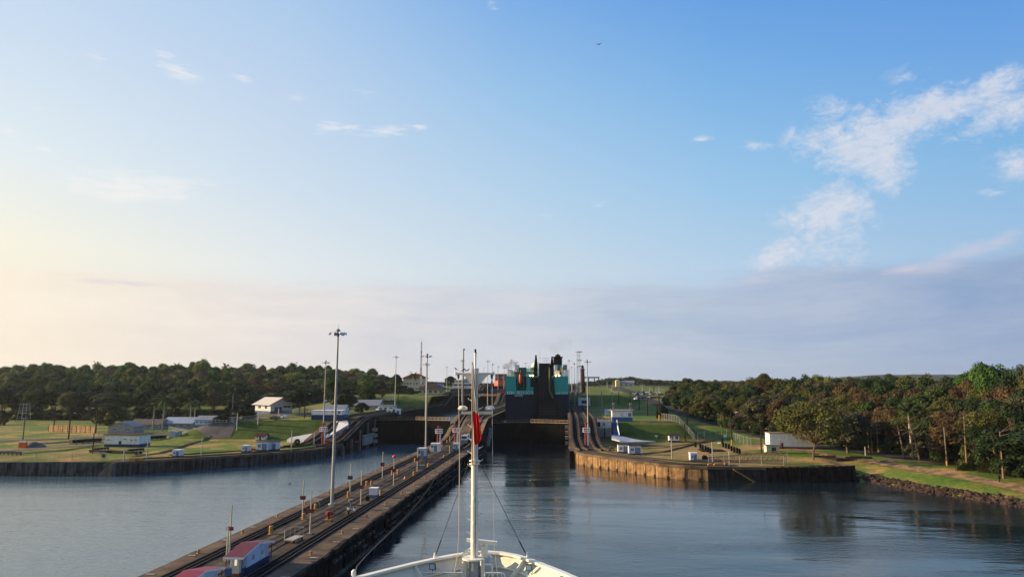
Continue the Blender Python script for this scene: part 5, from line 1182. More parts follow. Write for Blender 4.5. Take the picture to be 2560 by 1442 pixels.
for i in range(9): x = -2.6 + i * .62; b.box(x, x + .3, 0, .8, 0, random.uniform(.5, 1.3))
b.cyl((-2.8, .4, .5), (2.8, .4, .5), .09, n=6); b.build('machine_frame', mat('rust_pale', (.42, .26, .17), .8, .3, 1), g)
x, z = AY(1518, 1035, 300); g = empty('square_sign', (x, 300, h(x, 300)), 'square light blue sign with round emblem on two posts', 'sign'); zz = z - g.location.z
b = MB(); s_ = 11 * 300 / F / 2; b.box(-s_, s_, -.05, .05, 0 + zz, zz + s_ * 2.1); b.build('board', BLUEL, g)
b = MB(); b.lathe([(s_ * .75, 0), (s_ * .75, .03)], 20); o = b.build('emblem', mat('emblem_blue', (.16, .32, .55), .6, .1, 1), g); o.location = (0, -.05, zz + s_ * 1.05); o.rotation_euler = (pi / 2, 0, 0)
for s in (-1, 1): b = MB(); b.cyl((s * s_ * .7, 0, -.2), (s * s_ * .7, 0, zz + .1), .07, n=6); b.build('post', GALV, g)
p = P3(1686, 1106); k = W(1, p); hut('guard_hut', 'small white guard hut with blue base at the foot of the right bank', 'hut', p, 24 * k, 3, 17 * k, 'gablex', WH, BLUE, 5 * k, ROOFD, .5, 3 * k, wins=(('f', -6 * k, 8 * k, 1.0, 1.2), ('f', 6 * k, 8 * k, 1.0, 1.2)))
kiosk(1559, 1133, 26, 20, 'white shed with dark lifted roof, left of the pair by the right ramp foot', ROOFD, dp=3, cat='shed')
kiosk(1588, 1137, 30, 21, 'white shed with brown door, right of the pair by the right ramp foot', ROOFD, dp=3, cat='shed')
kiosk(1735, 1154, 17, 20, 'small white kiosk with blue base alone on the dry right lawn')
pump(1530, 1127, 'rusty brown valve left of the paired white sheds', 1.6, mat('rust', (.2, .09, .05), .8, .3, 2)); pump(1472, 1123, 'red pipe valve at the base of the right ramp mast', 1.2)
# white storage building with lean-to hut
p = P3(1945, 1124); k = W(1, p)
g = hut('storage_building', 'white flat roofed storage building with sunlit side behind the bare tree', 'building', (p[0] + 6, p[1] + 3, p[2]), 105 * k, 7, 36 * k, 'flat', WH, mat('base_grey', (.1, .1, .11), .8, .1, 1), .8, mat('roof_brown', (.25, .17, .13), .8, .2, 1), .1, rz=R(-4), acs=(('l', 2, 2),), doors=(('f', -25 * k, 1, 2.1, DKGREY),))
p = P3(1933, 1133); k = W(1, p); hut('gate_hut', 'low cream hut with dark doorway in front of the storage building', 'hut', p, 30 * k, 3, 18 * k, 'flat', CREAM, None, 0, ROOFG, .3, doors=(('f', 2 * k, 10 * k, 14 * k, DKGREY),))
b = MB(); p = P3(1954, 1128); b.cyl((0, 0, 0), (0, 0, 3.2), .06, n=6); b.lathe([(.05, -.2), (.22, 0), (.05, .2)], 8, (0, 0, 3.4)); o = b.build('warning_light', REDP); o.location = p; tag(o, 'red warning light on a short post beside the gate hut', 'light')
# row of black mooring blocks
bk = None
BL = [(1739, 1117), (1751, 1121), (1757, 1124), (1764, 1127), (1770, 1130), (1776, 1133), (1808, 1117), (1815, 1120), (1822, 1122), (1829, 1127), (1836, 1130), (1843, 1132), (1849, 1135), (1806, 1107)]
ordn = ['first', 'second', 'third', 'fourth', 'fifth', 'sixth', 'seventh', 'eighth', 'ninth', 'tenth', 'eleventh', 'twelfth', 'thirteenth', 'fourteenth', 'fifteenth', 'sixteenth', 'seventeenth', 'eighteenth', 'nineteenth', 'twentieth']
for i, (px, py) in enumerate(BL):
    p = P3(px, py)
    if bk is None:
        b = MB(); b.prism_x([(-.35, 0), (.35, 0), (.35, 1.5), (.1, 1.75), (-.35, 1.75)], -.32, .32); b.box(-.4, .4, -.42, .42, 0, .12); bk = b.build('keel_block', BLACK); o = bk
    else: o = bk.copy(); C.objects.link(o)
    o.location = p; tag(o, ('lone black block with a sign standing behind both rows on the right lawn' if i == 13 else '%s black block from the back in the %s row on the right lawn' % (ordn[i] if i < 6 else ordn[i - 6], 'left' if i < 6 else 'right')), 'block', 'black keel blocks on the right lawn')
b = MB(); a = P3(1757, 1130); c = P3(1840, 1138); b.box(a[0], c[0], a[1] + 1, a[1] + 9, a[2] - .3, a[2] + .25); tag(b.build('timber_platform', mat('tar_black', (.02, .018, .016), .9, .3, 1)), 'low black timber platform lying between the two rows of blocks', 'platform')
# lattice boom lying in its fence
a = Vector(P3(1762, 1152)); c = Vector(P3(1962, 1162)); a.z = 5.0; c.z = 7.0; g = empty('lattice_boom', a, 'rusty lattice crane boom lying along the quay inside a wire fence', 'boom'); v = c - a; b = MB(); n = 16
def bq(t, s, u): w_ = lerp(.5, 1.7, t); q = v * t; return (q.x, q.y + s * w_, q.z - 1.0 + u * w_ + 1.0 * (1 - t) * .2)
for s in (-1, 1):
    for u in (-.55, 1.0): b.cyl(bq(0, s, u), bq(1, s, u), .13, n=5)
    for i in range(n):
        t0, t1 = i / n, (i + 1) / n; b.cyl(bq(t0, s, -.55), bq(t1, s, 1.0), .07, n=4); b.cyl(bq(t1, s, -.55), bq(t1, s, 1.0), .07, n=4)
for i in range(n): t0, t1 = i / n, (i + 1) / n; b.cyl(bq(t0, -1, 1.0), bq(t1, 1, 1.0), .06, n=4)
b.build('truss', mat('rust_dark', (.11, .075, .05), .8, .3, 2), g)
b = MB(); b.lathe([(.8, -.7), (.8, .7)], 14, (0, 0, 0)); o = b.build('end_wheel', BLACK, g); o.location = (0, 0, -.3); o.rotation_euler = (pi / 2, 0, 0)
b = MB(); b.cyl((-4, -1, -.9), (12, -3.0, -1.0), .35, n=10); b.build('counterweight_tube', mat('tube_grey', (.25, .22, .18), .7, .2, 1), g)
board_fence([G(1772, 1161), G(1850, 1163), G(1960, 1166), (G(1962, 1158)[0] + 1.2, 208)], 2.6, LM, 'wire fence enclosing the lattice crane boom above the end wall', 'wire_fence', GALV, True, 4)
for i, (px, py, w_) in enumerate(((1775, 1164, 10), (1797, 1163, 22), (1818, 1161, 12))):
    p = P3(px, py); b = MB(); b.box(-w_ * .06, w_ * .06, -.5, .5, 0, .45); b.cyl((-w_ * .05, 0, .45), (w_ * .05, 0, .6), .2, n=8); o = b.build('yellow_fender', ORANGE); o.location = p; tag(o, '%s of three yellow fenders lying on the right quay corner' % ('leftmost', 'middle', 'rightmost')[i], 'fender', 'yellow fenders on the quay corner')
# fences on the right
FM = mat('mesh_green', (.13, .135, .11), .7, .1, 1, alpha=.24)
board_fence(PP((1655, 1048), (1692, 1054), (1700, 1062), (1722, 1085), (1738, 1104)), 2.6, FM, 'chain link fence curving down the right green bank', 'chain_link_fence', GALV, True, 3)
board_fence(PP((1745, 1103), (1777, 1098), (1830, 1090)), 3.0, FM, 'chain link fence with gate running off to the right road', 'chain_link_fence', GALV, True, 4)
board_fence(PP((1835, 1100), (1850, 1107), (1878, 1116), (1903, 1117)), 3.0, FM, 'chain link fence beside the road left of the storage building', 'chain_link_fence', GALV, True, 4)

# ------------------------------------------------------------------ things standing on the centre wall
def C3(px, py): x, y = G(px, py, L1 + .03); return (x, y, zc(x, y) + .01)
bol = None
def bollard(pt, label, grp):
    global bol
    if bol is None:
        b = MB(); b.lathe([(.34, -.02), (.30, .06), (.17, .12), (.15, .38), (.26, .46), (.27, .56), (.16, .64), (.03, .66)], 12); bol = b.build('mooring_bollard', mat('bollard_orange', (.36, .17, .06), .7, .3, 4)); o = bol
    else: o = bol.copy(); C.objects.link(o)
    o.location = pt; o.scale = (.82, .82, .78); return tag(o, label, 'bollard', grp)
LB = [(493.5, 1382.5), (606.5, 1331.7), (694.6, 1291.7), (765, 1259.5), (822, 1233), (871, 1212), (911, 1194), (946, 1178), (976, 1164), (1002.5, 1153), (1026, 1141.5)]
for i, q in enumerate(LB): x, y = G(*q, L1); bollard((-48.9, y, zc(-48.9, y)), '%s orange bollard from the near end along the left edge of the centre wall' % ordn[i], 'bollards along the left edge of the centre wall')
RB = [(773, 1386), (852, 1333.5), (913, 1293), (962, 1261), (1002, 1234), (1035, 1213), (1063, 1195), (1086.5, 1179), (1108, 1165), (1126, 1153)]
for i, q in enumerate(RB): x, y = G(*q, L1); bollard((-33.6, y, zc(-33.6, y)), '%s orange bollard from the near end along the right edge of the centre wall' % ordn[i], 'bollards along the right edge of the centre wall')
post_ = None
PO = [(677, 1334, 'fat orange post right behind the blue walled hut'), (917, 1214, 'left orange post of the pair near the white cabinet'), (929, 1212, 'right orange post of the pair near the white cabinet'),
      (952, 1237, 'orange post just right of the white cabinet'), (871, 1242, 'orange post at the foot of the pole with the dark number board'), (1071, 1167, 'orange post right of the grey crate'), (1038, 1154, 'orange post left of the tall grey white booth'),
      (1110, 1144, 'orange post in front of the blue based booth'), (759, 1297, 'orange post at the foot of the leftmost red boarded pole'), (789, 1272, 'short orange post beside the grey funnel stand'), (981, 1186, 'orange post left of the red ball pole'), (995, 1184, 'orange post right of the red ball pole'),
      (1035, 1189, 'orange post below the grey crate, nearer the ship'), (1076, 1126, 'orange post left of the small white switch hut'), (1106, 1117, 'orange post near the foot of the first signal tower'), (1118, 1107, 'farthest orange post, beneath the second signal tower')]
for i, (px, py, lb) in enumerate(PO):
    if post_ is None: b = MB(); b.lathe([(.30, 0), (.30, 1.05), (.24, 1.15), (.05, 1.18)], 12); b.box(-.4, .4, -.4, .4, -.02, .05); post_ = b.build('orange_post', ORANGE); o = post_
    else: o = post_.copy(); C.objects.link(o)
    o.location = C3(px, py); o.scale = (1, 1, 1.05 if i == 0 else random.uniform(.8, 1.05)); tag(o, lb, 'post', 'orange posts on the centre wall')
POLEY = mat('pole_cream', (.46, .42, .32), .6, .15, 1)
def signpole(base, top, sign, sw, label, m=REDP, ball=False):
    p = C3(*base); k = W(1, p); zt_ = AY(top[0], top[1], p[1])[1] - p[2]; g = empty('marker_pole', p, label, 'pole', 'thin marker poles on the centre wall')
    b = MB(); b.cyl((0, 0, 0), (0, 0, zt_), .13, .09, 8); b.build('pole', POLEY, g); b = MB(); b.box(-.45, .45, -.45, .45, -.02, .12); b.build('foot', CON, g)
    if sign: zs = AY(sign[0], sign[1], p[1])[1] - p[2]; b = MB(); b.box(-sw * k / 2, sw * k / 2, -.2, -.12, zs - 4.5 * k, zs + 4.5 * k); bo = b.build('board', m, g); b = MB(); b.box(-sw * k * .38, sw * k * .38, -.212, -.202, zs - 1.2 * k, zs + 1.2 * k); b.build('faded_stripe', mat('stripe_dull', (.25, .06, .05), .8, .2, 1), bo)
    if ball: b = MB(); b.lathe([(.05, -.4), (.34, -.22), (.42, 0), (.34, .22), (.05, .4)], 12, (0, 0, zt_)); b.build('red_ball', mat('ball_red', (.85, .03, .10), .4, .05, 1), g, smooth=True)
DKRED = mat('board_dark_red', (.22, .03, .02), .7, .2, 2)
signpole((573, 1388), (580, 1262), (579, 1320), 17, 'tall marker pole with red board rising behind the roof of the hut', DKRED)
signpole((566, 1402), (569, 1312), None, 0, 'short plain pole close to the left of the nearest red boarded pole')
signpole((756, 1294), (759, 1199), (758, 1243), 14, 'marker pole with red board near the left track, left of the great mast', DKRED)
signpole((775, 1334), (780, 1226), (778, 1276), 17, 'marker pole with wide red board below and left of the great mast', DKRED)
signpole((875, 1235), (877, 1157), (876, 1193), 12, 'marker pole with dark number board right of the great mast', DKGREY)
signpole((902, 1261), (905, 1175), (903, 1216), 12, 'marker pole with dark red board just left of the white cabinet', DKRED)
signpole((956, 1195), (959, 1129), (958, 1160), 10, 'marker pole with dark board left of the red ball pole', DKRED)
signpole((984, 1213), (987, 1141), (986, 1175), 9, 'marker pole topped with a bright red ball', DKRED, True)
signpole((1043, 1178), (1044, 1119), (1044, 1147), 9, 'marker pole beside the grey crate and tall booth', DKRED)
signpole((1124, 1133), (1125, 1088), (1124, 1108), 6, 'marker pole in front of the blue based booth', mat('board_green', (.15, .17, .08), .7, .2, 1))
# cabinets, booths
def cabinet(px, py, wpx, hpx, label, band=True, cat='cabinet', name='cabinet', dpf=1.0, door=True, wm=WH, over=.06):
    p = C3(px, py); k = W(1, p); wd = wpx * k; ht = hpx * k; g = empty(name, p, label, cat); b = MB(); b.box(-wd / 2, wd / 2, 0, wd * dpf, ht * .32 if band else 0, ht); b.build('body', wm, g)
    if band: b = MB(); b.box(-wd / 2 - .02, wd / 2 + .02, -.02, wd * dpf + .02, -.02, ht * .32); b.build('base', mat('base_slate', (.10, .14, .22), .7, .15, 1), g)
    b = MB(); b.box(-wd / 2 - over, wd / 2 + over, -over, wd * dpf + over, ht, ht + .08); b.build('roof', WHITE, g)
    if door: b = MB(); b.box(-wd * .1, wd * .25, -.04, 0, .1, ht * .8); b.build('door', GREYM, g); b = MB(); b.box(-wd * .42, -wd * .2, -.03, 0, ht * .55, ht * .8); b.build('window', GLASS, g)
    return g
cabinet(932, 1244, 20, 23, 'white equipment cabinet with slate base in the middle of the centre wall', door=False)
p = C3(918, 1250); b = MB(); b.lathe([(.45, -.35), (.45, .35)], 14); b.cyl((0, 0, -.4), (0, 0, .4), .12, n=8); o = b.build('cable_reel', BLACK); o.location = (p[0], p[1], p[2] + .45); o.rotation_euler = (pi / 2, 0, .4); tag(o, 'black cable reel lying beside the white cabinet', 'reel')
cabinet(1054, 1148, 19, 27, 'tall grey white booth with windows on the left half of the wall', cat='booth', name='booth', wm=mat('booth_grey', (.50, .54, .58), .7, .1, 1))
cabinet(1087, 1129, 22, 20, 'small white switch hut with dark doorway near the first signal tower', False, 'hut', 'switch_hut')
cabinet(1140, 1127, 15, 19, 'white booth with dark blue base at the bottom of the ramp', cat='booth', name='booth')
p = C3(1053, 1171); k = W(1, p); g = empty('grey_crate', p, 'dark grey wire crate on the centre wall near the tall booth', 'crate'); b = MB(); w_ = 9 * k
for x in (-w_, w_):
    for y in (0, 1.2): b.cyl((x, y, 0), (x, y, 1.3), .06, n=5)
for z in (.1, .7, 1.3):
    for y in (0, 1.2): b.cyl((-w_, y, z), (w_, y, z), .04, n=4)
    for x in (-w_, w_): b.cyl((x, 0, z), (x, 1.2, z), .04, n=4)
b.build('crate_frame', DKGREY, g); b = MB(); b.box(-w_ + .1, w_ - .1, .1, 1.1, .1, .95); b.build('contents', GREYM, g)
b = MB(); b.cyl((-.9, 0, 0), (-.9, 0, 1.0), .05, n=5); b.cyl((.9, 0, 0), (.9, 0, 1.0), .05, n=5); b.cyl((-.9, 0, 1.0), (.9, 0, 1.0), .05, n=5); b.cyl((-.9, 0, .5), (.9, 0, .5), .05, n=5); o = b.build('hoop_barrier', DKRED); o.location = C3(1084, 1149); tag(o, 'small red barrier hoop on the far part of the centre wall', 'barrier')
def towing_loco(px, py, label, sc=1.0):
    p = C3(px, py); g = empty('towing_locomotive', (p[0], p[1], zc(p[0], p[1])), label, 'locomotive', 'towing locomotives on the centre wall'); g.location.z = zc(p[0], p[1]) + .25; b = MB(); b.box(-1.2, 1.2, 0, 8, .2, 1.5); b.build('body', GREYM, g)
    for y0 in (0, 6.2):
        c = MB(); c.box(-1.2, 1.2, y0, y0 + 1.8, 1.5, 3.1); cb_ = c.build('cab', WH, g); c = MB(); c.box(-1.0, 1.0, y0 - .03, y0, 2.0, 2.8); c.build('window', GLASS, cb_)
    c = MB(); c.box(-.8, .8, 2.2, 5.8, 1.5, 2.2); c.build('engine_cover', mat('ochre_cover', (.5, .36, .2), .7, .1, 1), g)
    for y0 in (.8, 6.6):
        for s in (-1, 1): c = MB(); c.lathe([(.42, -.08), (.42, .08)], 12); w_ = c.build('wheel', BLACK, g); w_.location = (s * .8, y0, .35); w_.rotation_euler = (0, pi / 2, 0)
g_ = towing_loco(1160, 1112, 'white and grey towing locomotive at the foot of the centre ramp')
# red pump column, funnel stand, cone, trolley
p = C3(821, 1302); g = empty('capstan', p, 'dark red capstan on a yellow block in the middle of the wall', 'capstan'); b = MB(); b.box(-.55, .55, -.45, .45, 0, .35); b.build('base', ORANGE, g)
b = MB(); b.lathe([(.2, .35), (.25, .9), (.5, 1.1), (.5, 1.45), (.3, 1.6)], 12); b.box(.1, .75, -.2, .2, 1.0, 1.5); b.build('head', DKRED, g)
for px, py, lb in ((799, 1272, 'grey funnel shaped stand near the left track'), (876, 1272, 'grey funnel shaped stand behind the two walking people')):
    p = C3(px, py); g = empty('funnel_stand', p, lb, 'stand', 'grey funnel stands'); b = MB(); b.lathe([(.08, 0), (.08, .9), (.45, 1.5), (.45, 1.7)], 10); b.box(-.3, .3, -.3, .3, 0, .06); b.build('funnel', GREYM, g)
p = C3(1012, 1197); g = empty('traffic_cone', p, 'small red traffic cone on the centre wall', 'cone'); b = MB(); b.lathe([(.26, .04), (.04, .8)], 12); b.box(-.32, .32, -.32, .32, 0, .05); b.build('cone', mat('cone_red', (.8, .12, .05), .5, .05, 1), g); b = MB(); b.lathe([(.185, .32), (.125, .5)], 12); b.build('band', WHITE, g)
p = C3(730, 1354); g = empty('hand_trolley', p, 'low pale flatbed trolley with handrails parked beside the near track', 'trolley', rz=R(-6)); fm_ = mat('trolley_pale', (.40, .36, .30), .7, .2, 2); b = MB(); b.box(-.7, .7, -1.0, 2.2, .35, .5); b.build('platform', fm_, g); b = MB()
for x in (-.7, .7): b.cyl((x, 2.1, .5), (x, 2.1, 1.7), .04, n=6); b.cyl((x, .7, .5), (x, .7, 1.7), .04, n=6); b.cyl((x, .7, 1.7), (x, 2.1, 1.7), .04, n=6)
b.cyl((-.7, 2.1, 1.7), (.7, 2.1, 1.7), .04, n=6); b.cyl((-.7, -.9, .5), (-1.3, .2, 1.5), .04, n=6); b.cyl((-1.3, .2, 1.5), (-.7, .7, 1.7), .04, n=6); b.build('handrail', fm_, g)
for s in (-1, 1):
    for y0 in (-.6, 1.8): c = MB(); c.lathe([(.2, -.06), (.2, .06)], 12); w_ = c.build('wheel', BLACK, g); w_.location = (s * .6, y0, .2); w_.rotation_euler = (0, pi / 2, 0)
# signal towers
def signal_tower(px, py, topy, label, zf=zc):
    p = C3(px, py) if zf is zc else P3(px, py); k = W(1, p); ht = (py - topy) * k; g = empty('signal_tower', p, label, 'tower', 'red and white signal towers'); zz = ht * .62
    b = MB(); b.cyl((-.45, 0, 0), (-.45, 0, zz), .28, n=8); b.build('red_column', REDP, g); b = MB(); b.cyl((.45, 0, 0), (.45, 0, zz), .3, n=8); b.build('white_column', WHITE, g)
    b = MB(); b.box(-1.3, 1.3, -1, 1, zz, zz + .2)
    for x in (-1.2, -.4, .4, 1.2):
        for y in (-.95, .95): b.cyl((x, y, zz), (x, y, zz + 1.5), .07, n=5)
    for z in (.75, 1.5):
        for y in (-.95, .95): b.cyl((-1.2, y, zz + z), (1.2, y, zz + z), .08, n=5)
        for x in (-1.2, 1.2): b.cyl((x, -.95, zz + z), (x, .95, zz + z), .08, n=5)
    b.build('basket', WHITE, g)
    b = MB(); b.cyl((-.3, 0, zz), (-.3, 0, ht - .3), .2, n=8); b.lathe([(.1, -.4), (.4, 0), (.1, .4)], 8, (-.3, 0, ht - .3)); b.box(-.3, .7, -.15, .15, ht - .6, ht - .3); b.build('monitor_nozzle', REDP, g)
signal_tower(1097, 1112, 1066, 'red and white signal tower with basket by the switch hut'); signal_tower(1140, 1108, 1066, 'red and white signal tower with basket further right at the ramp foot')
signal_tower(808, 1112, 1058, 'red and white signal tower with basket beside the left ramp mast', None); signal_tower(1467, 1122, 1058, 'red and white signal tower behind the mast on the right ramp', None)
# people
def person(px, py, label, shirt, trousers, yaw, stride, arm, bag=False):
    p = C3(px, py); g = empty('person', p, label, 'person', None, yaw); H = 1.74
    V = {'pel': (0, 0, .93), 'wa': (0, .01, 1.08), 'ch': (0, .02, 1.32), 'nk': (0, .03, 1.49), 'hd': (0, .05, 1.60), 'tp': (0, .05, 1.72),
         'hl': (-.10, 0, .90), 'kl': (-.11, stride * .5 + .04, .50), 'al': (-.11, stride - .04, .09), 'tl': (-.11, stride + .16, .04), 'hr': (.10, 0, .90), 'kr': (.11, -stride * .4 + .05, .50), 'ar': (.11, -stride, .11), 'tr': (.11, -stride + .16, .04),
         'sl': (-.19, .01, 1.42), 'el': (-.25, -arm * .4, 1.14), 'wl': (-.24, .05 - arm * .3, .90), 'sr': (.19, .01, 1.42), 'er': (.25, arm * .4, 1.14), 'wr': (.22, .12 + arm * .6, .92)}
    Rr = {'pel': .14, 'wa': .13, 'ch': .16, 'nk': .06, 'hd': .10, 'tp': .075, 'hl': .095, 'kl': .062, 'al': .042, 'tl': .035, 'hr': .095, 'kr': .062, 'ar': .042, 'tr': .035, 'sl': .075, 'el': .048, 'wl': .034, 'sr': .075, 'er': .048, 'wr': .034}
    E_ = [('pel', 'wa'), ('wa', 'ch'), ('ch', 'nk'), ('nk', 'hd'), ('hd', 'tp'), ('pel', 'hl'), ('hl', 'kl'), ('kl', 'al'), ('al', 'tl'), ('pel', 'hr'), ('hr', 'kr'), ('kr', 'ar'), ('ar', 'tr'), ('ch', 'sl'), ('sl', 'el'), ('el', 'wl'), ('ch', 'sr'), ('sr', 'er'), ('er', 'wr')]
    for s, wn in ((-1, 'wl'), (1, 'wr')):
        wx, wy, wz = V[wn]
        for f in range(4): V[wn + 'f%d' % f] = (wx + (f - 1.5) * .018, wy + .02, wz - .17 + abs(f - 1.5) * .01); Rr[wn + 'f%d' % f] = .010
        V[wn + 'p'] = (wx, wy + .01, wz - .08); Rr[wn + 'p'] = .035; E_.append((wn, wn + 'p')); V[wn + 't'] = (wx - s * .045, wy + .04, wz - .10); Rr[wn + 't'] = .012; E_.append((wn + 'p', wn + 't'))
        for f in range(4): E_.append((wn + 'p', wn + 'f%d' % f))
    def skin(name, keys, edges, m, grow=0.0, parent=g):
        idx = {k_: i for i, k_ in enumerate(keys)}; me = bpy.data.meshes.new(name); me.from_pydata([V[k_] for k_ in keys], [(idx[a], idx[b2]) for a, b2 in edges], []); me.materials.append(m)
        o = bpy.data.objects.new(name, me); C.objects.link(o); o.parent = parent; sk = o.modifiers.new('skin', 'SKIN')
        for k_, i in idx.items(): r = Rr[k_] + grow; me.skin_vertices[0].data[i].radius = (r, r * (.8 if k_ in ('ch', 'wa', 'pel') else 1))
        me.skin_vertices[0].data[0].use_root = True; sb = o.modifiers.new('sub', 'SUBSURF'); sb.levels = 1; sb.render_levels = 1; return o
    skin('body', list(V), E_, mat('skin', (.20, .11, .07), .6, .1, 3))
    skin('shirt', ['pel', 'wa', 'ch', 'sl', 'el', 'sr', 'er'], [('pel', 'wa'), ('wa', 'ch'), ('ch', 'sl'), ('sl', 'el'), ('ch', 'sr'), ('sr', 'er')], shirt, .018)
    skin('trousers', ['pel', 'hl', 'kl', 'al', 'hr', 'kr', 'ar'], [('pel', 'hl'), ('hl', 'kl'), ('kl', 'al'), ('pel', 'hr'), ('hr', 'kr'), ('kr', 'ar')], trousers, .02)
    b = MB(); b.lathe([(.112, 0), (.12, .05), (.09, .11), (.02, .14)], 12, (0, .04, 1.60)); b.build('hair', BLACK, g, smooth=True)
    b = MB(); b.lathe([(.004, -.02), (.018, 0), (.004, .02)], 6, (0, .155, 1.59)); b.build('nose', mat('skin', (0,) * 3), g)
    return g
SH = mat('shirt_pale_blue', (.55, .64, .74), .9, .05, 2); TR = mat('trousers_dark', (.03, .035, .05), .9, .1, 2)
p1_ = person(871, 1290, 'person in pale shirt and dark trousers carrying a yellow jacket, walking left', SH, TR, R(170), .2, .2)
x, y, z = p1_.location; b = MB(); b.prism_y([(-.16, 0), (.14, .02), (.16, .5), (.02, .62), (-.14, .55)], -.08, .08); o = b.build('yellow_jacket', mat('jacket_yellow', (.75, .42, .08), .8, .15, 3)); o.location = (x - .30, y - .05, z + .45); tag(o, 'yellow jacket carried by the left walking person', 'jacket')
person(886, 1292, 'person in pale shirt and dark trousers walking on the right, nearer the track', SH, TR, R(175), .12, -.15)
# two long huts with maroon roofs
def rail_hut(yr, label, roofm):
    g = empty('rail_hut', (-38.8, yr, L1 + .05), label, 'hut', 'maroon roofed huts on the centre wall'); x0, x1 = -1.05, 1.05; ye, zr_, ze = 4.4, 2.85, 2.15
    b = MB(); b.prism_x([(-3.0, .75), (3.0, .75), (3.0, ze + .25), (0, zr_), (-3.0, ze + .25)], x0 + .06, x1); b.build('wall', BLUEL, g)
    b = MB(); b.box(x0, x1 + .04, -3.4, 3.4, 0, .75); b.build('wall_base', mat('navy_base', (.012, .025, .07), .6, .15, 1), g)
    for s in (-1, 1):
        b = MB(); b.add([(x0 - .15, s * ye, ze), (x1 + .15, s * ye, ze), (x1 + .15, 0, zr_ + .03), (x0 - .15, 0, zr_ + .03), (x0 - .15, s * ye, ze + .1), (x1 + .15, s * ye, ze + .1), (x1 + .15, 0, zr_ + .13), (x0 - .15, 0, zr_ + .13)], [(0, 3, 2, 1), (4, 5, 6, 7), (0, 1, 5, 4), (1, 2, 6, 5), (2, 3, 7, 6), (3, 0, 4, 7)]); r_ = b.build('roof', roofm, g)
        b = MB(); b.add([(x1 + .16, s * ye, ze - .12), (x1 + .16, s * ye, ze + .12), (x1 + .16, 0, zr_ + .15), (x1 + .16, 0, zr_ - .09)], [(0, 1, 2, 3)]); b.add([(x0 - .2, s * (ye + .02), ze - .14), (x1 + .2, s * (ye + .02), ze - .14), (x1 + .2, s * (ye + .02), ze + .12), (x0 - .2, s * (ye + .02), ze + .12)], [(0, 1, 2, 3)]); b.build('fascia', WHITE, r_)
        for xx in (x0 + .08, x1 - .08): b = MB(); b.cyl((xx, s * 4.1, 0), (xx, s * 4.1, ze), .06, n=6); b.build('porch_post', BLUE, g)
        b = MB(); b.cyl((x1 - .08, s * 3.05, .95), (x1 - .08, s * 4.1, .75), .04, n=6); b.cyl((x1 - .08, s * 3.05, .5), (x1 - .08, s * 4.1, .4), .04, n=6)
        for q in range(4): b.cyl((x1 - .08, s * (3.1 + q * .33), 0), (x1 - .08, s * (3.1 + q * .33), .9), .03, n=5)
        b.box(x0, x0 + .8, s * 4.1 - .03, s * 4.1 + .03, .1, .95); b.build('porch_rail', mat('rail_blue', (.03, .10, .26), .6, .1, 1), g)
    b = MB(); b.box(-.30, .62, -4.05, -3.1, .35, 2.05); cbx = b.build('front_cubicle', mat('cubicle_cream', (.62, .58, .45), .6, .1, 1), g)
    b = MB(); b.box(.05, .34, -4.08, -4.05, 1.25, 2.0); b.build('lit_panel', LAMPW, cbx)
    b = MB(); b.box(-.34, .66, -4.1, -3.1, 0, .35); b.build('cubicle_base', mat('brick_brown', (.20, .09, .06), .8, .2, 2), g)
    for yy in (-1.6, .9):
        b = MB(); b.box(x1 - .02, x1 + .025, yy, yy + .55, 1.25, 1.85); w_ = b.build('window', mat('window_tan', (.34, .27, .19), .5, .2, 2), g); b = MB(); b.box(x1, x1 + .06, yy - .06, yy + .61, 1.17, 1.25); b.build('sill', WHITE, w_)
    b = MB(); b.box(x1 - .02, x1 + .03, 2.15, 2.85, .8, 2.1); b.build('door', mat('door_grey', (.42, .45, .46), .6, .1, 1), g); return g
rail_hut(85.3, 'light blue hut with dark maroon roof, the farther of two on the centre wall', MAROON); rail_hut(72.3, 'hut with bright maroon roof cut off by the bottom edge, nearest on the centre wall', mat('maroon_bright', (.24, .028, .055), .6, .15, 1.3))

# ------------------------------------------------------------------ poles, street lights and distant towers
def lightpole(px, py, topy, label, kind='wood', arm=1, grp='street light poles', yellow=False, lit=False, y0=60, r=.2):
    p = P3(px, py, y0); r = r * (1.5 if p[1] > 270 else 1); zt_ = AY(px, topy, p[1])[1] - p[2]; g = empty('light_pole', p, label, 'pole', grp); m = {'wood': WOOD, 'metal': GALV, 'grey': mat('pole_grey_brown', (.19, .16, .13), .9, .25, 1)}[kind]
    b = MB(); b.cyl((0, 0, -.3), (0, 0, zt_), r, r * .7, 8); b.build('pole', m, g)
    if yellow: b = MB(); b.cyl((0, 0, 0), (0, 0, min(2.4, zt_ * .2)), r * 1.35, n=10); b.build('yellow_guard', ORANGE, g)
    if arm:
        b = MB(); b.tube([(0, 0, zt_ - .6), (arm * .8, -.2, zt_ - .2), (arm * 1.8, -.3, zt_ - .2)], .05, 6); b.build('arm', m, g)
        b = MB(); b.box(min(arm * 1.6, arm * 2.3), max(arm * 1.6, arm * 2.3), -.5, -.15, zt_ - .35, zt_ - .18); b.build('lamp', LAMPW if lit else WHITE, g)
    return g
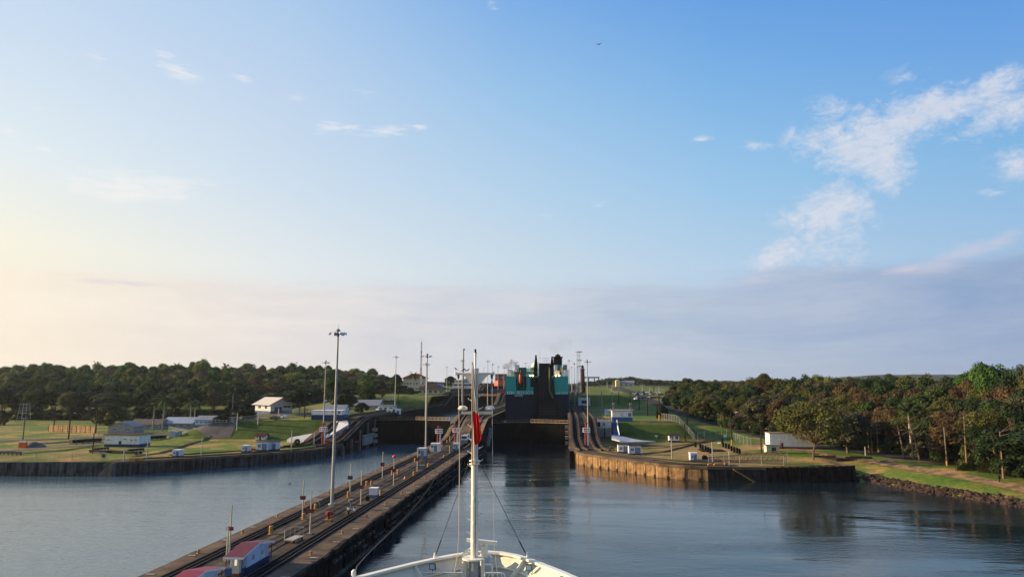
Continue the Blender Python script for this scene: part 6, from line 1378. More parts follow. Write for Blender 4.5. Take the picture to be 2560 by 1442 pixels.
LPS = [(57, 1100, 1033, 'dark pole standing behind the portable toilets', 'wood', 0), (231, 1134, 1082, 'thick dark leaning pole left of the long white hut', 'wood', 0), (239, 1082, 1018, 'wooden light pole beside the round tree', 'wood', -1), (134, 1075, 1018, 'wooden light pole behind the ochre board fence', 'wood', 1),
       (171, 1098, 1030, 'wooden pole at the middle of the ochre board fence', 'wood', 1), (2, 1058, 1015, 'light pole cut by the left picture edge', 'wood', 0), (367, 1146, 1098, 'thin metal pole right of the yellow barriers', 'metal', 0), (309, 1152, 1118, 'slim metal pole at the left quay steps', 'metal', 0),
       (503, 1142, 1090, 'thin pole in the bright lawn near the left quay', 'metal', 0), (592, 1075, 1032, 'street light beside the curving left road', 'metal', -1), (645, 1060, 1030, 'small pole by the road below the warehouse', 'metal', 1), (580, 1040, 990, 'pale tall pole before the red roofed bungalow', 'metal', 0),
       (761, 1045, 982, 'dark pole standing right of the wide tree by the warehouse', 'wood', 1), (696, 1050, 1020, 'pale pole at the warehouse door', 'metal', 0), (840, 1016, 975, 'dark pole behind the great mast above the gabled house', 'wood', -1), (902, 1020, 985, 'dark pole above the silver roofed workshop', 'wood', 0),
       (785, 1112, 1078, 'short lamp pole at the left end of the chute', 'metal', 0), (995, 1016, 978, 'thin pole near the left hill road', 'wood', -1), (728, 1130, 1075, 'slim metal pole on the quay left of the chute', 'metal', 0)]
for (px, py, tp, lb, kd, am) in LPS: lightpole(px, py, tp, lb, kd, am)
RPS = [(1680, 1147, 1094, 'pole with dark box in the middle of the dry right lawn', 'metal', 0, 0), (1782, 1156, 1104, 'lamp post beside the lattice boom', 'metal', 1, 0), (1824, 1162, 1128, 'short post with white lamp head on the right quay corner', 'metal', 0, 0), (1830, 1115, 1028, 'wooden light pole with yellow foot by the right fence', 'wood', 1, 1),
       (1904, 1133, 1042, 'tall thin dark pole left of the storage building', 'wood', 0, 0), (1713, 1103, 1058, 'light pole at the foot of the curving fence', 'wood', 0, 1), (1718, 1063, 1036, 'short light pole inside the curving fence', 'wood', 0, 0), (1812, 1068, 1032, 'pole with yellow foot across the road before the forest', 'wood', 0, 1),
       (1649, 1050, 985, 'dark light pole with yellow foot on top of the right bank', 'wood', 0, 1), (1619, 1040, 982, 'thick black pole beside the right road', 'wood', 0, 0), (1598, 1026, 982, 'dark street light left of the thick black pole', 'wood', -1, 0), (1576, 1020, 982, 'dark street light with lit head behind the blue based hut', 'wood', 1, 0),
       (1547, 1012, 979, 'dark street light at the edge of the second green bank', 'wood', 1, 0), (1531, 1022, 962, 'thin pole rising from the middle of the right banks', 'metal', 0, 0), (1505, 1030, 978, 'thin pole in front of the square blue sign', 'metal', 0, 0), (1699, 1020, 985, 'dark pole at the left edge of the right forest', 'wood', 0, 0), (1664, 1012, 978, 'slim pole near the right forest corner', 'wood', 0, 0),
       (1740, 1042, 990, 'slender trunk-like pole against the dark right forest', 'wood', 0, 0), (1518, 972, 952, 'distant street light left of the far yellow house', 'metal', 1, 0), (1533, 970, 951, 'distant street light nearer the far yellow house', 'metal', 1, 0), (1606, 980, 961, 'pale pole beyond the car park', 'metal', 1, 0),
       (1625, 985, 965, 'far pole left of three in the distant field', 'metal', 0, 0), (1635, 985, 966, 'far pole in the middle of three in the distant field', 'wood', 0, 0), (1648, 984, 966, 'far pole right of three in the distant field', 'metal', 0, 0), (1486, 968, 944, 'far pole near the bridge', 'wood', 1, 0)]
for (px, py, tp, lb, kd, am, ye) in RPS: lightpole(px, py, tp, lb, kd, am, 'street light poles', bool(ye), lit=am != 0)
POLG = mat('pole_grey_brown', (.19, .16, .13), .9, .25, 1)
def powerframe():
    p1 = P3(2173, 1132); p2 = P3(2181, 1134); p3 = P3(2196, 1131); g = empty('power_pole_frame', p1, 'frame of three wooden power poles with yellow feet and crossarms', 'power pole')
    O = Vector(p1)
    for q, px, tp in ((p1, 2170, 1050), (p2, 2180, 1082), (p3, 2191, 1052)):
        v = Vector(q) - O; zt_ = AY(px, tp, q[1])[1] - q[2]; b = MB(); b.cyl((v.x, v.y, -.3), (v.x, v.y, zt_), .2, .14, 8); b.build('pole', POLG, g); b = MB(); b.cyl((v.x, v.y, 0), (v.x, v.y, 1.7), .24, n=10); b.build('yellow_guard', ORANGE, g)
    v3 = Vector(p3) - O; b = MB()
    for zpx in (1062, 1072, 1082): z = AY(2180, zpx, p1[1])[1] - O.z; b.box(-.3, v3.x + .3, -.08, .08, z, z + .16); [b.lathe([(.08, 0), (.1, .25)], 6, (x, 0, z + .16)) for x in (v3.x * .3, v3.x * .55, v3.x * .8)]
    b.build('crossarm', mat('crossarm_grey', (.28, .26, .24), .8, .1, 1), g)
    q = P3(2368, 1163); z1 = AY(2364, 1072, q[1])[1]
    b = MB()
    for zpx, dz in ((1056, -1.5), (1064, -2.3), (1070, -3.0)):
        z = AY(2191, zpx, p3[1])[1] - O.z; a = Vector((v3.x, v3.y, z)); e = Vector(q) - O; e.z = z1 - O.z + dz; pts = []
        for i in range(13): t = i / 12; m_ = a.lerp(e, t); m_.z -= 3 * t * (1 - t); pts.append(m_)
        b.tube(pts, .03, 4)
    b.build('power_line', WIRE, g)
powerframe()
lightpole(2368, 1164, 1067, 'single wooden pole with yellow foot standing alone before the right forest', 'grey', 0, 'street light poles', True)
lightpole(2164, 1138, 1115, 'short white marker post left of the power pole frame', 'metal', 0)
p = P3(2499, 1207); g = empty('guy_post', p, 'short leaning black post with stay on the right shore', 'post'); b = MB(); b.cyl((0, 0, 0), (0, 0, 2.4), .12, n=8); b.box(-.15, .3, -.15, .15, .9, 1.6); b.build('post', BLACK, g); b = MB(); b.cyl((0, 0, 2.3), (-5.2, 2, 5.2), .05, n=5); b.build('stay', BLACK, g)
# radio mast, lattice tower, old lighthouse
def lattice(px, by, ty, w0, label, m1, m2, Y, name, cat, platforms=(), wt=.4, extra=None):
    x, zt_ = AY(px, ty, Y); z0 = h(x, Y) if abs(x + 30) > 70 or True else 20; g = empty(name, (x, Y, z0), label, cat); ht = zt_ - z0; n = 12; prevs = None
    for si in range(6):
        b = MB(); m = (m1, m2)[si % 2]
        for q in range(2):
            i = si * 2 + q; t0, t1 = i / n, (i + 1) / n; a0, a1 = lerp(w0, w0 * wt, t0), lerp(w0, w0 * wt, t1)
            cs_ = [(-1, -1), (1, -1), (1, 1), (-1, 1)]
            for k, (sx_, sy_) in enumerate(cs_):
                nx_, ny_ = cs_[(k + 1) % 4]; b.cyl((sx_ * a0, sy_ * a0, ht * t0), (sx_ * a1, sy_ * a1, ht * t1), .16, n=4, cap=False); b.cyl((sx_ * a0, sy_ * a0, ht * t0), (nx_ * a1, ny_ * a1, ht * t1), .08, n=4, cap=False); b.cyl((sx_ * a1, sy_ * a1, ht * t1), (nx_ * a1, ny_ * a1, ht * t1), .08, n=4, cap=False)
        b.build('lattice_section', m, g)
    b = MB(); b.cyl((0, 0, ht), (0, 0, ht * 1.06), .1, n=5)
    for (t, w_) in platforms: b.lathe([(w_, ht * t), (w_, ht * t + .5)], 10)
    if platforms: b.build('platform', mat('platform_grey', (.4, .4, .42), .6, .1, 1), g)
    else: b.build('antenna_rod', m1, g)
    return g
RW = mat('mast_red', (.62, .10, .08), .6, .1, 1)
lattice(1054, 965, 855, .75, 'tall slender red and white radio mast behind the hipped houses', RW, WHITEW, 560, 'radio_mast', 'mast')
lattice(1446, 962, 880, 1.9, 'white lattice tower with platforms right of the green ship', WHITEW, mat('pale_grey', (.55, .57, .6), .6, .1, 1), 600, 'lattice_tower', 'tower', ((.66, 2.6), (.8, 3.2), (1.0, 3.6)), .6)
x, zt_ = AY(1456, 912, 640); z0 = h(x, 640) if x > 17 else zr(x, 640); b = MB(); x0 = x; ht = zt_ - z0; g = empty('old_lighthouse', (x, 640, z0), 'dark brown tapering old lighthouse beside the lattice tower', 'lighthouse')
b.lathe([(2.6, -1), (1.7, ht * .8), (1.75, ht * .82)], 14); b.build('tower_shaft', mat('light_brown_dark', (.075, .045, .035), .9, .2, .5), g); b = MB(); b.lathe([(2.4, ht * .82), (2.4, ht * .85), (1.3, ht * .86), (1.3, ht * .93), (1.6, ht * .94), (.2, ht)], 12); b.build('lantern_room', mat('lantern_dark', (.06, .05, .05), .7, .2, 1), g)
x, z = AY(1470, 945, 1100); g = empty('far_bridge', (x, 1100, 24), 'grey girder bridge far off behind the lighthouse', 'bridge'); zz = z - 24; b = MB(); b.box(-12, 18, -2, 2, zz, zz + 2.2); b.build('deck', mat('bridge_grey', (.25, .27, .3), .8, .1, .2), g)
for xx in (-8, 1, 10, 17): b = MB(); b.box(xx - .8, xx + .8, -1.5, 1.5, -2, zz); b.build('pier', mat('bridge_grey', (0,) * 3), g)
p = P3(1560, 972, 400); p = (AY(1565, 960, 760)[0], 760, h(AY(1565, 960, 760)[0], 760)); hut('villa', 'distant cream and grey house with sunlit gable on the far rise', 'house', p, 17, 12, 4.2, 'gablex', mat('villa_wall', (.5, .48, .42), .8, .1, .5), None, 0, ROOFG, .8, 2.2, wins=(('f', -5, 1.4, 2, 1.4), ('f', 0, 1.4, 2, 1.4), ('f', 5, 1.4, 2, 1.4)))
b = MB(); b.prism_y([(-11, 0), (-6.5, 0), (-6.5, 6.6), (-9, 7.8), (-11, 6.8)], -1, 10); o = b.build('gable_wing', mat('villa_yellow', (.80, .62, .28), .8, .05, .5)); o.location = p; tag(o, 'yellow gable end wing attached beside the distant cream house', 'house')
x, z = AY(1450, 985, 480); p = (AY(1459, 985, 480)[0], 470, zr(15, 470)); hut('control_hut', 'small white hut with blue window band on the upper right wall', 'building', (p[0], 470, T2), 8, 5, 5, 'flat', WH, None, 0, WHITE, .3, wins=(('f', .5, 1.6, 4.5, 2),), winm=BLUE)
# cars
def car_proto(m, van=False):
    g = empty('parked_car', (0, 0, 0), 'x', 'car'); b = MB(); hh = 1.9 if van else 1.42
    b.prism_x([(-2.1, .3), (2.1, .3), (2.15, .75), (1.9, .92), (1.1, .98), (.55, hh), (-1.3, hh), (-2.0, .98 if not van else hh - .1), (-2.15, .7)], -.85, .85); b.build('body', m, g)
    b = MB(); b.prism_x([(.62, 1.02), (.42, hh - .08), (-1.15, hh - .08), (-1.6, 1.02)], -.87, .87); b.build('window', GLASS, g)
    for s in (-1, 1):
        for y in (-1.3, 1.3): c = MB(); c.lathe([(.32, -.1), (.32, .1)], 12); w_ = c.build('wheel', BLACK, g); w_.location = (s * .8, y, .32); w_.rotation_euler = (0, pi / 2, 0)
        b = MB(); b.box(s * .6 - .15, s * .6 + .15, 2.1, 2.16, .6, .75); b.build('headlight', WHITE, g)
    return g
CC = [('white', (.75, .75, .75)), ('silver', (.45, .46, .48)), ('dark', (.03, .03, .04)), ('red', (.35, .03, .03)), ('blue', (.05, .10, .25))]
protos = [None] * 5
def car(pt, ci, rz, label, grp, cat='car'):
    if protos[ci] is None: protos[ci] = car_proto(mat('car_' + CC[ci][0], CC[ci][1], .3, .05, 1, spec=.5)); o = protos[ci]
    else: o = copy_tree(protos[ci])
    o.location = (pt[0], pt[1], pt[2] + .1); o.rotation_euler = (0, 0, rz); return tag(o, label, cat, grp)
car(P3(705, 1045), 0, R(80), 'white car parked at the warehouse beside the fence', 'cars on the left bank'); car(P3(687, 1048), 2, R(80), 'dark car parked left of the white car at the warehouse', 'cars on the left bank')
for i, px in enumerate((786, 795, 804, 815, 823)): car(P3(px, 1005, 350), (1, 0, 1, 0, 2)[i], R(10), '%s car from the left in the short row on the left rise' % ordn[i], 'cars on the left bank')
for i, px in enumerate((961, 969, 976)): car(P3(px, 1003, 350), (1, 0, 1)[i], R(80), '%s car from the left on the dry patch beside the leafless tree' % ordn[i], 'cars on the left bank')
car(P3(945, 1028, 300), 0, R(0), 'white van standing at the carport of the white block', 'cars on the left bank', 'van')
random.seed(21); n_ = 0
for r_, (py, cnt, x0, x1) in enumerate(((996, 9, 1590, 1662), (988, 8, 1588, 1656), (983, 6, 1592, 1650))):
    for i in range(cnt):
        ci = random.choice((0, 1, 2, 0, 3, 4, 2)); px = lerp(x0, x1, (i + .5) / cnt)
        car(P3(px, py, 400), ci, R(random.choice((75, 100))), '%s car, %s from the left in the %s row of the far car park' % (CC[ci][0], ordn[i], ('nearest', 'middle', 'farthest')[r_]), 'cars in the far car park')
car(P3(1589, 1000, 350), 0, R(190), 'white car driving alone on the right road', 'cars on the right')
p = P3(2240, 1133); g = empty('utility_trailer', p, 'pale flatbed trailer parked at the foot of the right forest', 'trailer'); b = MB(); b.box(-2.2, 2.2, -.8, .8, .55, .75); b.box(-.3, .5, -.7, .7, .75, 1.1); b.build('bed', mat('trailer_pale', (.4, .36, .26), .7, .1, 1), g)
for s in (-1, 1): c = MB(); c.lathe([(.35, -.1), (.35, .1)], 12); w_ = c.build('wheel', BLACK, g); w_.location = (s * 1.0, -.8, .35); w_.rotation_euler = (pi / 2, 0, 0)
p = P3(1985, 1082, 240); b = MB(); b.box(-.8, .8, -.03, .03, 1.6, 2.5); b.cyl((0, 0, 0), (0, 0, 1.6), .05, n=6); o = b.build('red_sign', mat('sign_red', (.8, .04, .02), .5, .05, 1)); o.location = P3(1946, 1092, 240); tag(o, 'bright red board sign above the storage building roof', 'sign')
for (px, py, lb) in ((1813, 1098, 'white notice board on the fence by the right road'), (1641, 1097, 'small white sign at the foot of the right green bank')):
    p = P3(px, py); b = MB(); b.box(-.6, .6, -.03, .03, .8, 1.9 if px > 1700 else 1.3); b.cyl((0, .05, -.1), (0, .05, .9), .05, n=5); o = b.build('notice_board', WHITE); o.location = p; tag(o, lb, 'sign')
p = P3(1725, 1072); person_ = None
# lumber by the bare tree
random.seed(12)
for i, (px, py) in enumerate(((2062, 1144), (2078, 1148), (2098, 1150), (2118, 1152), (2142, 1148), (2152, 1146))):
    p = P3(px, py); b = MB(); b.prism([(-3.2, -.4), (3.2, -.3), (3.2, .35), (-3.2, .4)], -.1, random.uniform(.25, .6)); b.cyl((-3, .3, .5), (3, .1, .4), .2, n=7); o = b.build('old_timber', mat('timber_dark', (.035, .026, .02), .9, .3, 1)); o.location = p; o.rotation_euler = (0, 0, R(random.uniform(-35, 5))); tag(o, '%s dark timber balk from the bare tree towards the power poles' % ordn[i], 'timber', 'dark timbers on the right lawn')
heap(2070, 1140, 3.4, 2, 1.0, DIRT, 'earth_mound', 'low brown earth mound beside the timbers', 'mound', 3)
# black cable ducts across the lawns (ground level)
def duct(pts, wd, label):
    o = drape('cable_duct', [P3(x, y)[:2] for x, y in pts], wd, mat('duct_black', (.016, .014, .012), .8, .3, 1), .22, 2.0); return tag(o, label, 'duct')
duct([(60, 1133), (160, 1126), (250, 1114)], 1.6, 'dark cable duct crossing the lawn left of the long white hut')
duct([(330, 1142), (400, 1133), (440, 1122), (480, 1108), (520, 1094), (530, 1092)], 2.0, 'dark curving cable duct across the lawn right of the long white hut')
duct([(1600, 1135), (1660, 1130), (1700, 1120), (1740, 1110), (1790, 1102)], 1.4, 'nearer of two dark cable ducts crossing the dry right lawn'); duct([(1605, 1122), (1660, 1119), (1710, 1112), (1770, 1102)], 1.0, 'farther of two dark cable ducts crossing the dry right lawn')

# ------------------------------------------------------------------ rocks on the right shore
def riprap():
    rnd = random.Random(4); b = MB(); t_ = (1 + 5 ** .5) / 2
    ico = [(-1, t_, 0), (1, t_, 0), (-1, -t_, 0), (1, -t_, 0), (0, -1, t_), (0, 1, t_), (0, -1, -t_), (0, 1, -t_), (t_, 0, -1), (t_, 0, 1), (-t_, 0, -1), (-t_, 0, 1)]
    icf = [(0, 11, 5), (0, 5, 1), (0, 1, 7), (0, 7, 10), (0, 10, 11), (1, 5, 9), (5, 11, 4), (11, 10, 2), (10, 7, 6), (7, 1, 8), (3, 9, 4), (3, 4, 2), (3, 2, 6), (3, 6, 8), (3, 8, 9), (4, 9, 5), (2, 4, 11), (6, 2, 10), (8, 6, 7), (9, 8, 1)]
    line = [(78, 203.5)] + [p for p in SHORE if p[1] > 60]; P = densify(line, .55)
    for i, p in enumerate(P):
        q = P[min(len(P) - 1, i + 1)]; o_ = P[max(0, i - 1)]; dx, dy = q[0] - o_[0], q[1] - o_[1]; l = hypot(dx, dy) or 1; nx, ny = -dy / l, dx / l
        for k in range(7):
            u = rnd.uniform(.5, 6.0); x, y = p[0] + nx * u + rnd.uniform(-.3, .3), p[1] + ny * u; r = rnd.uniform(.32, .95) * (1 if u < 4.4 else .65)
            z = -1.2 + u * .42 + r * .1; sx_, sy_, sz_ = rnd.uniform(.8, 1.4), rnd.uniform(.7, 1.3), rnd.uniform(.6, 1.0); a = rnd.uniform(0, 6)
            vs = []
            for v in ico:
                j = rnd.uniform(.8, 1.15) * r / 1.9; X, Y_, Z = v[0] * sx_ * j, v[1] * sy_ * j, v[2] * sz_ * j; vs.append((x + X * cos(a) - Y_ * sin(a), y + X * sin(a) + Y_ * cos(a), z + Z))
            b.add(vs, icf)
    o = b.build('riprap', ROCK); return tag(o, 'band of dark brown boulders along the waterline of the right shore', 'rocks', None, 'stuff')
riprap()

# ------------------------------------------------------------------ trees
def leafquad(vs, fs, c, n, s, rnd):
    n = Vector(n); 
    if n.length < 1e-3: n = Vector((0, 0, 1))
    n.normalize(); u = n.orthogonal().normalized(); a = rnd.uniform(0, 6.283); v = n.cross(u); u2 = u * cos(a) + v * sin(a); v2 = n.cross(u2); e = s * rnd.uniform(.6, 1.3); f = e * rnd.uniform(.45, .8); o = len(vs); c = Vector(c)
    vs += [c - u2 * e, c - v2 * f, c + u2 * e, c + v2 * f]; fs.append((o, o + 1, o + 2, o + 3))
def make_crown(seed, Rw, Hc, zc_, nl, nleaf, lsz, flat=.62, spread=1.0, hollow=.3, drop=0.0):
    """lobed crown: Rw radius, Hc half height, zc_ centre height; returns verts, faces, lobe centres"""
    rnd = random.Random(seed); vs = []; fs = []; lobes = []
    for i in range(nl):
        th = rnd.uniform(0, 6.283); u = rnd.uniform(-.85, 1) if i > nl * .35 else rnd.uniform(.25, 1); rr = sqrt(max(0, 1 - u * u)) * rnd.uniform(.72, 1.0) ** .5
        c = Vector((cos(th) * rr * Rw * .80 * spread, sin(th) * rr * Rw * .80 * spread, zc_ + u * Hc * .80 + rnd.uniform(-.08, .08) * Hc)); r = Rw * rnd.uniform(.24, .42)
        lobes.append((c, r))
    for c, r in lobes:
        for k in range(nleaf):
            d = Vector((rnd.gauss(0, 1), rnd.gauss(0, 1), rnd.gauss(.35, .9))); 
            if d.length < .01: continue
            d.normalize(); q = rnd.uniform(hollow, 1.06) ** .45
            p = c + Vector((d.x * r * q, d.y * r * q, d.z * r * q * flat)); nn = Vector((d.x, d.y, d.z / flat)).normalized() + Vector((rnd.uniform(-.7, .7), rnd.uniform(-.7, .7), rnd.uniform(-.5, .9)))
            leafquad(vs, fs, p, nn, lsz, rnd)
    return vs, fs, lobes
def make_trunk(seed, lobes, zc_, r0, lim=9):
    rnd = random.Random(seed); b = MB(); fork = zc_ * rnd.uniform(.35, .5); lean = Vector((rnd.uniform(-.5, .5), rnd.uniform(-.5, .5), fork))
    b.tube([(0, 0, -1.5), (lean.x * .2, lean.y * .2, fork * .45), lean], r0, 8, r0 * .72)
    for c, r in sorted(lobes, key=lambda q: rnd.random())[:lim]:
        m = lean.lerp(c, .5) + Vector((rnd.uniform(-.5, .5), rnd.uniform(-.5, .5), -.4)); b.tube([lean, m, c], r0 * .5, 5, r0 * .12)
    return b
TREEP = {}
def tree_proto(kind, seed, Rw, Hc, zc_, nl, nleaf, lsz, flat=.62, hollow=.3, lim=9, r0=.4, name='broadleaf_tree'):
    vs, fs, lobes = make_crown(seed, Rw, Hc, zc_, nl, nleaf, lsz, flat, 1, hollow); b = MB(); b.add(vs, fs); g = empty(name, (0, 0, 0), 'x', 'tree'); cr = b.build('crown', LEAF, g); tr = make_trunk(seed, lobes, zc_, r0, lim).build('trunk', BARK, g)
    TREEP[kind] = [g, False]; g['_h'] = max(v.z for v in vs) * .97; g['_r'] = Rw; return g
# nominal heights are divided out when a tree is placed
tree_proto('dome1', 11, 7.5, 4.8, 10.6, 44, 220, .36, .62)
tree_proto('dome2', 12, 8.0, 4.2, 11.2, 42, 220, .36, .55)
tree_proto('round1', 13, 6.4, 6.4, 8.2, 50, 210, .34, .8)
tree_proto('round2', 14, 5.8, 6.8, 8.4, 48, 210, .34, .85)
tree_proto('tall1', 15, 5.2, 7.8, 9.6, 48, 200, .33, .8)
tree_proto('tall2', 16, 6.0, 7.2, 9.2, 52, 190, .33, .7)
tree_proto('dry1', 17, 6.6, 4.8, 11.0, 30, 120, .26, .5, .5, 24, .42)
tree_proto('dry2', 18, 7.2, 4.6, 10.5, 34, 125, .27, .5, .5, 30, .42)
tree_proto('wide1', 27, 7.4, 3.6, 6.6, 36, 130, .24, .5, .5, 34, .22)
tree_proto('bush1', 19, 4.0, 3.2, 2.6, 26, 230, .28, .7, .3, 5, .2, 'shrub')
tree_proto('bush2', 20, 4.8, 3.0, 2.4, 28, 220, .30, .6, .3, 5, .2, 'shrub')
def place_tree(kind, x, y, top_z, rad, colr, label, grp, cat='tree', z=None, rot=None, rnd=random):
    g, used = TREEP[kind]; o = g if not used else copy_tree(g); TREEP[kind][1] = True
    z0 = h(x, y) if z is None else z; hh = max(3.0, top_z - z0); H0, R0 = g['_h'], g['_r']
    o.location = (x, y, z0 - .1); o.rotation_euler = (0, 0, rot if rot is not None else rnd.uniform(0, 6.28)); o.scale = (rad / R0, rad / R0 * rnd.uniform(.9, 1.1), hh / H0)
    for ch in o.children:
        if ch.name.startswith('crown'): ch.color = (*colr, 1)
    return tag(o, label, cat, grp)
def short(l):
    w_ = l.split()
    while len(w_) > 16 and 'the' in w_: w_.remove('the')
    return ' '.join(w_[:16])
def interp(tab, x):
    if x <= tab[0][0]: return tab[0][1]
    for (a, b_), (c, d_) in zip(tab, tab[1:]):
        if x <= c: return lerp(b_, d_, (x - a) / (c - a))
    return tab[-1][1]
COLS = {'palm green': (.075, .125, .04), 'dark green': (.030, .052, .017), 'deep green': (.022, .042, .016), 'mid green': (.052, .082, .022), 'olive': (.088, .092, .026), 'yellow green': (.12, .14, .03), 'brown': (.100, .066, .034), 'rust brown': (.125, .064, .032), 'fresh green': (.045, .10, .022), 'grey green': (.075, .078, .045)}
SKYL = [(-60, 915), (0, 912), (60, 907), (130, 902), (165, 909), (210, 912), (290, 902), (330, 905), (370, 905), (410, 907), (450, 911), (490, 899), (512, 897), (545, 911), (590, 909), (632, 902), (665, 912), (722, 902), (760, 911), (800, 908), (850, 919), (905, 918), (940, 925), (975, 938), (1000, 945)]
SKYR = [(1650, 985), (1680, 974), (1712, 944), (1750, 940), (1790, 950), (1830, 948), (1868, 945), (1912, 927), (1950, 946), (1990, 935), (2040, 930), (2085, 931), (2130, 941), (2190, 930), (2240, 936), (2300, 935), (2335, 928), (2370, 933), (2430, 929), (2470, 913), (2500, 907), (2530, 912), (2560, 904), (2660, 900)]
LANDL = [(30, 'far left edge'), (75, 'lattice tower frame'), (120, 'gravel heap'), (170, 'left end of the ochre fence'), (220, 'right end of the ochre fence'), (262, 'white hut left corner'), (300, 'long white hut'), (345, 'pale gabled shed'), (390, 'pair of royal palms'), (435, 'blue corrugated roof'), (480, 'single royal palm'), (530, 'low blue shed'), (575, 'dim store building'), (625, 'red roofed bungalow'), (670, 'warehouse ridge'), (715, 'warehouse doors'), (760, 'wide tree by the warehouse'), (805, 'chute side mast'), (850, 'great lamp mast'), (895, 'silver roofed workshop'), (935, 'leafless tree'), (1010, 'hip roofed cream house')]
LANDR = [(1700, 'right forest corner'), (1745, 'curving fence'), (1790, 'pole with yellow foot'), (1835, 'wooden light pole'), (1880, 'roadside fence'), (1930, 'storage building'), (1985, 'red board sign'), (2040, 'bare tree'), (2095, 'dark timbers'), (2145, 'white marker post'), (2195, 'power pole frame'), (2250, 'parked trailer'), (2305, 'first bend of the wires'), (2365, 'lone yellow footed pole'), (2425, 'pale dead trunk'), (2480, 'guy post'), (2530, 'upright palm frond'), (2700, 'right picture edge')]
def near(tab, px): return next((n for v, n in tab if px <= v), tab[-1][1])
rt = random.Random(77)
ROWL = ['at the left forest foot', 'second rank of left forest', 'amid the left forest', 'high in the left forest', 'near the left forest crest', 'on the left skyline']
def forest_left():
    ROWS = [(0, 0), (1, 26), (2, 60), (3, 100), (4, 150), (5, 205)]
    for j, dY in ROWS:
        px = -40.0 + rt.uniform(0, 20)
        while px < 985:
            yf = interp([(0, 436), (520, 440), (600, 478), (760, 505), (1000, 545)], px); Y = yf + dY + rt.uniform(-7, 7); x = AY(px, 1000, Y)[0]
            ft = interp([(0, 972), (200, 978), (400, 974), (560, 975), (640, 975), (760, 972), (900, 975), (1000, 975)], px); sk = interp(SKYL, px); t = j / 5
            ty = lerp(ft, sk, t ** .8) + rt.uniform(-5, 8) * (1 - t * .5) + (rt.uniform(-3, 9) if j == 5 else 0)
            kd = rt.choice(['dome1', 'dome2', 'round1', 'round2', 'tall1', 'tall2', 'dome1', 'dome2'] + (['dry1'] if j in (1, 3, 4) else []))
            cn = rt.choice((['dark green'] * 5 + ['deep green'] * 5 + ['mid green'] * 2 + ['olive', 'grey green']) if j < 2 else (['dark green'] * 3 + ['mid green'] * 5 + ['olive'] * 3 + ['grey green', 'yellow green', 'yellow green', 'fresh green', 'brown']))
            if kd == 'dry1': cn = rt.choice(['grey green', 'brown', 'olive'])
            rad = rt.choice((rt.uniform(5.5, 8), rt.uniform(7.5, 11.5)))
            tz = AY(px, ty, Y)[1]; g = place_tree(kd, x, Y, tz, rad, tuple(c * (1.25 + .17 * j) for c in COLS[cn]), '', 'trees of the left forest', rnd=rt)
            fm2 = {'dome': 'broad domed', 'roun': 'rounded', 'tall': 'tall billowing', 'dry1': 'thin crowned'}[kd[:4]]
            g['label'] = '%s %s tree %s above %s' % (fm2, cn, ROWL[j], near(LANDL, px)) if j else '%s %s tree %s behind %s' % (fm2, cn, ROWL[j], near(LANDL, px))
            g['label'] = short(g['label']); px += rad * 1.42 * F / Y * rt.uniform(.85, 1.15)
forest_left()
ROWR = ['at the right forest front', 'second rank of right forest', 'amid the right forest', 'high in the right forest', 'near the right forest crest', 'on the right skyline']
FB = [(1672, 1012), (1720, 1036), (1800, 1066), (1900, 1086), (2000, 1100), (2100, 1118), (2200, 1128), (2300, 1142), (2400, 1164), (2480, 1180), (2560, 1196), (2700, 1220)]
def forest_right():
    for j in range(6):
        px = 1684.0 + rt.uniform(0, 12) + (0 if j else 6)
        while px < 2680:
            by = interp(FB, px); x0, y0, z0 = hit(px, by, 80); d = Vector((x0, y0, 0)).normalized(); k = (0, 11, 23, 38, 56, 78)[j] * (1 + .3 * (y0 > 300)) + rt.uniform(-3, 3) + 3
            x, Y = x0 + d.x * k, y0 + d.y * k; s_ = F / Y; ft = by - interp([(1670, 34), (1800, 80), (1900, 92), (2000, 95), (2200, 100), (2400, 110), (2600, 130)], px)
            sk = interp(SKYR, px); t = j / 5; ty = lerp(ft, sk, t ** .85) + rt.uniform(-7, 9) * (1 - t * .6) + (rt.uniform(0, 12) if j == 5 else 0)
            kd = rt.choice(['dome1', 'dome2', 'round1', 'round2', 'tall1', 'tall2', 'dry1', 'dry2', 'dry2'])
            cn = rt.choice(['dark green'] * 4 + ['deep green'] * 4 + ['mid green'] + ['olive'] * 4 + ['brown'] * 2 + ['rust brown'] * 2 + ['grey green'])
            if kd[:3] == 'dry': cn = rt.choice(['brown', 'olive', 'brown', 'grey green', 'olive', 'dark green'])
            if px < 2060 and cn in ('brown', 'rust brown') and rt.random() < .75: cn = rt.choice(['dark green', 'olive', 'deep green', 'grey green'])
            if px >= 2060 and cn == 'rust brown' and rt.random() < .5: cn = 'brown'
            if 1860 < px < 1950 and j == 5: kd, cn = 'dome1', 'olive'
            if 2440 < px < 2540 and j >= 4: kd, cn = 'round1', 'fresh green'
            if 2050 < px < 2120 and j == 5: kd, cn = 'dome2', 'yellow green'
            rad = rt.uniform(5.0, 7.6); tz = AY(px, ty, Y)[1]; g = place_tree(kd, x, Y, tz, rad, COLS[cn], '', 'trees of the right forest', rnd=rt)
            fm2 = {'dome': 'broad domed', 'roun': 'rounded', 'tall': 'tall billowing', 'dry1': 'thin crowned', 'dry2': 'sparse flat topped'}.get(kd[:4])
            g['label'] = '%s %s tree %s %s the %s' % (fm2, cn, ROWR[j], 'beside' if j == 0 else 'above', near(LANDR, px))
            g['label'] = short(g['label']); px += rad * 1.35 * s_ * rt.uniform(.85, 1.2)
forest_right()
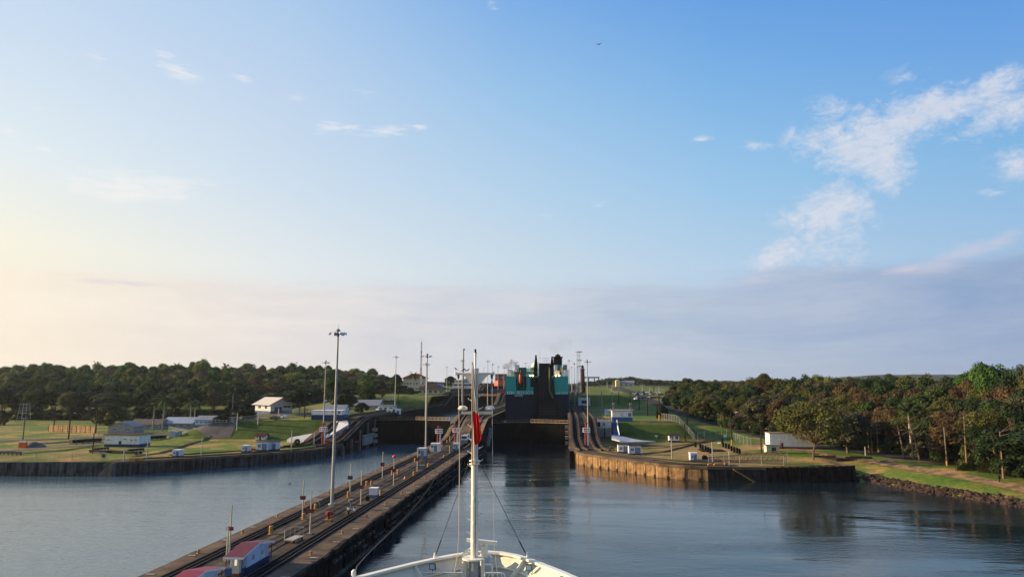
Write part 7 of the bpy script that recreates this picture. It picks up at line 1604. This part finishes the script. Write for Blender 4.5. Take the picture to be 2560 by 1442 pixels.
# understorey shrubs along the right forest edge
px = 1690.0
while px < 2640:
    by = interp(FB, px) + 2; x0, y0, z0 = hit(px, by, 80); s_ = F / y0; rad = rt.uniform(2.6, 4.4); cn = rt.choice(['dark green', 'deep green', 'mid green', 'olive', 'grey green'])
    g = place_tree(rt.choice(['bush1', 'bush2']), x0 + 1.5, y0 + 2, z0 + rt.uniform(3.5, 8), rad, COLS[cn], '', 'shrubs at the edge of the right forest', 'shrub', rnd=rt)
    g['label'] = '%s %s shrub at the foot of the right forest, near the %s' % ('low' if rad < 3.3 else 'wide', cn, near(LANDR, px)); g['label'] = short(g['label']); px += rad * 1.7 * s_ * rt.uniform(.9, 1.3)
px = -30.0
while px < 960:
    yf = interp([(0, 428), (520, 432), (600, 470), (760, 498), (1000, 535)], px); cn = rt.choice(['dark green', 'deep green', 'deep green', 'mid green']); x = AY(px, 1000, yf)[0]; z0 = h(x, yf); rad = rt.uniform(4.5, 7)
    g = place_tree(rt.choice(['bush1', 'bush2']), x, yf, z0 + rt.uniform(5, 9), rad, COLS[cn], '', 'shrubs at the foot of the left forest', 'shrub', rnd=rt)
    g['label'] = '%s %s shrub below the left forest behind the %s' % ('small' if rad < 5.7 else 'large', cn, near(LANDL, px)); g['label'] = short(g['label']); px += rad * 1.6 * F / yf * rt.uniform(.9, 1.3)
# single trees
def one_tree(kd, px, py, ty, wpx, cn, label, y0=60, cat='tree', Y=None):
    p = P3(px, py, y0) if Y is None else (AY(px, py, Y)[0], Y, h(AY(px, py, Y)[0], Y)); tz = AY(px, ty, p[1])[1]
    return place_tree(kd, p[0], p[1], tz, wpx * W(1, p) / 2, COLS[cn], label, None, cat, rnd=rt)
one_tree('bush2', 278, 1062, 1009, 78, 'olive', 'dense rounded tree standing alone at the right end of the ochre fence')
one_tree('dome2', 748, 1034, 972, 78, 'deep green', 'wide dark spreading tree right of the warehouse')
one_tree('round2', 668, 1018, 975, 50, 'brown', 'brownish tree rising behind the warehouse roof', 400)
one_tree('tall1', 826, 1008, 944, 46, 'fresh green', 'bright green tree behind the row of parked cars on the left rise', 380)
one_tree('round1', 862, 1032, 984, 66, 'deep green', 'dark rounded tree behind the gabled house'); one_tree('round2', 918, 1012, 962, 44, 'fresh green', 'light green tree left of the leafless tree', 350)
one_tree('dry1', 956, 1006, 970, 32, 'brown', 'small leafless brown tree by the parked cars on the rise', 350); one_tree('dome1', 1126, 990, 940, 30, 'dark green', 'lone round tree on the skyline left of the control building', 400, Y=690)
one_tree('dome1', 990, 985, 935, 32, 'deep green', 'dark domed tree directly left of the hip roofed cream house', 400, Y=600); one_tree('bush2', 1000, 1000, 962, 46, 'deep green', 'dark shrub mass below the hip roofed cream house', 400, 'shrub', Y=520)
one_tree('bush1', 742, 1117, 1108, 18, 'mid green', 'small round bush on the dry ground before the left chute', cat='shrub'); one_tree('bush2', 1655, 1046, 1012, 34, 'deep green', 'dark bush beside the right road above the fence', 300, 'shrub')
one_tree('bush1', 1668, 1012, 985, 26, 'fresh green', 'light green bush at the near corner of the right forest', 350, 'shrub')
one_tree('wide1', 2033, 1149, 1003, 185, 'olive', 'sparse wide tree with bare lower twigs alone behind the timbers'); one_tree('round2', 2000, 1120, 1010, 110, 'yellow green', 'yellow green tree rising behind the storage building', 200)
one_tree('round1', 2120, 1132, 1030, 120, 'grey green', 'dull green tree between the sparse wide tree and the power poles', 180)
one_tree('bush1', 2556, 1160, 1030, 110, 'olive', 'olive green tree mass at the right picture edge', 150, 'shrub')
for px, py, ty, w_, cn, lb in ((1024, 986, 968, 26, 'dark green', 'dark low shrub under the cream house windows'), (1060, 984, 972, 20, 'mid green', 'green shrub between the two hipped houses'), (905, 1030, 1005, 36, 'deep green', 'dark shrub left of the silver roofed workshop'), (610, 1046, 1022, 60, 'deep green', 'dark shrub below the red roofed bungalow'), (560, 1052, 1036, 40, 'deep green', 'dark shrub behind the store building'), (347, 1066, 1043, 26, 'mid green', 'green shrub behind the pale gabled shed'), (5, 1062, 1030, 30, 'dark green', 'dark shrub cut by the left picture edge')):
    one_tree('bush2', px, py, ty, w_, cn, lb, 250, 'shrub')
# palms
def palm_proto():
    rnd = random.Random(31); g = empty('royal_palm', (0, 0, 0), 'x', 'palm tree'); b = MB(); b.tube([(0, 0, -.5), (.05, 0, 3), (0, .05, 6), (0, 0, 8.2)], .30, 8, .20); b.build('trunk', BARKP, g)
    b = MB(); b.tube([(0, 0, 8.2), (0, 0, 9.4)], .2, 8, .12); b.build('crownshaft', mat('palm_shaft', (.10, .16, .05), .6, .1, 2), g); vs = []; fs = []
    for k in range(17):
        a = k * 2.4; e = rnd.uniform(-.1, 1.25); Lf = rnd.uniform(2.9, 3.7); pts = []
        for i in range(9):
            t = i / 8; r = Lf * t * cos(e * .8) + .1; z = 9.2 + Lf * t * sin(e) - 2.1 * t * t * (1.35 - e * .5); pts.append(Vector((cos(a) * r, sin(a) * r, z)))
        side = Vector((-sin(a), cos(a), 0))
        for i in range(8):
            for m_ in range(3):
                p = pts[i].lerp(pts[i + 1], m_ / 3); dr = (pts[i + 1] - pts[i]).normalized(); ll = .75 * sin(pi * min(1, (i + m_ / 3 + 1.2) / 9.4)) ** .6
                for s in (-1, 1):
                    tip = p + side * s * ll + dr * .35 + Vector((0, 0, -.42 * ll - rnd.uniform(0, .15))); o = len(vs); vs += [p - dr * .07, p + dr * .09, tip]; fs.append((o, o + 1, o + 2))
        for i in range(8): o = len(vs); vs += [pts[i] - side * .05, pts[i] + side * .05, pts[i + 1] + side * .04, pts[i + 1] - side * .04]; fs.append((o, o + 1, o + 2, o + 3))
    b = MB(); b.add(vs, fs); cr = b.build('crown', LEAF, g); g['_h'] = 11.2; g['_r'] = 3.2; TREEP['palm'] = [g, False]
palm_proto()
def palm(px, py, ty, label, cn='palm green', Y=None, zb=None, rad=None):
    p = P3(px, py) if Y is None else (AY(px, py, Y)[0], Y, h(AY(px, py, Y)[0], Y) if zb is None else zb); tz = AY(px, ty, p[1])[1]; hh = tz - p[2]
    g = place_tree('palm', p[0], p[1], tz, rad or hh * .29, COLS[cn], label, 'palm trees', 'palm tree', z=p[2], rnd=rt); s_ = g.scale; g.scale = (s_[0], s_[0], s_[2]); return g
palm(382, 1077, 1000, 'royal palm left and shorter of the pair behind the long white hut', rad=4.6); palm(406, 1077, 979, 'tallest royal palm, right of the pair behind the long white hut', rad=5.2)
palm(474, 1069, 992, 'royal palm at the right end of the blue corrugated roof', rad=4.8); palm(485, 1068, 1002, 'smaller royal palm just right of its taller neighbour by the blue roof', rad=4.0)
palm(580, 1042, 964, 'slender dark palm at the forest edge above the store buildings', 'dark green', rad=4.4)
palm(239, 950, 900, 'small palm poking above the left skyline over the ochre fence', 'dark green', Y=655, rad=5); palm(440, 950, 904, 'small palm on the left skyline over the royal palms', 'dark green', Y=655, rad=5)
palm(1033, 970, 928, 'palm rising behind the roof of the hip roofed cream house', 'dark green', Y=640, rad=5); palm(561, 960, 905, 'palm in the skyline left of the warehouse', 'dark green', Y=650, rad=5); palm(732, 960, 903, 'palm in the skyline above the wide tree', 'dark green', Y=650, rad=5)
palm(2497, 1150, 1012, 'palm with a bright upright frond amid the right forest', 'fresh green', rad=3.0); palm(2280, 1140, 1000, 'dark palm among the broadleaf trees right of the power poles', 'dark green', rad=4.5)
# pale dead trunks in front of the right forest
def dead_trunk(px, py, ty, lean, label):
    p = P3(px, py); zt_ = AY(px, ty, p[1])[1] - p[2]; g = empty('bare_trunk', p, label, 'tree', 'pale bare trunks in the right forest'); b = MB(); b.tube([(0, 0, -.5), (lean * .3, 0, zt_ * .4), (lean, 0, zt_)], .32, 7, .14); b.build('trunk', mat('bark_pale', (.17, .12, .08), .9, .25, 1), g)
    b = MB(); rnd = random.Random(px)
    for i in range(9): t = rnd.uniform(.5, 1); s_ = rnd.choice((-1, 1)); a = Vector((lean * t, 0, zt_ * t)); m_ = a + Vector((s_ * rnd.uniform(1, 2), rnd.uniform(-1, 0), rnd.uniform(.3, 1.2))); b.tube([a, m_, m_ + Vector((s_ * rnd.uniform(.6, 1.5), -.3, rnd.uniform(.4, 1.6)))], .1, 5, .03)
    b.build('branch', mat('bark_pale', (0,) * 3), g)
for a in ((2300, 1150, 1050, -2.5, 'pale leaning bare trunk right of the trailer'), (2283, 1148, 1058, .2, 'thin upright bare trunk above the trailer'), (2418, 1172, 1038, .4, 'pale thick dead trunk with bare twigs right of the lone pole'), (2509, 1196, 1078, .2, 'orange lit bare trunk near the right picture edge'), (2260, 1144, 1062, -1.2, 'pale forked trunk in the dark gap left of the leaning one'), (1803, 1068, 1000, .8, 'forked pale trunk inside the right forest near the road pole')): dead_trunk(*a)
# reeds at the right shore
def reeds(px, py, ty, wpx, colr, label, seed):
    rnd = random.Random(seed); p = P3(px, py); k = W(1, p); hh = AY(px, ty, p[1])[1] - p[2]; b = MB(); vs = []; fs = []
    for i in range(260):
        a = rnd.uniform(0, 6.28); q_ = rnd.random() ** .7; r = q_ * wpx * k / 2 * rnd.uniform(.7, 1.15); x, y = cos(a) * r, sin(a) * r * .5; l = hh * rnd.uniform(.45, 1.05) * (1 - .6 * q_ * q_); dx, dy = (rnd.uniform(-.5, .5) + cos(a) * .5 * q_) * l * .6, rnd.uniform(-.3, .3) * l * .5; o = len(vs)
        w_ = .045; vs += [(x - w_, y, -.1), (x + w_, y, -.1), (x + dx * .4 + w_ * .8, y + dy * .4, l * .65), (x + dx * .4 - w_ * .8, y + dy * .4, l * .65), (x + dx, y + dy, l)]; fs += [(o, o + 1, o + 2, o + 3), (o + 3, o + 2, o + 4)]
    b.add(vs, fs); o = b.build('reed_clump', LEAF); o.location = p; o.color = (*colr, 1); return tag(o, label, 'reeds')
reeds(2478, 1180, 1138, 56, (.30, .20, .08), 'straw coloured tall reed clump lit by the sun on the right shore', 1); reeds(2420, 1176, 1148, 50, (.08, .11, .03), 'green reed clump left of the straw coloured reeds', 2); reeds(2535, 1190, 1156, 60, (.12, .14, .04), 'pale green reed clump right of the straw coloured reeds', 3)
# far tree belts that read as one mass, and the hills
def belt(name, Y0, Y1, pxa, pxb, prof, n, lsz, colr, label, seed, zb=None):
    rnd = random.Random(seed); vs = []; fs = []
    for i in range(n):
        Y = rnd.uniform(Y0, Y1); px = rnd.uniform(pxa, pxb); x = AY(px, 950, Y)[0]; tz = AY(px, interp(prof, px), (Y0 + Y1) / 2)[1]; g0 = h(x, Y); r = rnd.uniform(4, 8); hh = max(4, (tz - g0) * rnd.uniform(.72, 1.02)) 
        for k in range(46):
            d = Vector((rnd.gauss(0, 1), rnd.gauss(0, 1), rnd.gauss(.3, 1))).normalized(); leafquad(vs, fs, Vector((x + d.x * r, Y + d.y * r, g0 + hh * .62 + d.z * hh * .42)), d + Vector((rnd.uniform(-.6, .6), rnd.uniform(-.6, .6), rnd.uniform(-.3, .6))), lsz, rnd)
    b = MB(); b.add(vs, fs); o = b.build(name, LEAF); o.color = (*colr, 1); return tag(o, label, 'trees', None, 'stuff')
belt('treeline', 1050, 1230, 1452, 1760, [(1450, 955), (1490, 953), (1512, 946), (1560, 944), (1580, 942), (1600, 945), (1625, 949), (1650, 950), (1700, 953), (1760, 956)], 420, 1.3, (.035, .055, .022), 'distant hazy belt of trees behind the far yellow house', 5)
belt('treeline', 820, 980, 985, 1262, [(985, 950), (1030, 955), (1060, 957), (1110, 958), (1160, 960), (1262, 958)], 300, 1.1, (.03, .05, .02), 'distant line of trees beyond the upper locks on the left', 6)
b = MB(); n = 60; vs = []
for i in range(n + 1):
    px = lerp(1380, 2700, i / n); y_ = interp([(1380, 960), (1480, 955), (1530, 950), (1600, 952), (2000, 950), (2100, 942), (2180, 936), (2230, 934), (2330, 934), (2400, 935), (2460, 927), (2560, 926), (2700, 930)], px) + 2.2 * noise.noise(Vector((px * .03, 1, 0)))
    for j in range(4): Y = 2900 + j * 260; x, z = AY(px, y_, 3200); vs.append((x * Y / 3200, Y, lerp(24, z, (0, .65, 1, .3)[j]) + 3 * noise.noise(Vector((px * .09, j, 0)))))
b.add(vs, [(i * 4 + j, (i + 1) * 4 + j, (i + 1) * 4 + j + 1, i * 4 + j + 1) for i in range(n) for j in range(3)]); struct(b.build('hills', mat('hill_forest', (.05, .065, .025), .95, .4, .02), smooth=True))

# ------------------------------------------------------------------ haze and smoke
def vol(name, b, dens, colr, label, aniso=.3, noisy=None):
    m = bpy.data.materials.new(name + '_air'); m.use_nodes = True; t = m.node_tree; t.nodes.remove(t.nodes['Principled BSDF']); v = t.nodes.new('ShaderNodeVolumePrincipled'); v.inputs['Color'].default_value = (*colr, 1); v.inputs['Density'].default_value = dens; v.inputs['Anisotropy'].default_value = aniso
    if noisy:
        tc_ = t.nodes.new('ShaderNodeTexCoord'); ns_ = t.nodes.new('ShaderNodeTexNoise'); ns_.inputs['Scale'].default_value = noisy; ns_.inputs['Detail'].default_value = 4; t.links.new(tc_.outputs['Object'], ns_.inputs[0]); mr_ = t.nodes.new('ShaderNodeMapRange'); t.links.new(ns_.outputs[0], mr_.inputs[0]); mr_.inputs[1].default_value = .45; mr_.inputs[2].default_value = .75; mr_.inputs[4].default_value = dens; t.links.new(mr_.outputs[0], v.inputs['Density'])
    t.links.new(v.outputs[0], t.nodes['Material Output'].inputs['Volume']); o = b.build(name, m); return tag(o, label, 'air', None, 'stuff')
b = MB(); b.box(-4600, 4600, -420, 5600, -6, 120); vol('haze', b, .00004, (.86, .90, .98), 'thin morning haze lying over the whole canal valley')

def smoke(px, py, Y, rx, rz_, dens, label, seed):
    x, z = AY(px, py, Y); b = MB(); n = 14; m_ = 9; vs = []
    for j in range(m_ + 1):
        th = pi * j / m_
        for i in range(n):
            a = 2 * pi * i / n; k = 1 + .35 * noise.noise(Vector((cos(a) * 1.4 + seed, sin(a) * 1.4, th))); vs.append((sin(th) * cos(a) * rx * k + cos(th) * rx * .5, sin(th) * sin(a) * rx * .6 * k, cos(th) * rz_ * k))
    b.add(vs, [(j * n + i, (j + 1) * n + i, (j + 1) * n + (i + 1) % n, j * n + (i + 1) % n) for j in range(m_) for i in range(n)])
    vol('smoke', b, dens, (.22, .22, .23), label, 0, .22).location = (x, Y, z)
smoke(1274, 911, 640, 7, 4.5, .28, 'small puff of dark exhaust smoke left of the green ship', 2)
smoke(1400, 862, 365, 6.5, 5, .05, 'thin dark exhaust smoke rising over the green ship funnel', 5)
